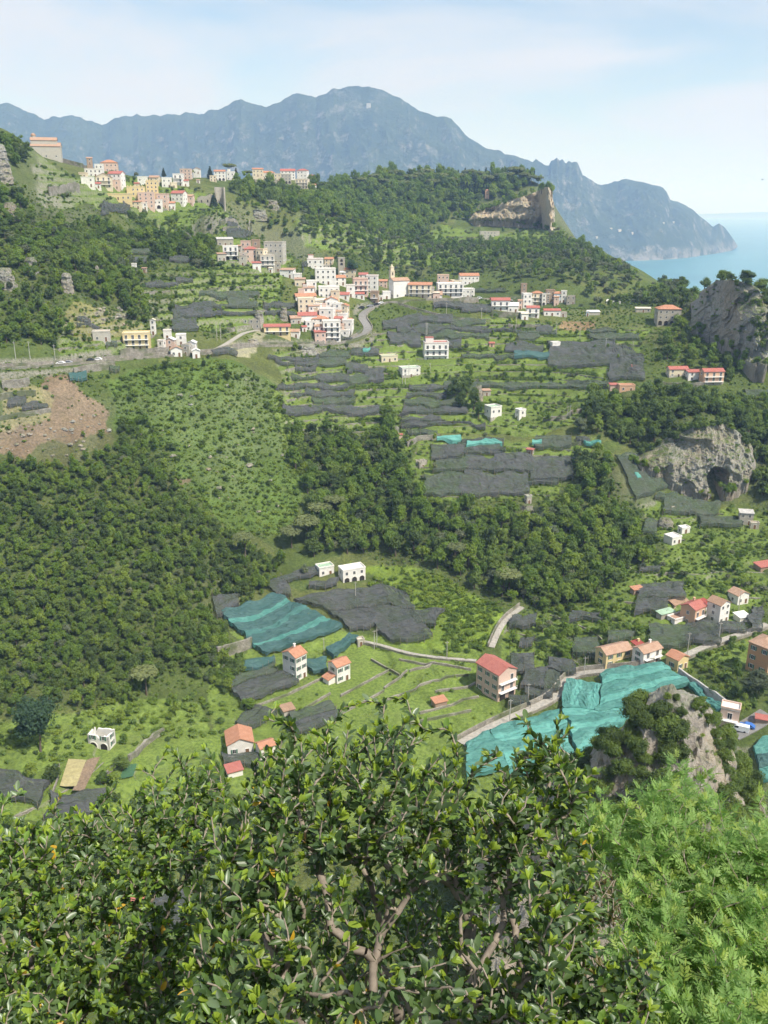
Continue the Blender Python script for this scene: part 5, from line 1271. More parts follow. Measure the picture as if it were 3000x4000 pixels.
NG = {
 ('black shade net over a lemon terrace above the wood', 'nets above the wood'): [B4(570,1103,687,1126), B4(687,1088,755,1108), B4(511,983,588,1000), B4(669,1010,741,1027), B4(524,1004,572,1031), B4(678,1252,768,1300)],
 ('black shade net over a lemon terrace beside the village', 'nets beside the village'): [B4(690,1196,860,1212), B4(700,1222,860,1238), B4(860,1190,1000,1206), B4(860,1218,1000,1234), B4(1030,1185,1150,1205), B4(1040,1218,1150,1236), B4(796,1148,1000,1164), B4(889,896,981,922), B4(1190,1036,1290,1052), B4(1300,1270,1370,1330)],
 ('black shade net on the slope above the valley road', 'nets above the road'): [B4(312,1272,384,1294), B4(306,1250,342,1266), B4(420,1341,461,1366)],
 ('small black net on the stone bank beside the landslide', 'nets beside the landslide'): [B4(32,1550,104,1590), B4(92,1580,176,1610), B4(430,1440,470,1460)],
 ('black shade net over a lemon terrace under the valley road', 'nets under the road'): [B4(836,1368,922,1395), B4(1062,1390,1248,1412), B4(1257,1370,1370,1404), B4(1380,1362,1480,1394), B4(1090,1412,1240,1432), B4(1157,1441,1239,1456), B4(1144,1468,1250,1492), B4(1250,1462,1356,1496), B4(1356,1420,1440,1462), B4(1430,1440,1500,1497), B4(1356,1466,1440,1500), B4(1080,1503,1139,1524), B4(1150,1500,1356,1524), B4(1202,1530,1383,1556), B4(1230,1556,1390,1580), B4(1112,1582,1260,1618), B4(1270,1584,1483,1618), B4(1130,1540,1195,1560)],
 ('black shade net over a lemon terrace under the church', 'nets under the church'): [[(1500,1262),(1640,1228),(1660,1262),(1500,1290)], B4(1640,1230,1760,1262), B4(1760,1246,1890,1272), B4(1560,1270,1760,1300), B4(1760,1274,1900,1294), B4(1890,1288,2030,1306), B4(2030,1292,2170,1312), B4(1520,1300,1636,1352), B4(1700,1184,1810,1212), B4(1812,1190,1925,1222), B4(1825,1124,1975,1142)],
 ('weathered greenish net over a vine terrace', 'weathered nets'): [B4(1663,1304,1790,1332), B4(1790,1306,1907,1334), B4(2291,1286,2400,1308), B4(2380,1304,2495,1332), B4(2300,1312,2400,1336), B4(1812,1386,2010,1404), B4(1871,1494,2060,1520), B4(2060,1494,2220,1520), B4(2220,1494,2370,1520)],
 ('black shade net among the oak clump terraces', 'nets by the oak clump'): [B4(1600,1505,1760,1530), B4(1590,1534,1740,1560), B4(1580,1562,1790,1590), B4(1580,1594,1816,1622), B4(1577,1632,1720,1655), B4(1577,1660,1880,1682), B4(1590,1684,1700,1704)],
 ('black net in the wide netted field', 'nets of the wide field'): [B4(1690,1742,1808,1790), B4(1810,1716,1960,1742), B4(1700,1792,1830,1850), B4(1830,1788,1936,1850), B4(1936,1776,2080,1850), B4(2080,1786,2230,1880), B4(1664,1850,1800,1940), B4(1800,1856,1940,1945), B4(1940,1856,2060,1940), B4(2060,1880,2180,1900), B4(2098,1704,2223,1765), B4(2252,1708,2300,1736), B4(1800,1752,1960,1782)],
 ('black net over the orchard of the right hand hamlet', 'nets of the hamlet orchards'): [B4(2490,2290,2660,2350), B4(2484,2352,2600,2405), B4(2545,2450,2680,2535), B4(2680,2444,2810,2530), B4(2810,2438,2900,2474), B4(2930,2380,2976,2470), B4(2386,2478,2470,2514), B4(2505,2225,2570,2240)],
 ('black net over the gardens beside the winding lane', 'nets beside the lane'): [B4(1999,2412,2095,2462), B4(2234,2398,2335,2432), B4(2246,2502,2342,2566), B4(1995,2560,2085,2636), B4(2042,2622,2130,2700), B4(2135,2588,2240,2640), B4(2130,2640,2185,2710), B4(1985,2728,2060,2762), B4(2026,2504,2074,2534), B4(2060,2700,2160,2735), B4(2300,2560,2345,2590)],
 ('weathered net on the stepped orchard under the cliff', 'nets under the cliff'): [B4(2600,1952,2700,2016), B4(2700,1960,2806,2020), B4(2740,2026,2890,2066), B4(2910,1518,3000,1550), B4(2560,1930,2640,1955)],
}
for (lb, gr), qs in NG.items():
    for i, q in enumerate(qs):
        if q[2][1] - q[0][1] > 17: k_ = 8 if q[2][1] < 1720 else 11 if q[2][1] < 2000 else 6; q = [(q[0][0], q[0][1] + k_), (q[1][0], q[1][1] + k_), q[2], q[3]]
        net(q, 'net_weathered' if ('weathered' in lb or (i % 4 == 2)) else 'net_black', lb, group=gr, hp=1.9 if q[2][1] < 1700 else 2.3, cell=1.5 if q[2][1] < 1700 else 1.2)
# long thin nets that follow single terraces
ROWPTS = []
def contour(k, Lv, m):
    ii = np.nonzero(m.any(1))[0]; out = np.full(NA, np.nan)
    for j in range(NA):
        col = H[ii[0]:ii[-1] + 1, j]; mk = m[ii[0]:ii[-1] + 1, j]; kx = np.nonzero(mk[:-1] & (col[:-1] < Lv) & (col[1:] >= Lv))[0]
        if len(kx): i = kx[0]; f = (Lv - col[i]) / (col[i + 1] - col[i] + 1e-9); out[j] = gy[ii[0] + i] * (1 - f) + gy[ii[0] + i + 1] * f
    return out
def terrace_nets(k, poly, step, p_net, p_row, lab, rs_=1.0):
    hh = TERR[k][1]; m = inpoly(GX, GY, gpoly(poly)); lo, hi = H[m].min(), H[m].max(); cs = [contour(k, L_, m) for L_ in np.arange(lo + hh * 0.3, hi, step)]
    for a_, b_ in zip(cs, cs[1:]):
        j = 0
        while j < NA - 8:
            n_ = rnd_b.randint(7, 20); sl = slice(j, min(NA, j + n_)); ya, yb = a_[sl], b_[sl]; ok = ~np.isnan(ya) & ~np.isnan(yb) & (yb > ya) & (yb - ya < 14)
            if ok.all() and len(ya) > 5:
                xa = ga[sl]; q = rnd_b.random()
                A_, B_ = (xa[0] * yb[0], yb[0]), (xa[-1] * yb[-1], yb[-1]); C_, D_ = (xa[-1] * ya[-1], ya[-1]), (xa[0] * ya[0], ya[0]); c_ = ((A_[0] + C_[0]) / 2, (A_[1] + C_[1]) / 2)
                free = not any(inpoly(np.array([c_[0]]), np.array([c_[1]]), p_)[0] for p_ in NETPOLY) and all((c_[0] - bx_) ** 2 + (c_[1] - by_) ** 2 > (br_ + 3) ** 2 for bx_, by_, br_ in BLOCK)
                if free and q < p_net:
                    W = np.array([(x_, y_, hgt(x_, y_)) for x_, y_ in (A_, B_, C_, D_)]); NETPOLY.append([tuple(w_) for w_ in W])
                    net(None, 'net_weathered' if rnd_b.random() < 0.4 else 'net_black', lab, group=lab, world=W, hp=1.7, cell=1.6, sag=0.25, posts=False)
                elif free and q < p_net + p_row:
                    for f in ((0.3, 0.75) if rnd_b.random() < 0.6 else (0.5,)):
                        for xx_, y0_, y1_ in zip(xa, ya, yb):
                            for e_ in (0.0, 0.33, 0.66): Y_ = y0_ * (1 - f) + y1_ * f; ROWPTS.append(((xx_ + e_ * (ga[1] - ga[0])) * Y_, Y_, rs_))
            j += n_ + rnd_b.randint(0, 2)
# singled out nets
net([(2150,1342),(2395,1348),(2385,1432),(2150,1432)], 'net_black', 'large flat black net covering a whole field of the terraces', cell=2.0, hp=2.2)
net([(2395,1348),(2505,1398),(2510,1490),(2385,1488)], 'net_black', 'sloping black net joined to the large flat net', cell=2.0, hp=2.2)
net([(2405,1788),(2470,1792),(2625,1905),(2480,1958)], 'net_weathered', 'dark green net field under the cave cliff', cell=1.8)
net(B4(397,804,506,822), 'net_black', 'upper black net below the yellow palazzo'); net(B4(400,828,508,848), 'net_black', 'lower black net below the yellow palazzo')
net(B4(2011,1387,2142,1406), 'net_dark_teal', 'pale teal net strip among the vine terraces', cell=2.0); net(B4(271,1472,344,1494), 'net_dark_teal', 'small dark teal net above the landslide')
net([(830,2345),(940,2328),(930,2372),(850,2420)], 'net_black', 'black net between the wood and the dark teal net'); net([(1105,2258),(1245,2228),(1243,2256),(1110,2278)], 'net_black', 'curved black net leading to the whitewashed shed', cell=1.2)
net([(1045,2290),(1105,2262),(1145,2338),(1080,2334)], 'net_black', 'black net at the bend beside the wood', cell=1.2); net([(1210,2288),(1320,2274),(1318,2300),(1215,2312)], 'net_black', 'black net strip under the white farmhouse', cell=1.2)
KL = 'wide black net in the valley below the white farmhouse'
for q in ([(1165,2352),(1340,2322),(1400,2390),(1290,2402)], [(1340,2322),(1490,2302),(1530,2380),(1400,2390)], [(1490,2302),(1585,2330),(1605,2400),(1530,2380)], [(1290,2402),(1440,2388),(1470,2445),(1370,2470)], [(1440,2388),(1600,2384),(1640,2440),(1480,2470)], [(1480,2470),(1640,2440),(1690,2490),(1560,2520)]):
    net(q, 'net_black', KL, group='wide black nets in the valley')
net([(1600,2405),(1735,2398),(1700,2455),(1640,2448)], 'net_black', 'black net at the edge of the yellow green thicket')
net([(897,2668),(1062,2612),(1085,2640),(908,2702)], 'net_weathered', 'ragged black net over rows of poles'); net([(916,2706),(1086,2644),(1160,2682),(955,2762)], 'net_black', 'smooth sloping black net below the tall white house'); net([(945,2602),(1060,2572),(1070,2604),(960,2632)], 'net_dark_teal', 'short teal net above the ragged black net')
net([(1140,2802),(1290,2750),(1310,2780),(1140,2850)], 'net_weathered', 'upper ragged net beside the brown roofed hut'); net([(1130,2852),(1305,2788),(1320,2812),(1150,2890)], 'net_black', 'lower sloping net beside the brown roofed hut'); net([(925,2822),(1000,2768),(1080,2802),(950,2856)], 'net_black', 'black net behind the chalet house')
net([(0,3024),(190,3070),(130,3160),(0,3130)], 'net_black', 'black net at the bottom of the lower meadow'); net([(200,3112),(420,3100),(400,3190),(180,3200)], 'net_black', 'black net under the near leaves'); net([(560,3540),(760,3500),(760,3640),(540,3660)], 'net_black', 'black net beside the red brick roofed shed')
net(B4(884,2962,1000,3000), 'net_black', 'black net before the chalet house')
terrace_nets('below_village', [(1090,1370),(1500,1310),(1900,1240),(2540,1290),(2420,1500),(2300,1620),(2050,1690),(1650,1680),(1550,1760),(1250,1660),(1110,1640)], 3.0, 0.11, 0.7, 'long thin net on the terraces below the village')
terrace_nets('net_field', [(1620,1700),(2350,1700),(2250,1850),(2150,1960),(1700,1960),(1600,1850)], 2.4, 0.45, 0.3, 'long thin net in the wide netted field')
terrace_nets('right', [(2480,1970),(3000,1960),(3000,2600),(2650,2590),(2000,2590),(1960,2460),(2350,2350),(2450,2150)], 2.4, 0.16, 0.5, 'long thin net on the orchard terraces')
terrace_nets('upper', [(400,980),(850,980),(1000,950),(1100,1000),(1050,1290),(650,1310),(520,1080)], 4.0, 0.2, 0.5, 'long thin net on the terraces above the road')
terrace_nets('villa_slope', [(1150,860),(1700,872),(2150,900),(2280,965),(1900,1010),(1200,985)], 5.0, 0.08, 0.4, 'long thin net under the villa cliff')
terrace_nets('meadow', [(960,2560),(1450,2500),(1880,2580),(1980,2780),(1700,2900),(1200,2860),(960,2780)], 0.75, 0.0, 0.75, 'meadow', 0.42)
terrace_nets('left_valley', [(20,2850),(560,2740),(800,2760),(850,2900),(500,3000),(20,3000)], 0.9, 0.0, 0.5, 'meadow', 0.5)
# dark teal field: net panels laid side by side
def panels(quad, n, mats, label, along=True, hp=2.4, name='teal_net'):
    Q = np.array([tuple(ground(u, v)) for u, v in quad]); NETPOLY.append([tuple(q) for q in Q])
    r = empty(name, (0, 0, 0)); tag(r, label, 'shade net')
    for i in range(n):
        f0, f1 = i / n - 0.01, (i + 1) / n + 0.01
        A = lambda f: (Q[0] * (1 - f) + Q[3] * f, Q[1] * (1 - f) + Q[2] * f)
        if not along: A = lambda f: (Q[0] * (1 - f) + Q[1] * f, Q[3] * (1 - f) + Q[2] * f)
        a0, a1 = A(f0); b0, b1 = A(f1)
        W = [a0, a1, b1, b0] if along else [a0, b0, b1, a1]
        net(None, mats[i % len(mats)], world=np.array(W), parent=r, hp=hp, zl=0.12 * (i % 2) + rnd_b.uniform(0, 0.25), cell=1.1, sag=0.3, hang=True)
    return r
panels([(866,2405),(1068,2332),(1340,2462),(1036,2566)], 11, ['net_dark_teal', 'net_dark_teal', 'net_teal', 'net_dark_teal', 'net_dark_teal', 'net_faded_teal'], 'large dark teal net in slanting strips behind the tall white house')
panels([(1366,2486),(1394,2502),(1300,2576),(1276,2556)], 2, ['net_dark_teal'], 'narrow dark teal net beside the field boundary', False); panels([(1202,2602),(1272,2590),(1282,2632),(1212,2642)], 1, ['net_dark_teal'], 'small dark teal net between the two white houses')
panels([(2208,2664),(2335,2690),(2330,2800),(2196,2790)], 4, ['net_teal', 'net_teal_bright'], 'bright teal net rolling beside the winding lane', False); panels([(2350,2648),(2592,2606),(2690,2690),(2335,2800)], 6, ['net_teal', 'net_teal_bright', 'net_teal'], 'broad bright teal net below the yellow house')
panels([(2196,2795),(2480,2760),(2400,2880),(2260,2985)], 5, ['net_teal_bright', 'net_teal'], 'bright teal net running down to the crag'); panels([(1905,2862),(2185,2795),(2240,2960),(2000,3060)], 5, ['net_teal', 'net_teal_bright'], 'bright teal net below the winding lane, half behind leaves')
panels([(1805,2925),(1900,2870),(2000,3010),(1830,3070)], 3, ['net_teal'], 'teal net at the lower end of the winding lane'); panels([(2925,2935),(3010,2885),(3010,3050),(2960,3045)], 3, ['net_teal', 'net_dark_teal'], 'teal net beyond the crag beside the riverside road')
panels([(2690,2690),(2720,2690),(2820,2790),(2800,2800)], 1, ['net_teal'], 'last strip of teal net along the dark boundary wall')
for q, lb in (([(1715,1722),(1800,1716),(1804,1730),(1716,1738)], 'thin turquoise net edge along the top of the netted field'), ([(1822,1744),(1952,1740),(1954,1750),(1824,1756)], 'second turquoise net edge in the netted field'), ([(2082,1736),(2116,1734),(2118,1750),(2084,1752)], 'small turquoise net heap beside the rusty shelter'), ([(2280,1736),(2335,1738),(2340,1752),(2284,1750)], 'turquoise net strip by the wood edge'), ([(2472,1868),(2482,1866),(2494,1888),(2484,1894)], 'turquoise net scrap lying on the dark green net'), ([(1420,1376),(1450,1374),(1452,1382),(1422,1384)], 'turquoise net scrap under the road bend')):
    net(q, 'net_teal_bright', lb, hp=2.9, posts=False, cell=1.2)

# garden plots, poles and cars -------------------------------------------------
simple('tilled_soil', (0.21, 0.155, 0.105), 0.95, 0.3, 1.5); simple('straw', (0.34, 0.30, 0.15), 0.95, 0.2, 1.0); simple('red_sand', (0.36, 0.20, 0.12), 0.9, 0.2, 1.0); simple('turf_green', (0.05, 0.12, 0.06), 0.9, 0.2, 2.0)
def plot(pts, mat, label):
    P = [ground(u, v) for u, v in pts]; n = 10; A = np.array([tuple(p) for p in P]); a, b_ = np.meshgrid(np.linspace(0, 1, n), np.linspace(0, 1, n))
    X = (A[0, 0] * (1 - a) + A[1, 0] * a) * (1 - b_) + (A[3, 0] * (1 - a) + A[2, 0] * a) * b_; Y = (A[0, 1] * (1 - a) + A[1, 1] * a) * (1 - b_) + (A[3, 1] * (1 - a) + A[2, 1] * a) * b_
    Z = height(X, Y) + 0.35; Z[:] = Z * 0.3 + Z.max() * 0.7
    Vt = np.stack([X, Y, Z], -1).reshape(-1, 3); o = link('garden_plot', fast_mesh('garden_plot', Vt, grid_faces(n, n), [MAT[mat]])); tag(o, label, 'garden plot', kind='structure'); NETPOLY.append([tuple(p) for p in P])
plot([(268,2968),(338,2972),(300,3090),(235,3080)], 'straw', 'bare straw coloured garden plot'); plot([(340,2972),(395,2970),(330,3110),(285,3108)], 'tilled_soil', 'brown tilled garden plot'); plot([(490,2992),(535,2990),(520,3040),(465,3050)], 'turf_green', 'dark green garden plot')
simple('pole_concrete', (0.42, 0.40, 0.37), 0.9, 0.15, 2.0)
for u, v, hm in [(1389,2346,8.5),(1462,2535,8),(1472,2530,8),(1266,2556,7),(2281,2640,7.5),(2684,2560,9),(2884,2390,9),(2806,2508,8),(1745,2580,8),(1990,2825,9),(118,1400,8),(62,1402,8),(217,1412,8),(1572,1500,9),(1583,1502,9),(1597,1480,9),(1744,1232,8),(1880,1252,8),(2015,1290,8),(2172,1312,8),(2264,1330,8),(1664,1318,9),(1668,1318,9),(1840,1160,9),(2215,1636,7),(2226,1634,7),(848,1330,9),(863,1328,9),(1680,1478,9),(2062,2740,7),(2365,1372,8),(2470,1384,8),(1450,1350,8)]:
    p = ground(u, v); r = empty('utility_pole', p); tag(r, 'utility pole ' + near_house(p.x, p.y, p.z), 'pole', 'utility poles')
    b = MB(); b.tube((0, 0, -1), (0, 0, hm), 0.16, 0.10, 8); b.build('shaft', [MAT['pole_concrete']], r)
    b = MB(); b.box(-0.7, 0.7, -0.05, 0.05, hm - 0.6, hm - 0.48); b.build('crossarm', [MAT['pole_concrete']], r)
simple('paint_white', (0.78, 0.78, 0.78), 0.3, 0.03, 1, 0.5); simple('paint_dark', (0.04, 0.045, 0.05), 0.3, 0.1, 1, 0.5); simple('paint_grey', (0.32, 0.33, 0.35), 0.3, 0.05, 1, 0.5); simple('paint_red', (0.45, 0.04, 0.03), 0.3, 0.05, 1, 0.5); simple('paint_blue', (0.05, 0.15, 0.45), 0.3, 0.05, 1, 0.5); simple('tyre_rubber', (0.02, 0.02, 0.02), 0.9, 0.1)
def car(u, v, yaw, paint, label, van=False, group=None):
    p = ground(u, v); p.z = hgt(p.x, p.y) + 0.36
    for k, L in ROADLINE.items():
        dd, zz_ = polydist(np.array([p.x]), np.array([p.y]), L)
        if dd[0] < ROADS[k][1] * 0.6: p.z = zz_[0] + 0.23
    r = empty('van' if van else 'car', p, R(yaw)); tag(r, label, 'van' if van else 'car', group)
    prof = [(-2.1, 0.28), (-2.15, 0.75), (-1.2, 0.92), (-0.65, 1.42), (0.95, 1.45), (1.75, 0.98), (2.1, 0.9), (2.12, 0.28)] if not van else [(-2.4, 0.3), (-2.45, 1.0), (-1.9, 1.15), (-1.35, 2.0), (2.4, 2.1), (2.45, 0.3)]
    b = MB(); n = len(prof); wd = 0.84
    b.add([(x, -wd, z) for x, z in prof] + [(x, wd, z) for x, z in prof], [tuple(range(n)), tuple(range(2 * n - 1, n - 1, -1))] + [(i, n + i, n + (i + 1) % n, (i + 1) % n) for i in range(n)]); b.build('body', [MAT[paint]], r)
    b = MB()
    if not van: b.add([(-1.0, -wd - .01, 0.95), (-0.6, -wd - .01, 1.36), (0.9, -wd - .01, 1.38), (1.45, -wd - .01, 1.0), (-1.0, wd + .01, 0.95), (-0.6, wd + .01, 1.36), (0.9, wd + .01, 1.38), (1.45, wd + .01, 1.0)], [(0, 1, 2, 3), (7, 6, 5, 4)])
    else: b.add([(-1.75, -wd - .01, 1.2), (-1.35, -wd - .01, 1.85), (-0.5, -wd - .01, 1.85), (-0.5, -wd - .01, 1.2), (-1.75, wd + .01, 1.2), (-1.35, wd + .01, 1.85), (-0.5, wd + .01, 1.85), (-0.5, wd + .01, 1.2)], [(0, 1, 2, 3), (7, 6, 5, 4)])
    b.build('side_windows', [MAT['window_glass']], r)
    for sx in (-1.3, 1.3):
        for sy in (-1, 1):
            b = MB(); b.tube((sx, sy * 0.7, 0.31), (sx, sy * 0.88, 0.31), 0.31, 0.31, 12); b.build('wheel', [MAT['tyre_rubber']], r)
car(352,1413,8,'paint_dark','dark car on the valley road behind the white car'); car(382,1410,8,'paint_white','white car on the valley road beside the dark car'); car(238,1426,6,'paint_white','white car parked alone on the valley road'); car(266,1423,6,'paint_grey','grey car parked behind the lone white car')
car(1412,1206,20,'paint_dark','dark car at the bend of the village road'); car(1446,1200,15,'paint_grey','grey car in the village parking row'); car(1470,1194,15,'paint_dark','black car in the village parking row'); car(1490,1188,15,'paint_white','white car closing the village parking row')
car(1870,1170,2,'paint_white','white car on the village road beside a red car'); car(1918,1172,2,'paint_red','red car on the village road'); car(1992,1178,2,'paint_white','white car at the far end of the village road'); car(2890,2858,-28,'paint_white','white van on the riverside road',True); car(2918,2845,-28,'paint_blue','blue car in front of the white van on the riverside road')
# ================================================================ TREES
nrs = np.random.RandomState(3)
ICO = None
def ico():
    global ICO
    if ICO is None:
        b = bmesh.new(); bmesh.ops.create_icosphere(b, subdivisions=1, radius=1.0)
        ICO = (np.array([v.co[:] for v in b.verts]), np.array([[v.index for v in f.verts] for f in b.faces])); b.free()
    return ICO
def leaf_quads(P, Nn, size, rs, aspect=0.75):
    """one bent leaf clump (two triangles) at each point"""
    n = len(P); t = rs.randn(n, 3); t -= (t * Nn).sum(1, keepdims=True) * Nn; t /= np.linalg.norm(t, axis=1, keepdims=True) + 1e-9
    bb = np.cross(Nn, t); s = size * (0.65 + 0.7 * rs.rand(n, 1))
    a = P + t * s; c = P - t * s; b_ = P + bb * s * aspect + Nn * s * 0.25 * rs.randn(n, 1); d = P - bb * s * aspect + Nn * s * 0.25 * rs.randn(n, 1)
    V = np.stack([a, b_, c, d], 1).reshape(-1, 3); i = np.arange(n)[:, None] * 4
    return V, np.concatenate([i + np.array([[0, 1, 2]]), i + np.array([[0, 2, 3]])])
def crown_mesh(name, seed, lobes, n, size, mat, core=0.78, upbias=0.35, jit=0.18):
    rs = np.random.RandomState(seed); Vs, Fs, nv = [], [], 0
    w = np.array([l[3] ** 2 for l in lobes]); w = w / w.sum()
    for l, q in zip(lobes, w):
        k = max(8, int(n * q)); d = rs.randn(k, 3); d /= np.linalg.norm(d, axis=1, keepdims=True)
        d[:, 2] = np.where(d[:, 2] < -0.45, -d[:, 2], d[:, 2])
        sq = np.array([1, 1, l[4] if len(l) > 4 else 0.85])
        P = np.array(l[:3]) + d * l[3] * sq * (1 + jit * rs.randn(k, 1))
        N_ = d + np.array([0, 0, upbias]) + 0.48 * rs.randn(k, 3); N_ /= np.linalg.norm(N_, axis=1, keepdims=True)
        V, F = leaf_quads(P, N_, size, rs); Vs.append(V); Fs.append(F + nv); nv += len(V)
        if core > 0:
            iv, if_ = ico(); V = np.array(l[:3]) + iv * l[3] * core * sq * (1 + 0.12 * rs.randn(len(iv), 1)); Vs.append(V); Fs.append(if_ + nv); nv += len(V)
    return fast_mesh(name, np.vstack(Vs), np.vstack(Fs), [MAT[mat]])
def round_lobes(seed, k, rx, rz, zc, r0, r1):
    rs = np.random.RandomState(seed); out = []
    for i in range(k):
        d = rs.randn(3); d /= np.linalg.norm(d); q = rs.rand() ** 0.4
        out.append((d[0] * rx * q, d[1] * rx * q, zc + d[2] * rz * q, r0 + (r1 - r0) * rs.rand()))
    return out
def trunk_mesh(seed, h, r, limbs=4, reach=0.5, lz=0.55):
    rs = random.Random(seed); b = MB(); x = y = 0; pz = -0.4
    pts = [(0, 0, -0.5, r * 1.3)]
    for k in range(1, 5):
        x += rs.uniform(-0.06, 0.06) * h; y += rs.uniform(-0.06, 0.06) * h; pts.append((x, y, h * k / 4, r * (1.1 - 0.2 * k)))
    for p, q in zip(pts, pts[1:]): b.tube(p[:3], q[:3], p[3], q[3], 6)
    for k in range(limbs):
        a = rs.uniform(0, 6.28); f = rs.uniform(lz, 0.95); i = min(3, int(f * 4)); p = pts[i]; z0 = f * h
        b.tube((p[0], p[1], z0), (p[0] + math.cos(a) * reach, p[1] + math.sin(a) * reach, z0 + reach * rs.uniform(0.4, 0.9)), r * 0.5, r * 0.15, 5)
    return b.mesh('trunk', [MAT['bark']])
PROTO = {}
def proto(kind, crowns, trunks): PROTO[kind] = (crowns, trunks)
proto('oak', [crown_mesh('oak_crown', 10 + i, round_lobes(20 + i, 14, 0.70, 0.62, 1.25, 0.20, 0.44), 560, 0.115, 'leaf_oak', 0.7, 0.35, 0.26) for i in range(6)], [trunk_mesh(30 + i, 1.1, 0.09) for i in range(6)])
proto('broadleaf', [crown_mesh('broadleaf_crown', 40 + i, round_lobes(50 + i, 14, 0.66, 0.75, 1.35, 0.20, 0.42), 580, 0.11, 'leaf_bright', 0.65, 0.35, 0.28) for i in range(6)], [trunk_mesh(60 + i, 1.2, 0.08) for i in range(6)])
proto('olive', [crown_mesh('olive_crown', 70 + i, round_lobes(80 + i, 8, 0.65, 0.35, 1.0, 0.33, 0.48), 380, 0.12, 'leaf_olive', 0.62) for i in range(3)], [trunk_mesh(90 + i, 0.8, 0.11) for i in range(3)])
proto('shrub', [crown_mesh('shrub', 100 + i, round_lobes(110 + i, 5, 0.55, 0.12, 0.38, 0.34, 0.52), 170, 0.17, 'leaf_shrub', 0.7) for i in range(4)], None)
proto('thicket', [crown_mesh('thicket', 120 + i, round_lobes(130 + i, 7, 0.7, 0.12, 0.35, 0.30, 0.5), 240, 0.15, 'leaf_thicket', 0.7) for i in range(3)], None)
def near_oak(i): return crown_mesh('oak_crown', 210 + i, round_lobes(220 + i, 15, 0.68, 0.55, 1.2, 0.26, 0.46), 2300, 0.062, 'leaf_oak', 0.72)
proto('near_oak', [near_oak(i) for i in range(3)], PROTO['oak'][1][:3])

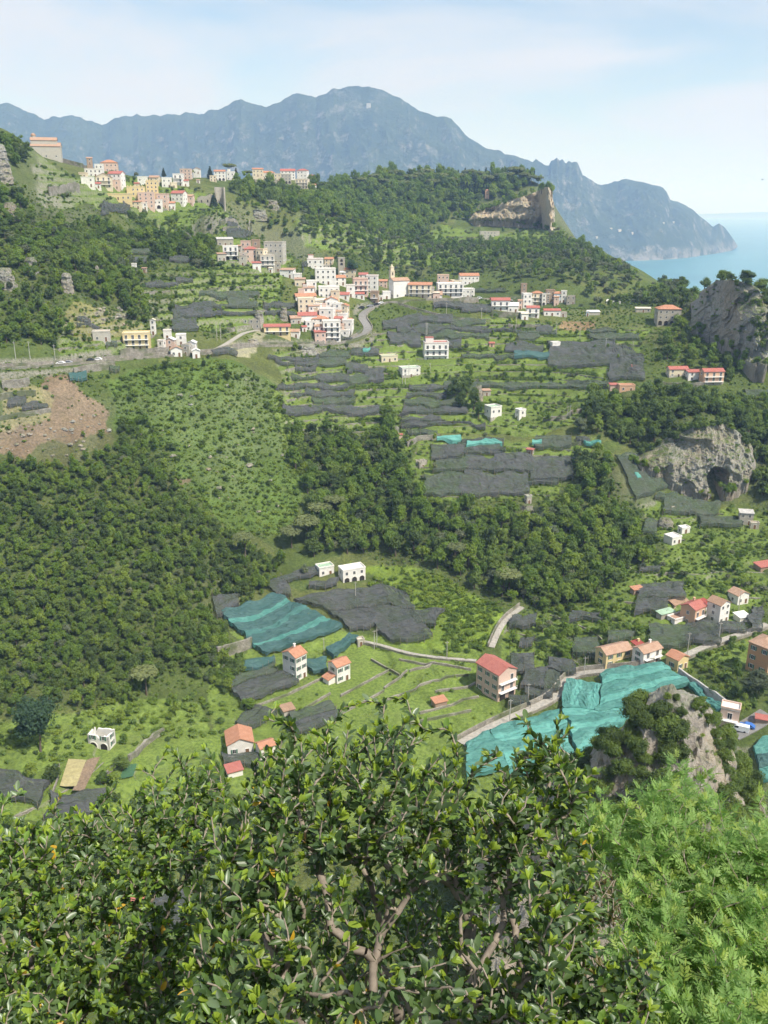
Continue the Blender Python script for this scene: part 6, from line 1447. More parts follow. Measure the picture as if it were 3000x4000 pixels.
ZONES = [
 ([(940,790),(1180,800),(1250,870),(1210,960),(1060,945),(950,860)], 6.5, (1.4, 3.4), {'oak': .3, 'olive': .3, 'broadleaf': .4}),
 ([(1700,842),(1850,822),(1900,850),(1900,880),(1720,870)], 6, (2.4, 4.6), {'broadleaf': .6, 'oak': .4}),
 ([(2120,900),(2190,905),(2320,975),(2260,985),(2120,930)], 7, (1.8, 3.6), {'broadleaf': .4, 'oak': .3, 'olive': .3}),
 ([(0,1460),(420,1480),(640,1850),(1120,2190),(870,2420),(900,2650),(300,2800),(0,2800)], 2.3, (0.5, 1.0), {'shrub': .8, 'thicket': .2}),
 ([(1150,1680),(1600,1700),(1700,1960),(2250,1800),(2500,1960),(3000,1960),(3000,2500),(2600,2600),(2000,2560),(2000,2390),(1450,2180),(1250,2150)], 2.3, (0.5, 1.1), {'shrub': .7, 'thicket': .3}),
 ([(0,750),(900,780),(1150,1000),(1100,1340),(600,1340),(480,1400),(0,1400)], 2.6, (0.6, 1.5), {'shrub': .8, 'thicket': .2}),
 ([(1150,1000),(1600,1060),(2680,1180),(3000,1480),(3000,1900),(2300,1700),(2420,1520),(2550,1300),(1900,1240),(1500,1300),(1080,1350)], 3.2, (0.6, 1.3), {'shrub': .8, 'thicket': .2}),
 ([(1150,860),(2150,880),(2350,1000),(2650,1140),(2250,1130),(1450,1045),(1250,980)], 6.0, (0.8, 1.8), {'shrub': .7, 'olive': .3}),  # polygon, spacing, radius range, {kind: share}
 ([(0,1790),(250,1815),(330,1700),(520,1640),(620,1720),(650,1860),(720,1950),(900,2090),(1120,2190),(1110,2290),(870,2420),(960,2540),(930,2640),(880,2700),(700,2620),(520,2750),(250,2815),(0,2770)], 2.4, (1.0, 2.4), {'oak': .42, 'broadleaf': .46, 'olive': .12}),
 ([(1150,1650),(1500,1690),(1580,1720),(1600,1850),(1690,1970),(2150,1975),(2250,1900),(2240,1760),(2330,1760),(2400,1860),(2480,1990),(2500,2080),(2580,2170),(2400,2290),(2200,2400),(2020,2380),(1700,2230),(1450,2160),(1350,2180),(1220,2190),(1190,1900)], 3.7, (1.6, 4.4), {'oak': .42, 'broadleaf': .46, 'olive': .12}),
 ([(2290,1560),(2480,1535),(3000,1565),(3000,2000),(2950,1960),(2930,1760),(2880,1690),(2800,1640),(2720,1645),(2600,1690),(2500,1770),(2420,1760),(2300,1650)], 3.9, (2.4, 4.2), {'oak': .85, 'broadleaf': .15}),
 ([(0,740),(80,760),(170,900),(400,850),(560,830),(700,860),(850,970),(850,1060),(620,1010),(545,1090),(600,1250),(480,1235),(300,1140),(120,1190),(0,1180)], 4.3, (1.6, 3.8), {'oak': .42, 'broadleaf': .48, 'olive': .1}),
 ([(0,1200),(120,1215),(240,1240),(280,1320),(200,1390),(0,1365)], 4.0, (1.8, 3.6), {'oak': .75, 'broadleaf': .25}),
 ([(0,520),(40,540),(120,620),(110,650),(60,640),(0,690)], 5, (2.6, 4), {'oak': .7, 'broadleaf': .3}),
 ([(1230,850),(1190,770),(1300,705),(1500,690),(1800,690),(2110,710),(2130,735),(2000,775),(1850,815),(1750,842)], 6.8, (4.0, 6.6), {'broadleaf': .62, 'oak': .38}),
 ([(1150,880),(1300,860),(1600,905),(1850,965),(2150,905),(2350,995),(2660,1135),(2700,1200),(2480,1185),(2250,1135),(2000,1095),(1700,1068),(1450,1045),(1300,990)], 8.6, (2.0, 4.4), {'olive': .45, 'oak': .28, 'broadleaf': .27}),
 ([(900,745),(1000,735),(1160,745),(1260,735),(1230,850),(1050,815),(920,805)], 7, (3.2, 5), {'oak': .7, 'broadleaf': .3}),
 ([(2690,1290),(2800,1360),(2900,1430),(2860,1500),(2700,1440),(2560,1420),(2560,1290)], 5.2, (2.0, 3.8), {'broadleaf': .5, 'oak': .5}),
 ([(2960,1200),(3000,1120),(3000,1480),(2960,1470)], 5, (2.4, 4), {'oak': .5, 'broadleaf': .5}),
 ([(2600,1120),(2700,1180),(2690,1290),(2660,1250),(2480,1190)], 5.5, (2.4, 4), {'oak': .6, 'olive': .4}),
 ([(430,1500),(700,1410),(900,1410),(1060,1500),(1150,1650),(1180,1850),(1150,2080),(900,2080),(700,1950),(620,1730),(480,1720)], 1.9, (0.4, 1.3), {'shrub': .5, 'thicket': .5}),
 ([(420,1500),(700,1410),(900,1410),(1060,1500),(1150,1650),(1190,1850),(1150,2080),(900,2100),(690,1960),(610,1730),(470,1720)], 5.0, (1.1, 2.3), {'shrub': .6, 'thicket': .2, 'oak': .2}),
 ([(1040,1480),(1140,1560),(1200,1750),(1240,1850),(1170,1880),(1110,1720),(1050,1600)], 2.6, (1.0, 1.9), {'thicket': 1}),
 ([(1400,2225),(1700,2255),(1960,2390),(1985,2440),(1900,2545),(1700,2545),(1735,2440),(1640,2400),(1500,2300)], 2.2, (1.0, 1.9), {'thicket': 1}),
 ([(2480,2090),(3000,2080),(3000,2400),(2860,2320),(2660,2330),(2450,2290)], 4.6, (1.2, 2.6), {'shrub': .4, 'olive': .3, 'broadleaf': .3}),
 ([(2640,2640),(3000,2650),(3000,2780),(2850,2800)], 3.6, (1.2, 2.4), {'shrub': .5, 'broadleaf': .5}),
 ([(2640,2560),(2900,2490),(2900,2650),(2700,2650)], 3.6, (1.0, 2.0), {'shrub': .6, 'broadleaf': .4}),
 ([(0,2830),(250,2820),(560,2740),(800,2680),(900,2760),(870,2880),(650,2880),(480,2980),(330,2960),(120,2970),(0,2940)], 3.2, (0.8, 2.0), {'shrub': .55, 'thicket': .3, 'broadleaf': .15}),
 ([(900,2560),(1900,2570),(2030,2900),(1700,3050),(950,3000),(900,2800)], 7.5, (0.5, 1.2), {'shrub': .7, 'thicket': .3}),
 ([(1080,1340),(1500,1300),(1900,1230),(2550,1285),(2420,1520),(2300,1640),(2050,1700),(1650,1690),(1550,1800),(1250,1700),(1110,1650)], 4.2, (0.8, 1.9), {'shrub': .5, 'broadleaf': .25, 'olive': .25}),
 ([(1620,1700),(2350,1700),(2250,1850),(2150,1965),(1700,1965),(1600,1850)], 4.6, (1.0, 2.4), {'shrub': .4, 'broadleaf': .35, 'olive': .25}),
 ([(2000,2390),(2350,2340),(2500,2290),(2620,2400),(2450,2520),(2250,2600),(2000,2600)], 3.8, (1.0, 2.4), {'broadleaf': .5, 'shrub': .3, 'olive': .2}),
 ([(120,640),(450,680),(850,770),(980,950),(1150,1010),(1050,1300),(650,1320),(500,1080),(850,960),(800,830),(400,820),(150,800)], 6.0, (1.0, 2.6), {'shrub': .6, 'oak': .25, 'olive': .15}),
 ([(1150,860),(1700,872),(2150,905),(2280,965),(1900,1010),(1200,985)], 13.0, (1.6, 3.4), {'olive': .4, 'broadleaf': .35, 'oak': .25}),
 ([(250,1240),(480,1200),(620,1300),(600,1400),(300,1410),(200,1390)], 4.6, (0.7, 1.7), {'shrub': .8, 'oak': .2}),
 ([(0,1455),(160,1460),(200,1560),(190,1650),(0,1700)], 4.6, (0.8, 2.0), {'shrub': .7, 'oak': .3}),
 ([(260,1440),(700,1400),(560,1500),(430,1520),(300,1480)], 4.4, (0.7, 1.6), {'shrub': 1}),
 ([(0,1690),(180,1670),(300,1500),(420,1600),(470,1720),(430,1800),(0,1770)], 9.5, (0.4, 0.9), {'shrub': 1}),
 ([(2500,1960),(2900,1990),(2990,2080),(2480,2090)], 4.4, (1.0, 2.2), {'shrub': .5, 'broadleaf': .5}),
 ([(0,3000),(1500,3050),(2300,3000),(2300,3900),(0,3900)], 5.5, (1.2, 2.8), {'shrub': .4, 'broadleaf': .35, 'oak': .25}),
 ([(840,2440),(960,2540),(930,2660),(880,2700),(840,2600)], 2.6, (1.5, 2.4), {'oak': .6, 'broadleaf': .4}),
]
BL = np.array(BLOCK); NETB = [(np.array(q), np.array(q)[:, :2].min(0) - 1, np.array(q)[:, :2].max(0) + 1) for q in NETPOLY]
SLIDE = gpoly([(165,1475),(290,1500),(330,1560),(420,1600),(470,1700),(455,1770),(330,1800),(240,1815),(-100,1775),(-100,1680),(130,1670),(190,1640),(150,1550)])
RL = np.vstack([L[:, :2] for L in ROADLINE.values()])
INST = {k: [] for k in PROTO}
for zi, (pts, sp_, (r0, r1), mixk) in enumerate(ZONES):
    P = np.array(gpoly([(-170 if u_ == 0 else 3170 if u_ == 3000 else u_, v_) for u_, v_ in pts])); lo, hi = P[:, :2].min(0), P[:, :2].max(0)
    gx, gy_ = np.meshgrid(np.arange(lo[0], hi[0], sp_), np.arange(lo[1], hi[1], sp_))
    x = (gx + nrs.uniform(-.48, .48, gx.shape) * sp_).ravel(); y = (gy_ + nrs.uniform(-.48, .48, gx.shape) * sp_).ravel()
    wob = max(sp_ * 2.5, 11)
    k = inpoly(x + (fbm(x, y, 15, 2) - .5) * wob, y + (fbm(x + 50, y, 15, 2) - .5) * wob, P) & (y > 118) & (np.abs(x / y) < 0.6)
    x, y = x[k], y[k]
    # gaps in the cover
    gap = fbm(x + 7 * zi, y, sp_ * 5, 3); k = gap > (0.15 if r1 > 2.65 else 0.22 if sp_ < 4.3 else 0.33); x, y = x[k], y[k]
    r = r0 + (r1 - r0) * nrs.rand(len(x)) ** 1.4
    ok = np.ones(len(x), bool)
    for cx, cy_, cr in BL: ok &= (x - cx) ** 2 + (y - cy_) ** 2 > (cr + r * 0.5) ** 2
    for q, a_, b_ in NETB:
        w_ = (x > a_[0]) & (x < b_[0]) & (y > a_[1]) & (y < b_[1])
        if w_.any(): ok[w_] &= ~inpoly(x[w_], y[w_], q) | ((nrs.rand(int(w_.sum())) < 0.4) & (r[w_] < 1.35)) | (nrs.rand(int(w_.sum())) < 0.10)
    for s0 in range(0, len(x), 4000):
        dd = ((x[s0:s0 + 4000, None] - RL[None, :, 0]) ** 2 + (y[s0:s0 + 4000, None] - RL[None, :, 1]) ** 2).min(1); ok[s0:s0 + 4000] &= dd > (2.4 + 0.7 * r[s0:s0 + 4000]) ** 2
    ok &= ~(inpoly(x, y, SLIDE) & (nrs.rand(len(x)) > 0.10))
    # nothing big right in front of a house: keep the sight line to its walls
    x, y, r = x[ok], y[ok], r[ok]; z = height(x, y)
    kinds = list(mixk); w_ = np.array([mixk[q] for q in kinds]); cl = fbm(x + 300, y + 100, 22, 3)
    pick = np.clip(nrs.rand(len(x)) * 0.9 + (cl - 0.42) * 0.5, 0, 0.9999); ci = np.searchsorted(np.cumsum(w_ / w_.sum()), pick)
    for j, kd in enumerate(kinds):
        m_ = ci == j
        for a_ in zip(x[m_], y[m_], z[m_], r[m_]): INST[kd].append(a_)
RP = np.array(ROWPTS); RSZ = RP[:, 2]; RP = RP[:, :2] + nrs.uniform(-.35, .35, (len(RP), 2)); RZ = height(RP[:, 0], RP[:, 1]); NETB = [(np.array(q), np.array(q)[:, :2].min(0), np.array(q)[:, :2].max(0)) for q in NETPOLY]
for (x_, y_), z_, q_ in zip(RP, RZ, RSZ):
    if all((x_ - a_) ** 2 + (y_ - b_) ** 2 > (c_ + 1) ** 2 for a_, b_, c_ in BLOCK): INST['thicket' if nrs.rand() < 0.35 else 'shrub'].append((x_, y_, z_, nrs.uniform(0.6, 1.15) * q_))
# thin the plants that would hide house fronts
HB = [(h_[0].location.x, h_[0].location.y, max(h_[1], h_[2])) for h_ in HOUSES]
def clear_views(L):
    A = np.array(L); keep = np.ones(len(A), bool); az = np.arctan2(A[:, 0], A[:, 1]); ds = np.hypot(A[:, 0], A[:, 1])
    for hx, hy, hw_ in HB:
        a0, d0 = math.atan2(hx, hy), math.hypot(hx, hy); half = (hw_ * 0.6) / d0
        keep &= ~((np.abs(az - a0) < half + A[:, 3] / d0 * 0.5) & (ds < d0) & (ds > d0 - hw_ * 0.5 - 2.6 - 3.2 * A[:, 3]))
    for q in NETPOLY:       # nor right before the nets
        c_ = np.mean(np.array(q)[:, :2], 0); a0, d0 = math.atan2(c_[0], c_[1]), math.hypot(*c_); rad = max(np.hypot(p[0] - c_[0], p[1] - c_[1]) for p in q)
        near = min(math.hypot(p[0], p[1]) for p in q)
        keep &= ~((np.abs(az - a0) < rad * 0.7 / d0) & (ds < d0) & (ds > near - 2.2 * A[:, 3] - 1) & (A[:, 3] > 1.1))
    return [l for l, k in zip(L, keep) if k]
for kd in INST:
    if INST[kd]: INST[kd] = clear_views(INST[kd])

def copy_plant(kind, x, y, z, r, name, label, cat, group, i, sz=1.0, rot=None):
    crowns, trunks = PROTO[kind]; v = i % len(crowns)
    root = empty(name, (x, y, z), rnd_b.uniform(0, 6.28) if rot is None else rot); root.scale = (r, r, r * sz); tag(root, label, cat, group)
    if trunks: link('trunk', trunks[v], root)
    link('crown', crowns[v], root); return root
def gn_scatter(name, kind, L, label, with_trunk=True):
    """everything past the individual trees: one object that instances the plant meshes on points"""
    crowns, trunks = PROTO[kind]; colp = bpy.data.collections.new(name + '_models')
    for c_ in crowns:
        colp.objects.link(bpy.data.objects.new('model', c_))
    A = np.array(L); n = len(A); me_ = bpy.data.meshes.new(name); me_.vertices.add(n); me_.vertices.foreach_set('co', A[:, :3].astype(np.float32).ravel())
    for nm, ty, data in (('size', 'FLOAT', A[:, 3] * (0.9 + 0.25 * nrs.rand(n))), ('turn', 'FLOAT', nrs.rand(n) * 6.28), ('tall', 'FLOAT', 0.75 + 0.75 * nrs.rand(n) ** 1.5), ('pick', 'INT', nrs.randint(0, len(crowns), n))):
        at2 = me_.attributes.new(nm, ty, 'POINT'); at2.data.foreach_set('value', np.asarray(data, np.float32 if ty == 'FLOAT' else np.int32))
    o = link(name, me_); tag(o, label, 'woods' if kind in ('oak', 'broadleaf') else 'plants', kind='stuff')
    ng = bpy.data.node_groups.new(name, 'GeometryNodeTree'); ng.interface.new_socket('Geometry', in_out='INPUT', socket_type='NodeSocketGeometry'); ng.interface.new_socket('Geometry', in_out='OUTPUT', socket_type='NodeSocketGeometry')
    N = ng.nodes.new; gi, go = N('NodeGroupInput'), N('NodeGroupOutput'); ci_ = N('GeometryNodeCollectionInfo'); ci_.inputs['Collection'].default_value = colp; ci_.inputs['Separate Children'].default_value = True; ci_.inputs['Reset Children'].default_value = True
    ip = N('GeometryNodeInstanceOnPoints'); ip.inputs['Pick Instance'].default_value = True
    def attr(nm, ty):
        q = N('GeometryNodeInputNamedAttribute'); q.data_type = ty; q.inputs['Name'].default_value = nm; return q.outputs['Attribute']
    cx = N('ShaderNodeCombineXYZ'); ng.links.new(attr('turn', 'FLOAT'), cx.inputs[2]); ng.links.new(cx.outputs[0], ip.inputs['Rotation'])
    sx_ = N('ShaderNodeCombineXYZ'); sz_ = attr('size', 'FLOAT'); ml = N('ShaderNodeMath'); ml.operation = 'MULTIPLY'; ng.links.new(sz_, ml.inputs[0]); ng.links.new(attr('tall', 'FLOAT'), ml.inputs[1]); ng.links.new(sz_, sx_.inputs[0]); ng.links.new(sz_, sx_.inputs[1]); ng.links.new(ml.outputs[0], sx_.inputs[2]); ng.links.new(sx_.outputs[0], ip.inputs['Scale']); ng.links.new(attr('pick', 'INT'), ip.inputs['Instance Index'])
    ng.links.new(gi.outputs[0], ip.inputs['Points']); ng.links.new(ci_.outputs[0], ip.inputs['Instance']); ng.links.new(ip.outputs[0], go.inputs[0])
    md = o.modifiers.new('plants', 'NODES'); md.node_group = ng; return o
LBL = {'oak': ('holm_oak', 'dark round evergreen tree in the woods of the valley', 'tree', 'dark trees of the woods'), 'broadleaf': ('broadleaf_tree', 'bright green leafy tree in the woods of the valley', 'tree', 'bright trees of the woods'),
       'olive': ('olive_tree', 'grey green olive tree on the terraced slopes', 'tree', 'olive trees on the terraces'), 'shrub': ('bush', 'low green bush on the open slopes', 'bush', 'bushes on the open slopes'), 'thicket': ('bush', 'yellow green bush of the overgrown thicket', 'bush', 'bushes of the thicket')}
COUNT = {'oak': 280, 'broadleaf': 280, 'olive': 140, 'shrub': 160, 'thicket': 100}
STUFF = {'oak': ('forest', 'dark evergreen woods covering the valley sides'), 'broadleaf': ('woods', 'bright green broadleaf woods covering the valley sides'), 'olive': ('olive_grove', 'grey green olive groves on the far slopes'), 'shrub': ('undergrowth', 'low green scrub spread over the open slopes'), 'thicket': ('ground_cover', 'yellow green creeping thicket in gullies and on banks')}
for kd, nmax in COUNT.items():
    L = INST[kd]
    if not L: continue
    A = np.array(L); u, v, f = project([A[:, 0], A[:, 1], A[:, 2] + A[:, 3]])
    vis = (u > 10) & (u < 2990) & (v < 2980) & ~((u > 2250) & (v > 2650))
    score = np.where(vis, A[:, 3] / f, 0); order = np.argsort(-score); nm, lb, ct, gr = LBL[kd]
    for i, j in enumerate(order[:nmax]):
        if PROTO[kd][1]: copy_plant(kd, *L[j], nm, lb, ct, gr, i, rnd_b.uniform(0.75, 1.4))
        else:
            o = link(nm, PROTO[kd][0][i % len(PROTO[kd][0])], None, L[j][:3], rnd_b.uniform(0, 6.28)); o.scale = (L[j][3],) * 3; tag(o, lb, ct, gr)
    rest = [L[j] for j in order[nmax:]]
    if rest: gn_scatter(STUFF[kd][0], kd, rest, STUFF[kd][1])
print('PLANTS', {k: len(v) for k, v in INST.items()})

# trees that stand out -----------------------------------------------------------
def umbrella(seed):
    rs = random.Random(seed); lob = [(0, 0, 0.0, 0.42, 0.6)]
    for k in range(9):
        a = k * 0.7 + rs.uniform(-.2, .2); q = rs.uniform(0.45, 0.68); lob.append((math.cos(a) * q, math.sin(a) * q, rs.uniform(-0.08, 0.06), rs.uniform(0.28, 0.38), 0.62))
    return crown_mesh('pine_crown', seed, lob, 900, 0.075, 'leaf_pine', 0.82, 0.9, 0.10)
UMB = [umbrella(300 + i) for i in range(3)]
def on_rock(u, G, row):
    uu_ = project([G[row, :, 0], G[row, :, 1], G[row, :, 2]])[0]; return Vector(G[row, int(np.argmin(np.abs(uu_ - u)))])
def stone_pine(u, v, wpx, label, vb, group=None, i=0, g_=None, zs=0.95):
    """crown centre (u, v), crown width in pixels, foot of the trunk at vb"""
    g_ = ground(u, vb) if g_ is None else g_; s = project(g_)[2] / FOC; r = wpx * s / 2
    zc = max(g_.z + r * 0.9, at(u, v, g_.y).z) + (2.5 if v > 1800 else 0); h = zc - g_.z
    root = empty('stone_pine', g_); tag(root, label, 'tree', group)
    b = MB(); b.tube((0, 0, -1), (0.03 * h, 0, h * 0.7), 0.30 + 0.01 * h, 0.22, 7)
    for k in range(6):
        a = k * 1.05; b.tube((0.03 * h, 0, h * 0.68), (math.cos(a) * r * 0.6, math.sin(a) * r * 0.6, h - r * 0.12), 0.16, 0.07, 5)
    b.build('trunk', [MAT['bark']], root)
    o = link('crown', UMB[i % 3], root, (0, 0, h)); o.scale = (r, r, r * zs); o.rotation_euler.z = i
for i, (u, v, w, vb) in enumerate([(958,2116,92,2205),(1248,1996,100,2045),(1302,1968,92,2020),(1197,2056,112,2115),(1139,2092,92,2140)]): stone_pine(u, v, w, 'olive green umbrella pine above the white farmhouse', vb, 'umbrella pines above the farmhouse', i)
stone_pine(572, 2648, 108, 'single umbrella pine at the foot of the wood', 2715, None, 1); stone_pine(1780, 2156, 92, 'pale umbrella pine in the middle wood', 2215, None, 2); stone_pine(1985, 2262, 110, 'grey green umbrella pine above the footpath', 2330, None, 0)
stone_pine(735, 668, 48, 'umbrella pine over the pink ridge house', 692, None, 1); stone_pine(895, 648, 60, 'umbrella pine behind the terraced ridge villa', 676, None, 2); stone_pine(970, 672, 42, 'umbrella pine beside the long convent', 702, None, 0)
for i, (u, v, w) in enumerate([(1465,688,60),(1545,672,70),(1600,690,64),(1662,668,72),(1720,684,66),(1770,700,60),(1835,672,70),(1895,692,70),(1950,684,54),(2012,668,84),(1575,712,60),(1690,708,70),(1500,705,54),(2075,690,50),(1410,700,54),(1440,710,50),(1640,680,56),(1800,684,60),(1870,676,56),(1985,680,60),(2045,682,60),(2100,694,46)]): stone_pine(u, v, w, 'dark umbrella pine in the villa garden on the flat hilltop', v + 34, 'umbrella pines of the villa garden', i)
def cyp(seed):
    return crown_mesh('cypress_crown', seed, [(0, 0, 0.35, 0.13, 2.0), (0, 0, 0.62, 0.115, 2.2), (0.01, 0, 0.85, 0.08, 2.0), (0, 0.01, 0.18, 0.11, 1.2)], 420, 0.035, 'leaf_cypress', 0.85, 0.2, 0.1)
CYP = [cyp(400), cyp(401)]; CT = trunk_mesh(410, 0.3, 0.02, 0)
for i, (u, vb, hp_) in enumerate([(1800 + 11 * k, 768 - (k % 3) * 3, 34 + (k * 7) % 9) for k in range(11)] + [(1735 + 27 * k, 690 + (k * 13) % 7, 22 + (k * 5) % 8) for k in range(14)] + [(2945,1170,44)]):
    g_ = ground(u, vb); s = project(g_)[2] / FOC; h = hp_ * s * 1.25
    o = empty('cypress', g_); o.scale = (h, h, h); tag(o, 'slim dark cypress in the villa garden on the flat hilltop' if u < 2900 else 'lone slim cypress beside the rock outcrop', 'tree', 'cypresses of the villa garden' if u < 2900 else None); link('trunk', CT, o); link('crown', CYP[i % 2], o)
def conifer(u, vb, hpx, label):
    g_ = ground(u, vb); s = project(g_)[2] / FOC; h = hpx * s; root = empty('fir_tree', g_); tag(root, label, 'tree'); root.scale = (h, h, h)
    link('trunk', CT, root); link('crown', crown_mesh('fir_crown', 420, [(0, 0, 0.12 + 0.13 * k, 0.24 * (1 - k / 7.5), 0.7) for k in range(7)], 700, 0.045, 'leaf_cypress', 0.8), root)
conifer(838, 815, 62, 'dark pointed conifer before the ruined apse'); conifer(640, 690, 34, 'dark conifer among the ridge rooftops'); conifer(822, 700, 50, 'tall conifer beside the white arcaded villa'); conifer(923, 700, 44, 'dark slim conifer between the ridge villas')
def big_tree(kind, u, vb, wpx, hpx, label, name, mat=None, n=2600, leaf=0.055, seed=500, g_=None):
    g_ = ground(u, vb) if g_ is None else g_; s = project(g_)[2] / FOC; r = wpx * s / 2; h = hpx * s
    root = empty(name, g_); tag(root, label, 'tree'); link('trunk', trunk_mesh(seed, h * 0.55, 0.35, 5, r * 0.5), root)
    o = link('crown', crown_mesh('crown', seed, round_lobes(seed + 1, 20, 0.62, 0.72, 0.0, 0.24, 0.42), n, leaf, mat), root, (0, 0, h * 0.56)); o.scale = (r, r, h * 0.46 / 1.05)
for i, (u, w, h_, l_) in enumerate([(2752, 54, 50, 'round pine on the top of the rock outcrop'), (2828, 60, 46, 'pine with gaps in its crown on the rock outcrop'), (2915, 80, 66, 'wide dark pine behind the rock outcrop'), (2965, 90, 74, 'tallest dark pine behind the rock outcrop'), (2995, 60, 60, 'dark pine at the end of the rock outcrop')]): big_tree('x', u, 0, w, h_, l_, 'pine_tree', 'leaf_oak', 1500, 0.06, 590 + 3 * i, on_rock(u, G3_, 74))
big_tree('x', 158, 2935, 190, 250, 'tall dark blue green poplar beside the white ruin', 'poplar', 'leaf_poplar', 4200, 0.05, 510)
big_tree('x', 975, 2775, 70, 60, 'round bright green tree beside the sloping black net', 'broadleaf_tree', 'leaf_bright', 1600, 0.06, 520); big_tree('x', 478, 3010, 80, 70, 'round dark tree beside the tilled plot', 'holm_oak', 'leaf_oak', 1600, 0.06, 530); big_tree('x', 405, 3060, 70, 60, 'leafy orange tree at the tilled plot', 'broadleaf_tree', 'leaf_bright', 1400, 0.06, 535)
big_tree('x', 2205, 2560, 90, 75, 'bright green tree among the gardens by the yellow house', 'broadleaf_tree', 'leaf_bright', 1600, 0.06, 540); big_tree('x', 1375, 1080, 60, 72, 'tall leafy tree beside the stone bell tower', 'broadleaf_tree', 'leaf_poplar', 1300, 0.06, 545)
big_tree('x', 2268, 1690, 76, 62, 'pale blossoming tree above the dark wood', 'blossom_tree', 'leaf_olive', 1500, 0.06, 550); big_tree('x', 1512, 1655, 86, 80, 'dark tree alone below the black nets', 'holm_oak', 'leaf_oak', 1500, 0.06, 555); big_tree('x', 1190, 2255, 40, 60, 'grey bare topped tree beside the curved net', 'olive_tree', 'leaf_olive', 500, 0.05, 557)
CLUMP = ['broadest dark oak of the clump beside the rock spire', 'tallest dark oak leaning on the rock spire', 'dark oak at the uphill end of the netted terraces', 'dark oak under the broadest oak of the clump', 'bright green tree below the dark oak clump']
for i, (u, vb, w, h) in enumerate([(1775,1560,80,90),(1822,1545,76,84),(1850,1600,60,90),(1800,1605,60,84),(1868,1640,44,80)]): big_tree('x', u, vb, w, h, CLUMP[i], 'holm_oak', 'leaf_oak' if i < 4 else 'leaf_bright', 1500, 0.06, 560 + 3 * i)
big_tree('x', 2960, 2720, 150, 110, 'dull brown green tree below the tall orange house', 'broadleaf_tree', 'leaf_olive', 2400, 0.05, 580)
# trees and shrubs clinging to the crag
def on_crag(n, amin, amax, dmin, dmax, r0, r1, kind, label, group, sz=1.0):
    sel = np.argwhere((((CRAG_A - amin) % 360) < (amax - amin)) & (CRAG_D > dmin) & (CRAG_D < dmax))
    for i in range(n):
        k, j = sel[rnd_b.randrange(len(sel))]; p = CRAG[k, j]; r = r0 + (r1 - r0) * rnd_b.random() ** 1.5
        copy_plant(kind, p[0], p[1], p[2] - r * 0.55, r, 'crag_oak' if kind == 'near_oak' else 'tuft', label, 'tree' if kind == 'near_oak' else 'bush', group, i, sz)
on_crag(100, 150, 262, 2.5, 26, 1.4, 3.0, 'near_oak', 'dark evergreen oak clinging to the shaded flank of the crag', 'oaks on the shaded flank of the crag')
on_crag(70, 300, 400, 4, 30, 1.4, 2.9, 'near_oak', 'dark evergreen oak on the sunny flank of the crag', 'oaks on the sunny flank of the crag')
on_crag(10, 180, 360, 0.0, 3, 0.7, 1.4, 'near_oak', 'small oak on the summit of the crag', 'oaks on the crag summit')
PROTO['tuft'] = ([crown_mesh('tuft', 600 + i, round_lobes(610 + i, 5, 0.6, 0.1, 0.35, 0.3, 0.5), 320, 0.09, 'leaf_shrub', 0.5) for i in range(3)], None)
on_crag(46, 250, 312, 1, 24, 0.4, 1.0, 'tuft', 'green tuft growing in the cracks of the crag face', 'tufts in the crag face')

# bushes along the edges and in the cracks of the cliffs
def on_cliff(G, n, rows, r0, r1, kind, label, group, cols=(0.02, 0.98)):
    for i in range(n):
        k = rnd_b.randint(*rows); j = int(G.shape[1] * rnd_b.uniform(*cols)); p = G[k, j]; r = rnd_b.uniform(r0, r1)
        copy_plant(kind, p[0], p[1], p[2] - r * 0.5, r, 'tuft' if kind == 'tuft' else 'cliff_bush', label, 'bush', group, i)
on_cliff(G1_, 46, (54, 66), 2.5, 5.0, 'broadleaf', 'leafy bush on the edge of the villa cliff', 'bushes on the villa cliff'); on_cliff(G1_, 46, (0, 5), 1.8, 4.0, 'broadleaf', 'leafy bush at the foot of the villa cliff', 'bushes at the foot of the villa cliff'); on_cliff(G1_, 24, (3, 40), 0.8, 2.2, 'tuft', 'tuft growing in the villa cliff', 'tufts in the villa cliff')
on_cliff(G2_, 34, (84, 96), 1.6, 3.2, 'oak', 'dark bush on the brow of the cave cliff', 'bushes on the cave cliff'); on_cliff(G2_, 45, (8, 84), 0.5, 1.5, 'tuft', 'green tuft growing in the cave cliff', 'tufts in the cave cliff'); on_cliff(G2_, 16, (1, 8), 1.4, 2.4, 'broadleaf', 'leafy bush at the foot of the cave cliff', 'bushes at the foot of the cave cliff')
on_cliff(G3_, 90, (24, 82), 0.6, 2.0, 'tuft', 'green tuft on the pine crowned rock', 'tufts on the pine crowned rock'); on_cliff(G3_, 40, (20, 60), 1.2, 2.6, 'oak', 'dark bush on the overgrown side of the pine crowned rock', 'bushes on the overgrown rock side', (0.62, 1)); on_cliff(G3_, 24, (66, 83), 1.6, 3.2, 'oak', 'dark bush on the pine crowned rock', 'bushes on the pine crowned rock', (0.3, 1)); on_cliff(G3_, 14, (1, 6), 1.8, 3.0, 'broadleaf', 'leafy bush at the foot of the pine crowned rock', 'bushes at the foot of the pine crowned rock')
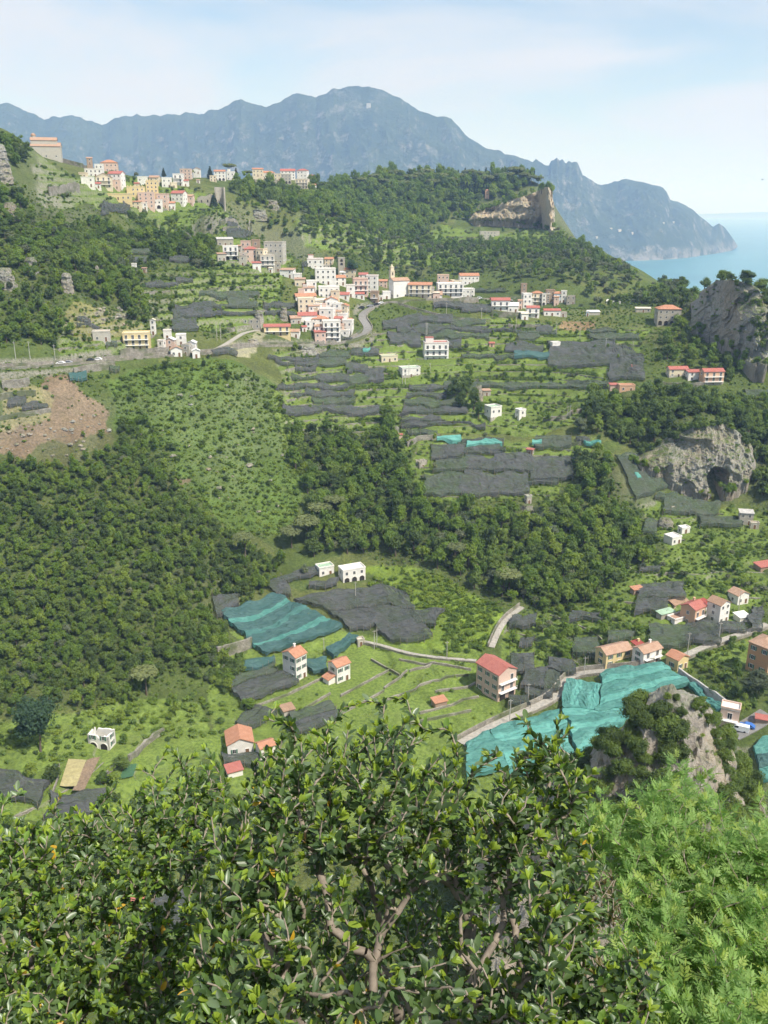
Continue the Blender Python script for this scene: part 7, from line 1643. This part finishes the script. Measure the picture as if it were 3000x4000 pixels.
# ================================================================ NEAR SHRUBS
def leafmat(name, col, tcol, trans=0.3, rough=0.42, spec=0.5, var=0.35, s=9.0):
    t = NT(name); n1 = t.noise(s, 2, 0.5); oi = t.n('ShaderNodeObjectInfo')
    f = t.math('ADD', t.math('MULTIPLY', n1, 0.7), t.math('MULTIPLY', oi.outputs['Random'], 0.3))
    c = t.mix(t.rng(f, 0.25, 0.75, 0, 1), tuple(x * (1 - var) for x in col), tuple(x * (1 + var) for x in col))
    d = t.bsdf(c, rough, spec); tr = t.n('ShaderNodeBsdfTranslucent'); tr.inputs[0].default_value = (*tcol, 1)
    mx = t.n('ShaderNodeMixShader'); mx.inputs[0].default_value = trans; t.l(d, mx.inputs[1]); t.l(tr.outputs[0], mx.inputs[2]); return t.done(mx.outputs[0])
leafmat('ever_dark', (0.050, 0.090, 0.030), (0.10, 0.20, 0.02), 0.22); leafmat('ever_mid', (0.092, 0.150, 0.045), (0.14, 0.26, 0.03), 0.27); leafmat('ever_pale', (0.14, 0.20, 0.10), (0.16, 0.26, 0.04), 0.25, 0.36)
leafmat('ever_young', (0.28, 0.38, 0.05), (0.5, 0.62, 0.05), 0.42); leafmat('ever_yellow', (0.55, 0.34, 0.03), (0.55, 0.35, 0.02), 0.35); leafmat('ever_bright', (0.16, 0.27, 0.045), (0.22, 0.40, 0.03), 0.38)
leafmat('ash_a', (0.21, 0.34, 0.10), (0.28, 0.48, 0.13), 0.52, 0.5, 0.35); leafmat('ash_b', (0.29, 0.44, 0.13), (0.37, 0.57, 0.14), 0.54, 0.5, 0.35); leafmat('ash_c', (0.30, 0.40, 0.09), (0.32, 0.46, 0.05), 0.45, 0.5, 0.35)
leafmat('russet', (0.13, 0.11, 0.045), (0.2, 0.16, 0.03), 0.3); simple('twig_bark', (0.25, 0.21, 0.165), 0.85, 0.35, 30.0); simple('stem_bark', (0.21, 0.175, 0.14), 0.9, 0.45, 14.0)

def leaf_shape(w=0.22, fold=0.10, curl=0.10, tip=1.0):
    """a folded oval blade along +x, about one unit long"""
    xs = [0.0, 0.16, 0.48, 0.82, tip]; wd = [0.0, w * 0.66, w, w * 0.66, 0.0]
    V = [(0, 0, 0)]
    for x, a in zip(xs[1:4], wd[1:4]): V += [(x, a, fold * a / w - curl * x * x), (x, 0, -curl * x * x - 0.012), (x, -a, fold * a / w - curl * x * x)]
    V.append((tip, 0, -curl * 1.1))
    F = [(0, 2, 1), (0, 3, 2), (1, 2, 5), (1, 5, 4), (2, 3, 6), (2, 6, 5), (4, 5, 8), (4, 8, 7), (5, 6, 9), (5, 9, 8), (7, 8, 10), (8, 9, 10)]
    return np.array(V, float), np.array(F)
EV = [leaf_shape(0.22, 0.10, 0.08), leaf_shape(0.18, 0.08, 0.20), leaf_shape(0.26, 0.13, 0.02), leaf_shape(0.21, 0.05, -0.10), leaf_shape(0.19, 0.14, 0.30)]
def pinnate(seed, pairs=5):
    rs = random.Random(seed); Vs, Fs, n = [], [], 0
    def leaflet(p, a, L):
        nonlocal n
        w = L * 0.17; ca, sa = math.cos(a), math.sin(a); dz = rs.uniform(-0.05, 0.05); tl = rs.uniform(-0.4, 0.4)
        loc = [(0, 0, 0), (L * 0.4, w, w * tl), (L * 0.45, 0, -0.02), (L * 0.4, -w, -w * tl + 0.02), (L, 0, dz)]
        Vs.append(np.array([(p[0] + x * ca - y * sa, p[1] + x * sa + y * ca, p[2] + z) for x, y, z in loc])); Fs.append(np.array([(0, 2, 1), (0, 3, 2), (1, 2, 4), (2, 3, 4)]) + n); n += 5
    for k in range(pairs):
        x = 0.18 + 0.72 * k / pairs; z = -0.10 * x * x
        for sg in (-1, 1): leaflet((x, 0, z), sg * (1.0 - 0.3 * k / pairs + rs.uniform(-.15, .15)), 0.40 + 0.06 * math.sin(k))
    leaflet((0.92, 0, -0.1), 0, 0.42)
    w = 0.008; Vs.append(np.array([(0, -w, 0), (0, w, 0), (0.95, w * .5, -0.1), (0.95, -w * .5, -0.1)])); Fs.append(np.array([(0, 3, 2), (0, 2, 1)]) + n)
    return np.vstack(Vs), np.vstack(Fs)
PN = [pinnate(700 + i, 4 + i % 3) for i in range(4)]

def frames(D, Up):
    D = D / (np.linalg.norm(D, axis=1, keepdims=True) + 1e-9); Yv = np.cross(Up, D); Yv /= np.linalg.norm(Yv, axis=1, keepdims=True) + 1e-9; Zv = np.cross(D, Yv)
    return np.stack([D, Yv, Zv], 2)                          # columns
def grow(name, label, cat, stems, tips, leafset, mats, leaf_len, per_tip, twig=0.16, n_obj=300, seed=1, young=(3, 3), weights=None, spread=1.0, droop=0.0, up=0.55, r_tip=0.0022, rmax=0.035, leaf_name='leaf', ymats=None):
    """stems: point lists (world); tips: (n,3). Joins each tip to the nearest wood, thickens by load, sets leaves along the last stretch"""
    rs = np.random.RandomState(seed); nodes, par = [], []
    for st in stems:
        prev = -1
        P = [np.array(p) for p in st]
        for a, b_ in zip(P, P[1:]):
            k = max(2, int(np.linalg.norm(b_ - a) / 0.09))
            for i in range(k if b_ is not P[-1] else k + 1):
                nodes.append(a + (b_ - a) * i / k + rs.randn(3) * 0.006); par.append(prev); prev = len(nodes) - 1
    base = np.array(stems[0][0]); tips = tips[np.argsort(np.linalg.norm(tips - base, axis=1))]
    ends = []
    for tp in tips:
        A = np.array(nodes); d = tp - A; ds = np.linalg.norm(d, axis=1); cost = ds + 0.55 * np.clip(A[:, 2] - tp[2] + 0.1, 0, None) + 0.10 * np.linalg.norm(A - base, axis=1)
        j = int(np.argmin(cost)); p0 = A[j]; L = ds[j]; dirp = nodes[j] - nodes[par[j]] if par[j] >= 0 else np.array([0, 0, 1.0]); dirp = dirp / (np.linalg.norm(dirp) + 1e-9)
        k = max(2, int(L / 0.07)); c1 = p0 + dirp * L * 0.35 + rs.randn(3) * 0.05 * L; c2 = tp - (np.array([0, 0, up]) + 0.5 * d[j] / (L + 1e-9)) * L * 0.3
        prev = j
        for i in range(1, k + 1):
            f = i / k; q = p0 * (1 - f) ** 3 + 3 * c1 * f * (1 - f) ** 2 + 3 * c2 * f * f * (1 - f) + tp * f ** 3; nodes.append(q + rs.randn(3) * 0.004); par.append(prev); prev = len(nodes) - 1
        ends.append(prev)
    A = np.array(nodes); par_ = np.array(par); n = len(A); load = np.zeros(n); load[ends] = 1
    for i in range(n - 1, -1, -1):
        if par_[i] >= 0: load[par_[i]] += load[i]
    rad = np.minimum(rmax, r_tip * np.maximum(load, 1) ** 0.46)
    root = empty(name, tuple(base)); tag(root, label, cat)
    # wood: one tube segment for each node and its parent
    ch = np.nonzero(par_ >= 0)[0]; p, q = A[par_[ch]], A[ch]; D = q - p; D /= np.linalg.norm(D, axis=1, keepdims=True) + 1e-9
    ref = np.where(np.abs(D[:, 2:3]) > 0.9, np.array([[1.0, 0, 0]]), np.array([[0, 0, 1.0]])); X = np.cross(D, ref); X /= np.linalg.norm(X, axis=1, keepdims=True) + 1e-9; Yv = np.cross(D, X)
    ns = 5; an = 2 * np.pi * np.arange(ns) / ns
    ring = lambda c, r: c[:, None] + (X[:, None] * np.cos(an)[None, :, None] + Yv[:, None] * np.sin(an)[None, :, None]) * r[:, None, None]
    V = np.concatenate([ring(p, rad[par_[ch]] * 0.5 + rad[ch] * 0.5), ring(q, rad[ch])], 1).reshape(-1, 3)
    i0 = np.arange(len(ch))[:, None] * 2 * ns; k = np.arange(ns); F = np.stack([i0 + k, i0 + (k + 1) % ns, i0 + ns + (k + 1) % ns, i0 + ns + k], -1).reshape(-1, 4)
    thick = np.repeat(rad[ch] > 0.008, ns); rid = np.arange(n)
    for i in range(n):
        if par_[i] >= 0: rid[i] = rid[par_[i]]
    own = np.repeat(rid[ch], ns)
    for rt in np.unique(rid):
        for nm_, msk, mt in (('stem', thick & (own == rt), 'stem_bark'), ('twigs', ~thick & (own == rt), 'twig_bark')):
            if msk.any():
                ff = F[msk]; us, inv = np.unique(ff, return_inverse=True); o = link(nm_, fast_mesh(nm_, V[us] - base, inv.reshape(ff.shape), [MAT[mt]], smooth=True), root)
                if nm_ == 'twigs': o['kind'] = 'stuff'
    # leaves
    LP, LD, LU, LS, LM, LV = [], [], [], [], [], []
    w = np.array(weights if weights else [1] * len(mats), float); w /= w.sum(); ctr = A[ends].mean(0)
    for e in ends:
        path = [e]
        while len(path) < 8 and par_[path[-1]] >= 0 and np.linalg.norm(A[path[-1]] - A[e]) < twig * 1.6: path.append(par_[path[-1]])
        pts = A[path]; ax = pts[0] - pts[min(2, len(pts) - 1)]; ax = ax / (np.linalg.norm(ax) + 1e-9)
        cum = np.concatenate([[0], np.cumsum(np.linalg.norm(np.diff(pts, axis=0), axis=1))]); ph0 = rs.rand() * 6.28
        m_ = per_tip + rs.randint(-2, 3)
        u1 = np.cross(ax, [0.3, 0.2, 1.0]); u1 /= np.linalg.norm(u1) + 1e-9; u2 = np.cross(ax, u1)
        tipyoung = rs.rand() < young[0] / 10.0
        for k in range(m_ + young[1]):
            yg = k < young[1]
            s_ = 0.0 if yg else min(cum[-1], twig * ((k - young[1]) / max(1, m_ - 1)) ** 0.9); pos = np.array([np.interp(s_, cum, pts[:, i]) for i in range(3)])
            ph = ph0 + k * 2.4; op = (0.42 if yg else 0.55 + 0.7 * s_ / twig) * spread
            rd = u1 * math.cos(ph) + u2 * math.sin(ph); d_ = ax * math.cos(op) + rd * math.sin(op) + rs.randn(3) * 0.14; d_[2] -= droop
            LP.append(pos); LD.append(d_); LU.append(np.array([0.15, -0.1, 0.9]) + 0.35 * rs.randn(3) - 0.25 * rd)
            LS.append(leaf_len * (0.6 + 0.3 * rs.rand() if yg else 0.75 + 0.5 * rs.rand())); LV.append(rs.randint(len(leafset)))
            if yg and tipyoung: LM.append(mats.index(ymats or 'ever_young') if (ymats or 'ever_young') in mats else 0)
            else: LM.append(int(rs.choice(len(mats), p=w)))
    LP, LD, LU, LS, LM, LV = map(np.array, (LP, LD, LU, LS, LM, LV)); M = frames(LD, LU)
    u_, v_, f_ = project([LP[:, 0], LP[:, 1], LP[:, 2]]); score = np.where((u_ > 0) & (u_ < 3000) & (v_ > 2500) & (v_ < 4000), LS / f_, 0); order = np.argsort(-score); big = order[:n_obj]; rest = order[n_obj:]
    cache = {}
    for i in big:
        key = (LV[i], LM[i])
        if key not in cache: cache[key] = fast_mesh('leaf', leafset[LV[i]][0], leafset[LV[i]][1], [MAT[mats[LM[i]]]], smooth=True)
        o = link(leaf_name, cache[key], root); m4 = Matrix(M[i].tolist()).to_4x4(); o.matrix_local = Matrix.Translation(Vector(LP[i] - base)) @ m4 @ Matrix.Scale(float(LS[i]), 4)
    Vs, Fs, Ms, nv = [], [], [], 0
    for q in range(len(leafset)):
        k = rest[LV[rest] == q]; tv, tf = leafset[q]
        P = (M[k] @ (tv.T[None] * LS[k][:, None, None])).transpose(0, 2, 1) + (LP[k] - base)[:, None]
        Vs.append(P.reshape(-1, 3)); Fs.append((tf[None] + nv + np.arange(len(k))[:, None, None] * len(tv)).reshape(-1, 3)); Ms.append(np.repeat(LM[k], len(tf))); nv += len(k) * len(tv)
    o = link('foliage', fast_mesh('foliage', np.vstack(Vs), np.vstack(Fs), [MAT[m] for m in mats], np.concatenate(Ms), smooth=True), root); o['kind'] = 'stuff'
    print('SHRUB', name, 'leaves', len(LP), 'nodes', n); return root
def sample_tips(poly, n, dfun, seed, extra=(), ext_d=None, thin=None):
    rs = np.random.RandomState(seed); us, vs = [p[0] for p in poly], [p[1] for p in poly]; out = []
    while len(out) < n:
        u, v = rs.uniform(min(us), max(us)), rs.uniform(min(vs), max(vs))
        if thin and thin[0] < u < thin[1] and thin[2] < v and rs.rand() < 0.8: continue
        if inpoly(np.array([u]), np.array([v]), poly)[0]: out.append(tuple(at_d(u, v, dfun(u, v) + rs.uniform(-1, 1) * 0.5)))
    for u, v in extra: out.append(tuple(at_d(u, v, (ext_d or dfun)(u, v))))
    return np.array(out)
P3 = lambda *L: [tuple(at_d(*p)) for p in L]
# the large shrub in the middle
dA = lambda u, v: 3.45 - 0.75 * (v - 2750) / 1250
tA = sample_tips([(930,3100),(1020,2960),(1090,2880),(1250,2900),(1330,2850),(1450,2830),(1570,2800),(1680,2900),(1800,2960),(1850,3080),(1930,3020),(2040,2900),(2110,2920),(2200,2880),(2300,3060),(2330,3350),(2290,3600),(2200,3800),(2150,4080),(700,4080),(720,3600),(820,3200)], 900, dA, 21,
    [(1060,2810),(1080,2770),(1105,2830),(1140,2840),(1330,2780),(1355,2760),(1420,2745),(1465,2745),(1500,2760),(1560,2735),(1590,2745),(1640,2830),(1700,2855),(1760,2870),(1785,2920),(1915,2940),(1940,2960),(2042,2806),(2060,2830),(2085,2870),(2190,2808),(2170,2830),(2220,2860),(2300,3010),(2310,3030),(2260,2950),(1240,2870),(1290,2840),(1850,3010),(2130,2900)], thin=(1180, 2080, 3380))
tA = np.vstack([tA, sample_tips([(1150,3420),(1900,3380),(2120,3450),(2100,4080),(1100,4080)], 260, lambda u, v: 4.15 - 0.3 * (v - 3400) / 600, 41)])
grow('evergreen_shrub', 'large evergreen shrub with oval glossy leaves and pale tips before the valley', 'shrub',
     [P3((1445,4320,2.95),(1450,4000,2.95),(1465,3760,2.98),(1490,3650,3.0),(1530,3500,3.05),(1560,3330,3.1),(1580,3120,3.2),(1560,2950,3.3)), P3((1800,4320,2.85),(1810,3980,2.85),(1880,3760,2.9),(1950,3600,2.95),(1985,3420,3.0),(2010,3200,3.1),(2120,3000,3.2)), P3((1465,3760,2.98),(1370,3700,2.95),(1310,3600,2.95),(1250,3400,3.05),(1150,3150,3.2),(1080,2950,3.3)), P3((1980,4320,2.9),(2060,3980,2.9),(2130,3900,2.9),(2180,3750,3.0)), P3((1500,3650,3.0),(1600,3480,2.95),(1740,3400,2.95),(1830,3250,3.05)), P3((1200,4320,3.0),(1150,3950,3.0),(1050,3700,3.05),(950,3400,3.2))],
     tA, EV, ['ever_dark', 'ever_mid', 'ever_pale', 'ever_young', 'ever_yellow', 'ever_bright'], 0.038, 12, seed=31, young=(8, 6), weights=[.37, .36, .15, .04, .003, .08], n_obj=300, rmax=0.021)
# the shrub on the left, a little farther off
dB = lambda u, v: 4.5 - 0.6 * (v - 3000) / 1000
tB = sample_tips([(0,3200),(130,3230),(300,3150),(450,3150),(600,3050),(680,2990),(820,3000),(900,3080),(860,3300),(800,3600),(760,4080),(-60,4080),(-60,3200)], 720, dB, 22, [(20,3130),(60,3080),(75,3110),(200,3160),(230,3110),(440,3080),(420,3110),(560,3010),(640,2960),(665,2925),(690,2950),(760,2960),(800,2930),(830,2970),(300,3170),(880,3060)])
grow('evergreen_shrub', 'lighter evergreen shrub with yellowing leaves beside the large shrub', 'shrub',
     [P3((420,4350,4.2),(430,4050,4.2),(440,3700,4.3),(470,3400,4.4),(560,3200,4.5)), P3((120,4350,4.2),(100,4000,4.2),(130,3700,4.3),(60,3400,4.4)), P3((430,4050,4.2),(560,3800,4.25),(680,3500,4.35),(760,3200,4.5)), P3((100,4000,4.2),(250,3750,4.2),(300,3500,4.3))],
     tB, EV, ['ever_dark', 'ever_mid', 'ever_pale', 'ever_bright', 'ever_young', 'ever_yellow'], 0.041, 12, seed=32, young=(7, 5), weights=[.20, .35, .17, .20, .08, .004], n_obj=300)
# darker low shrub at the lower edge between shrub and ash
dC = lambda u, v: 3.6 - 0.3 * (v - 3600) / 400
tC = sample_tips([(2080,3560),(2250,3500),(2400,3620),(2560,3780),(2560,4080),(1980,4080),(2020,3800)], 170, dC, 23)
grow('evergreen_shrub', 'small leaved dark shrub between the large shrub and the bright ash', 'shrub', [P3((2250,4350,3.4),(2270,4000,3.4),(2290,3800,3.5)), P3((2400,4350,3.4),(2420,4000,3.4),(2430,3850,3.5))], tC, EV, ['ever_dark', 'ever_mid', 'ever_bright', 'ever_young', 'russet'], 0.042, 11, seed=33, young=(5, 4), weights=[.4, .36, .14, .05, .05], n_obj=200)
dD = lambda u, v: 5.0
tD = sample_tips([(2180,3330),(2330,3310),(2400,3420),(2420,3600),(2250,3620),(2160,3500)], 90, dD, 24)
grow('russet_shrub', 'thin shrub with small russet leaves in front of the ash', 'shrub', [P3((2300,4350,4.9),(2300,3900,4.9),(2290,3650,5.0))], tD, EV, ['russet', 'ever_mid', 'ever_dark'], 0.034, 11, seed=34, young=(0, 2), weights=[.5, .3, .2], n_obj=120)
# the bright ash on the right
dE = lambda u, v: 7.4 - 2.0 * (v - 3000) / 1000
tE = sample_tips([(2200,3180),(2350,3150),(2480,3130),(2560,3090),(2640,3020),(2720,3090),(2800,3110),(2880,3230),(3040,3180),(3080,4100),(2330,4100),(2380,3800),(2400,3550),(2300,3350)], 900, dE, 25, [(2645,2965),(2630,2990),(2680,3010),(2765,3030),(2740,3050),(2500,3085),(2450,3100),(2350,3110),(2280,3120),(2200,3140),(2990,3110),(2970,3140),(2860,3170)])
grow('ash_tree', 'bright green young ash with feathery leaves', 'tree',
     [P3((2650,4400,5.4),(2660,4050,5.6),(2640,3700,6.2),(2620,3350,6.9),(2640,3120,7.3)), P3((2660,4050,5.6),(2800,3750,6.1),(2900,3450,6.7),(2960,3250,7.1)), P3((2640,3700,6.2),(2500,3450,6.7),(2400,3250,7.1))],
     tE, PN, ['ash_a', 'ash_b', 'ash_c'], 0.09, 8, twig=0.20, seed=35, young=(4, 2), weights=[.42, .48, .10], n_obj=300, spread=1.35, droop=0.12, ymats='ash_c', rmax=0.04, leaf_name='leaf')
# a bird crossing the sky over the bay
def bird():
    p = at(2978, 702, 160); r = empty('bird', p); tag(r, 'small dark bird flying over the bay', 'bird')
    b = MB(); b.tube((-0.16, 0, 0), (0.05, 0, 0.01), 0.03, 0.06, 8); b.tube((0.05, 0, 0.01), (0.2, 0, 0.02), 0.06, 0.02, 8); b.add([(-0.16, 0, 0), (-0.3, -0.05, 0), (-0.3, 0.05, 0)], [(0, 1, 2)]); b.build('body', [MAT['iron']], r)
    for s in (-1, 1):
        b = MB(); b.add([(0.08, s * 0.03, 0.03), (0.12, s * 0.25, 0.14), (-0.02, s * 0.5, 0.10), (-0.06, s * 0.22, 0.10), (-0.08, s * 0.03, 0.02)], [(0, 1, 2, 3, 4)]); b.build('wing', [MAT['iron']], r)
    r.rotation_euler = (0, 0.1, R(30))
bird()

def boat():
    rx, rz = ray(2728, 1004); Y = CAM_Z / -rz; r = empty('motor_boat', (rx * Y, Y, 0), R(70)); tag(r, 'small white motor boat on the bay below the headland', 'boat')
    b = MB(); b.add([(-7, -2, 1.6), (4, -2, 1.6), (8, 0, 1.9), (4, 2, 1.6), (-7, 2, 1.6), (-6.5, -1.4, -0.4), (4, -1.2, -0.4), (7, 0, -0.2), (4, 1.2, -0.4), (-6.5, 1.4, -0.4)], [(0, 1, 2, 3, 4), (5, 6, 1, 0), (6, 7, 2, 1), (7, 8, 3, 2), (8, 9, 4, 3), (9, 5, 0, 4)]); b.build('hull', [MAT['paint_white']], r)
    b = MB(); b.box(-3, 2, -1.3, 1.3, 1.6, 3.4); b.build('cabin', [MAT['paint_white']], r)
boat()
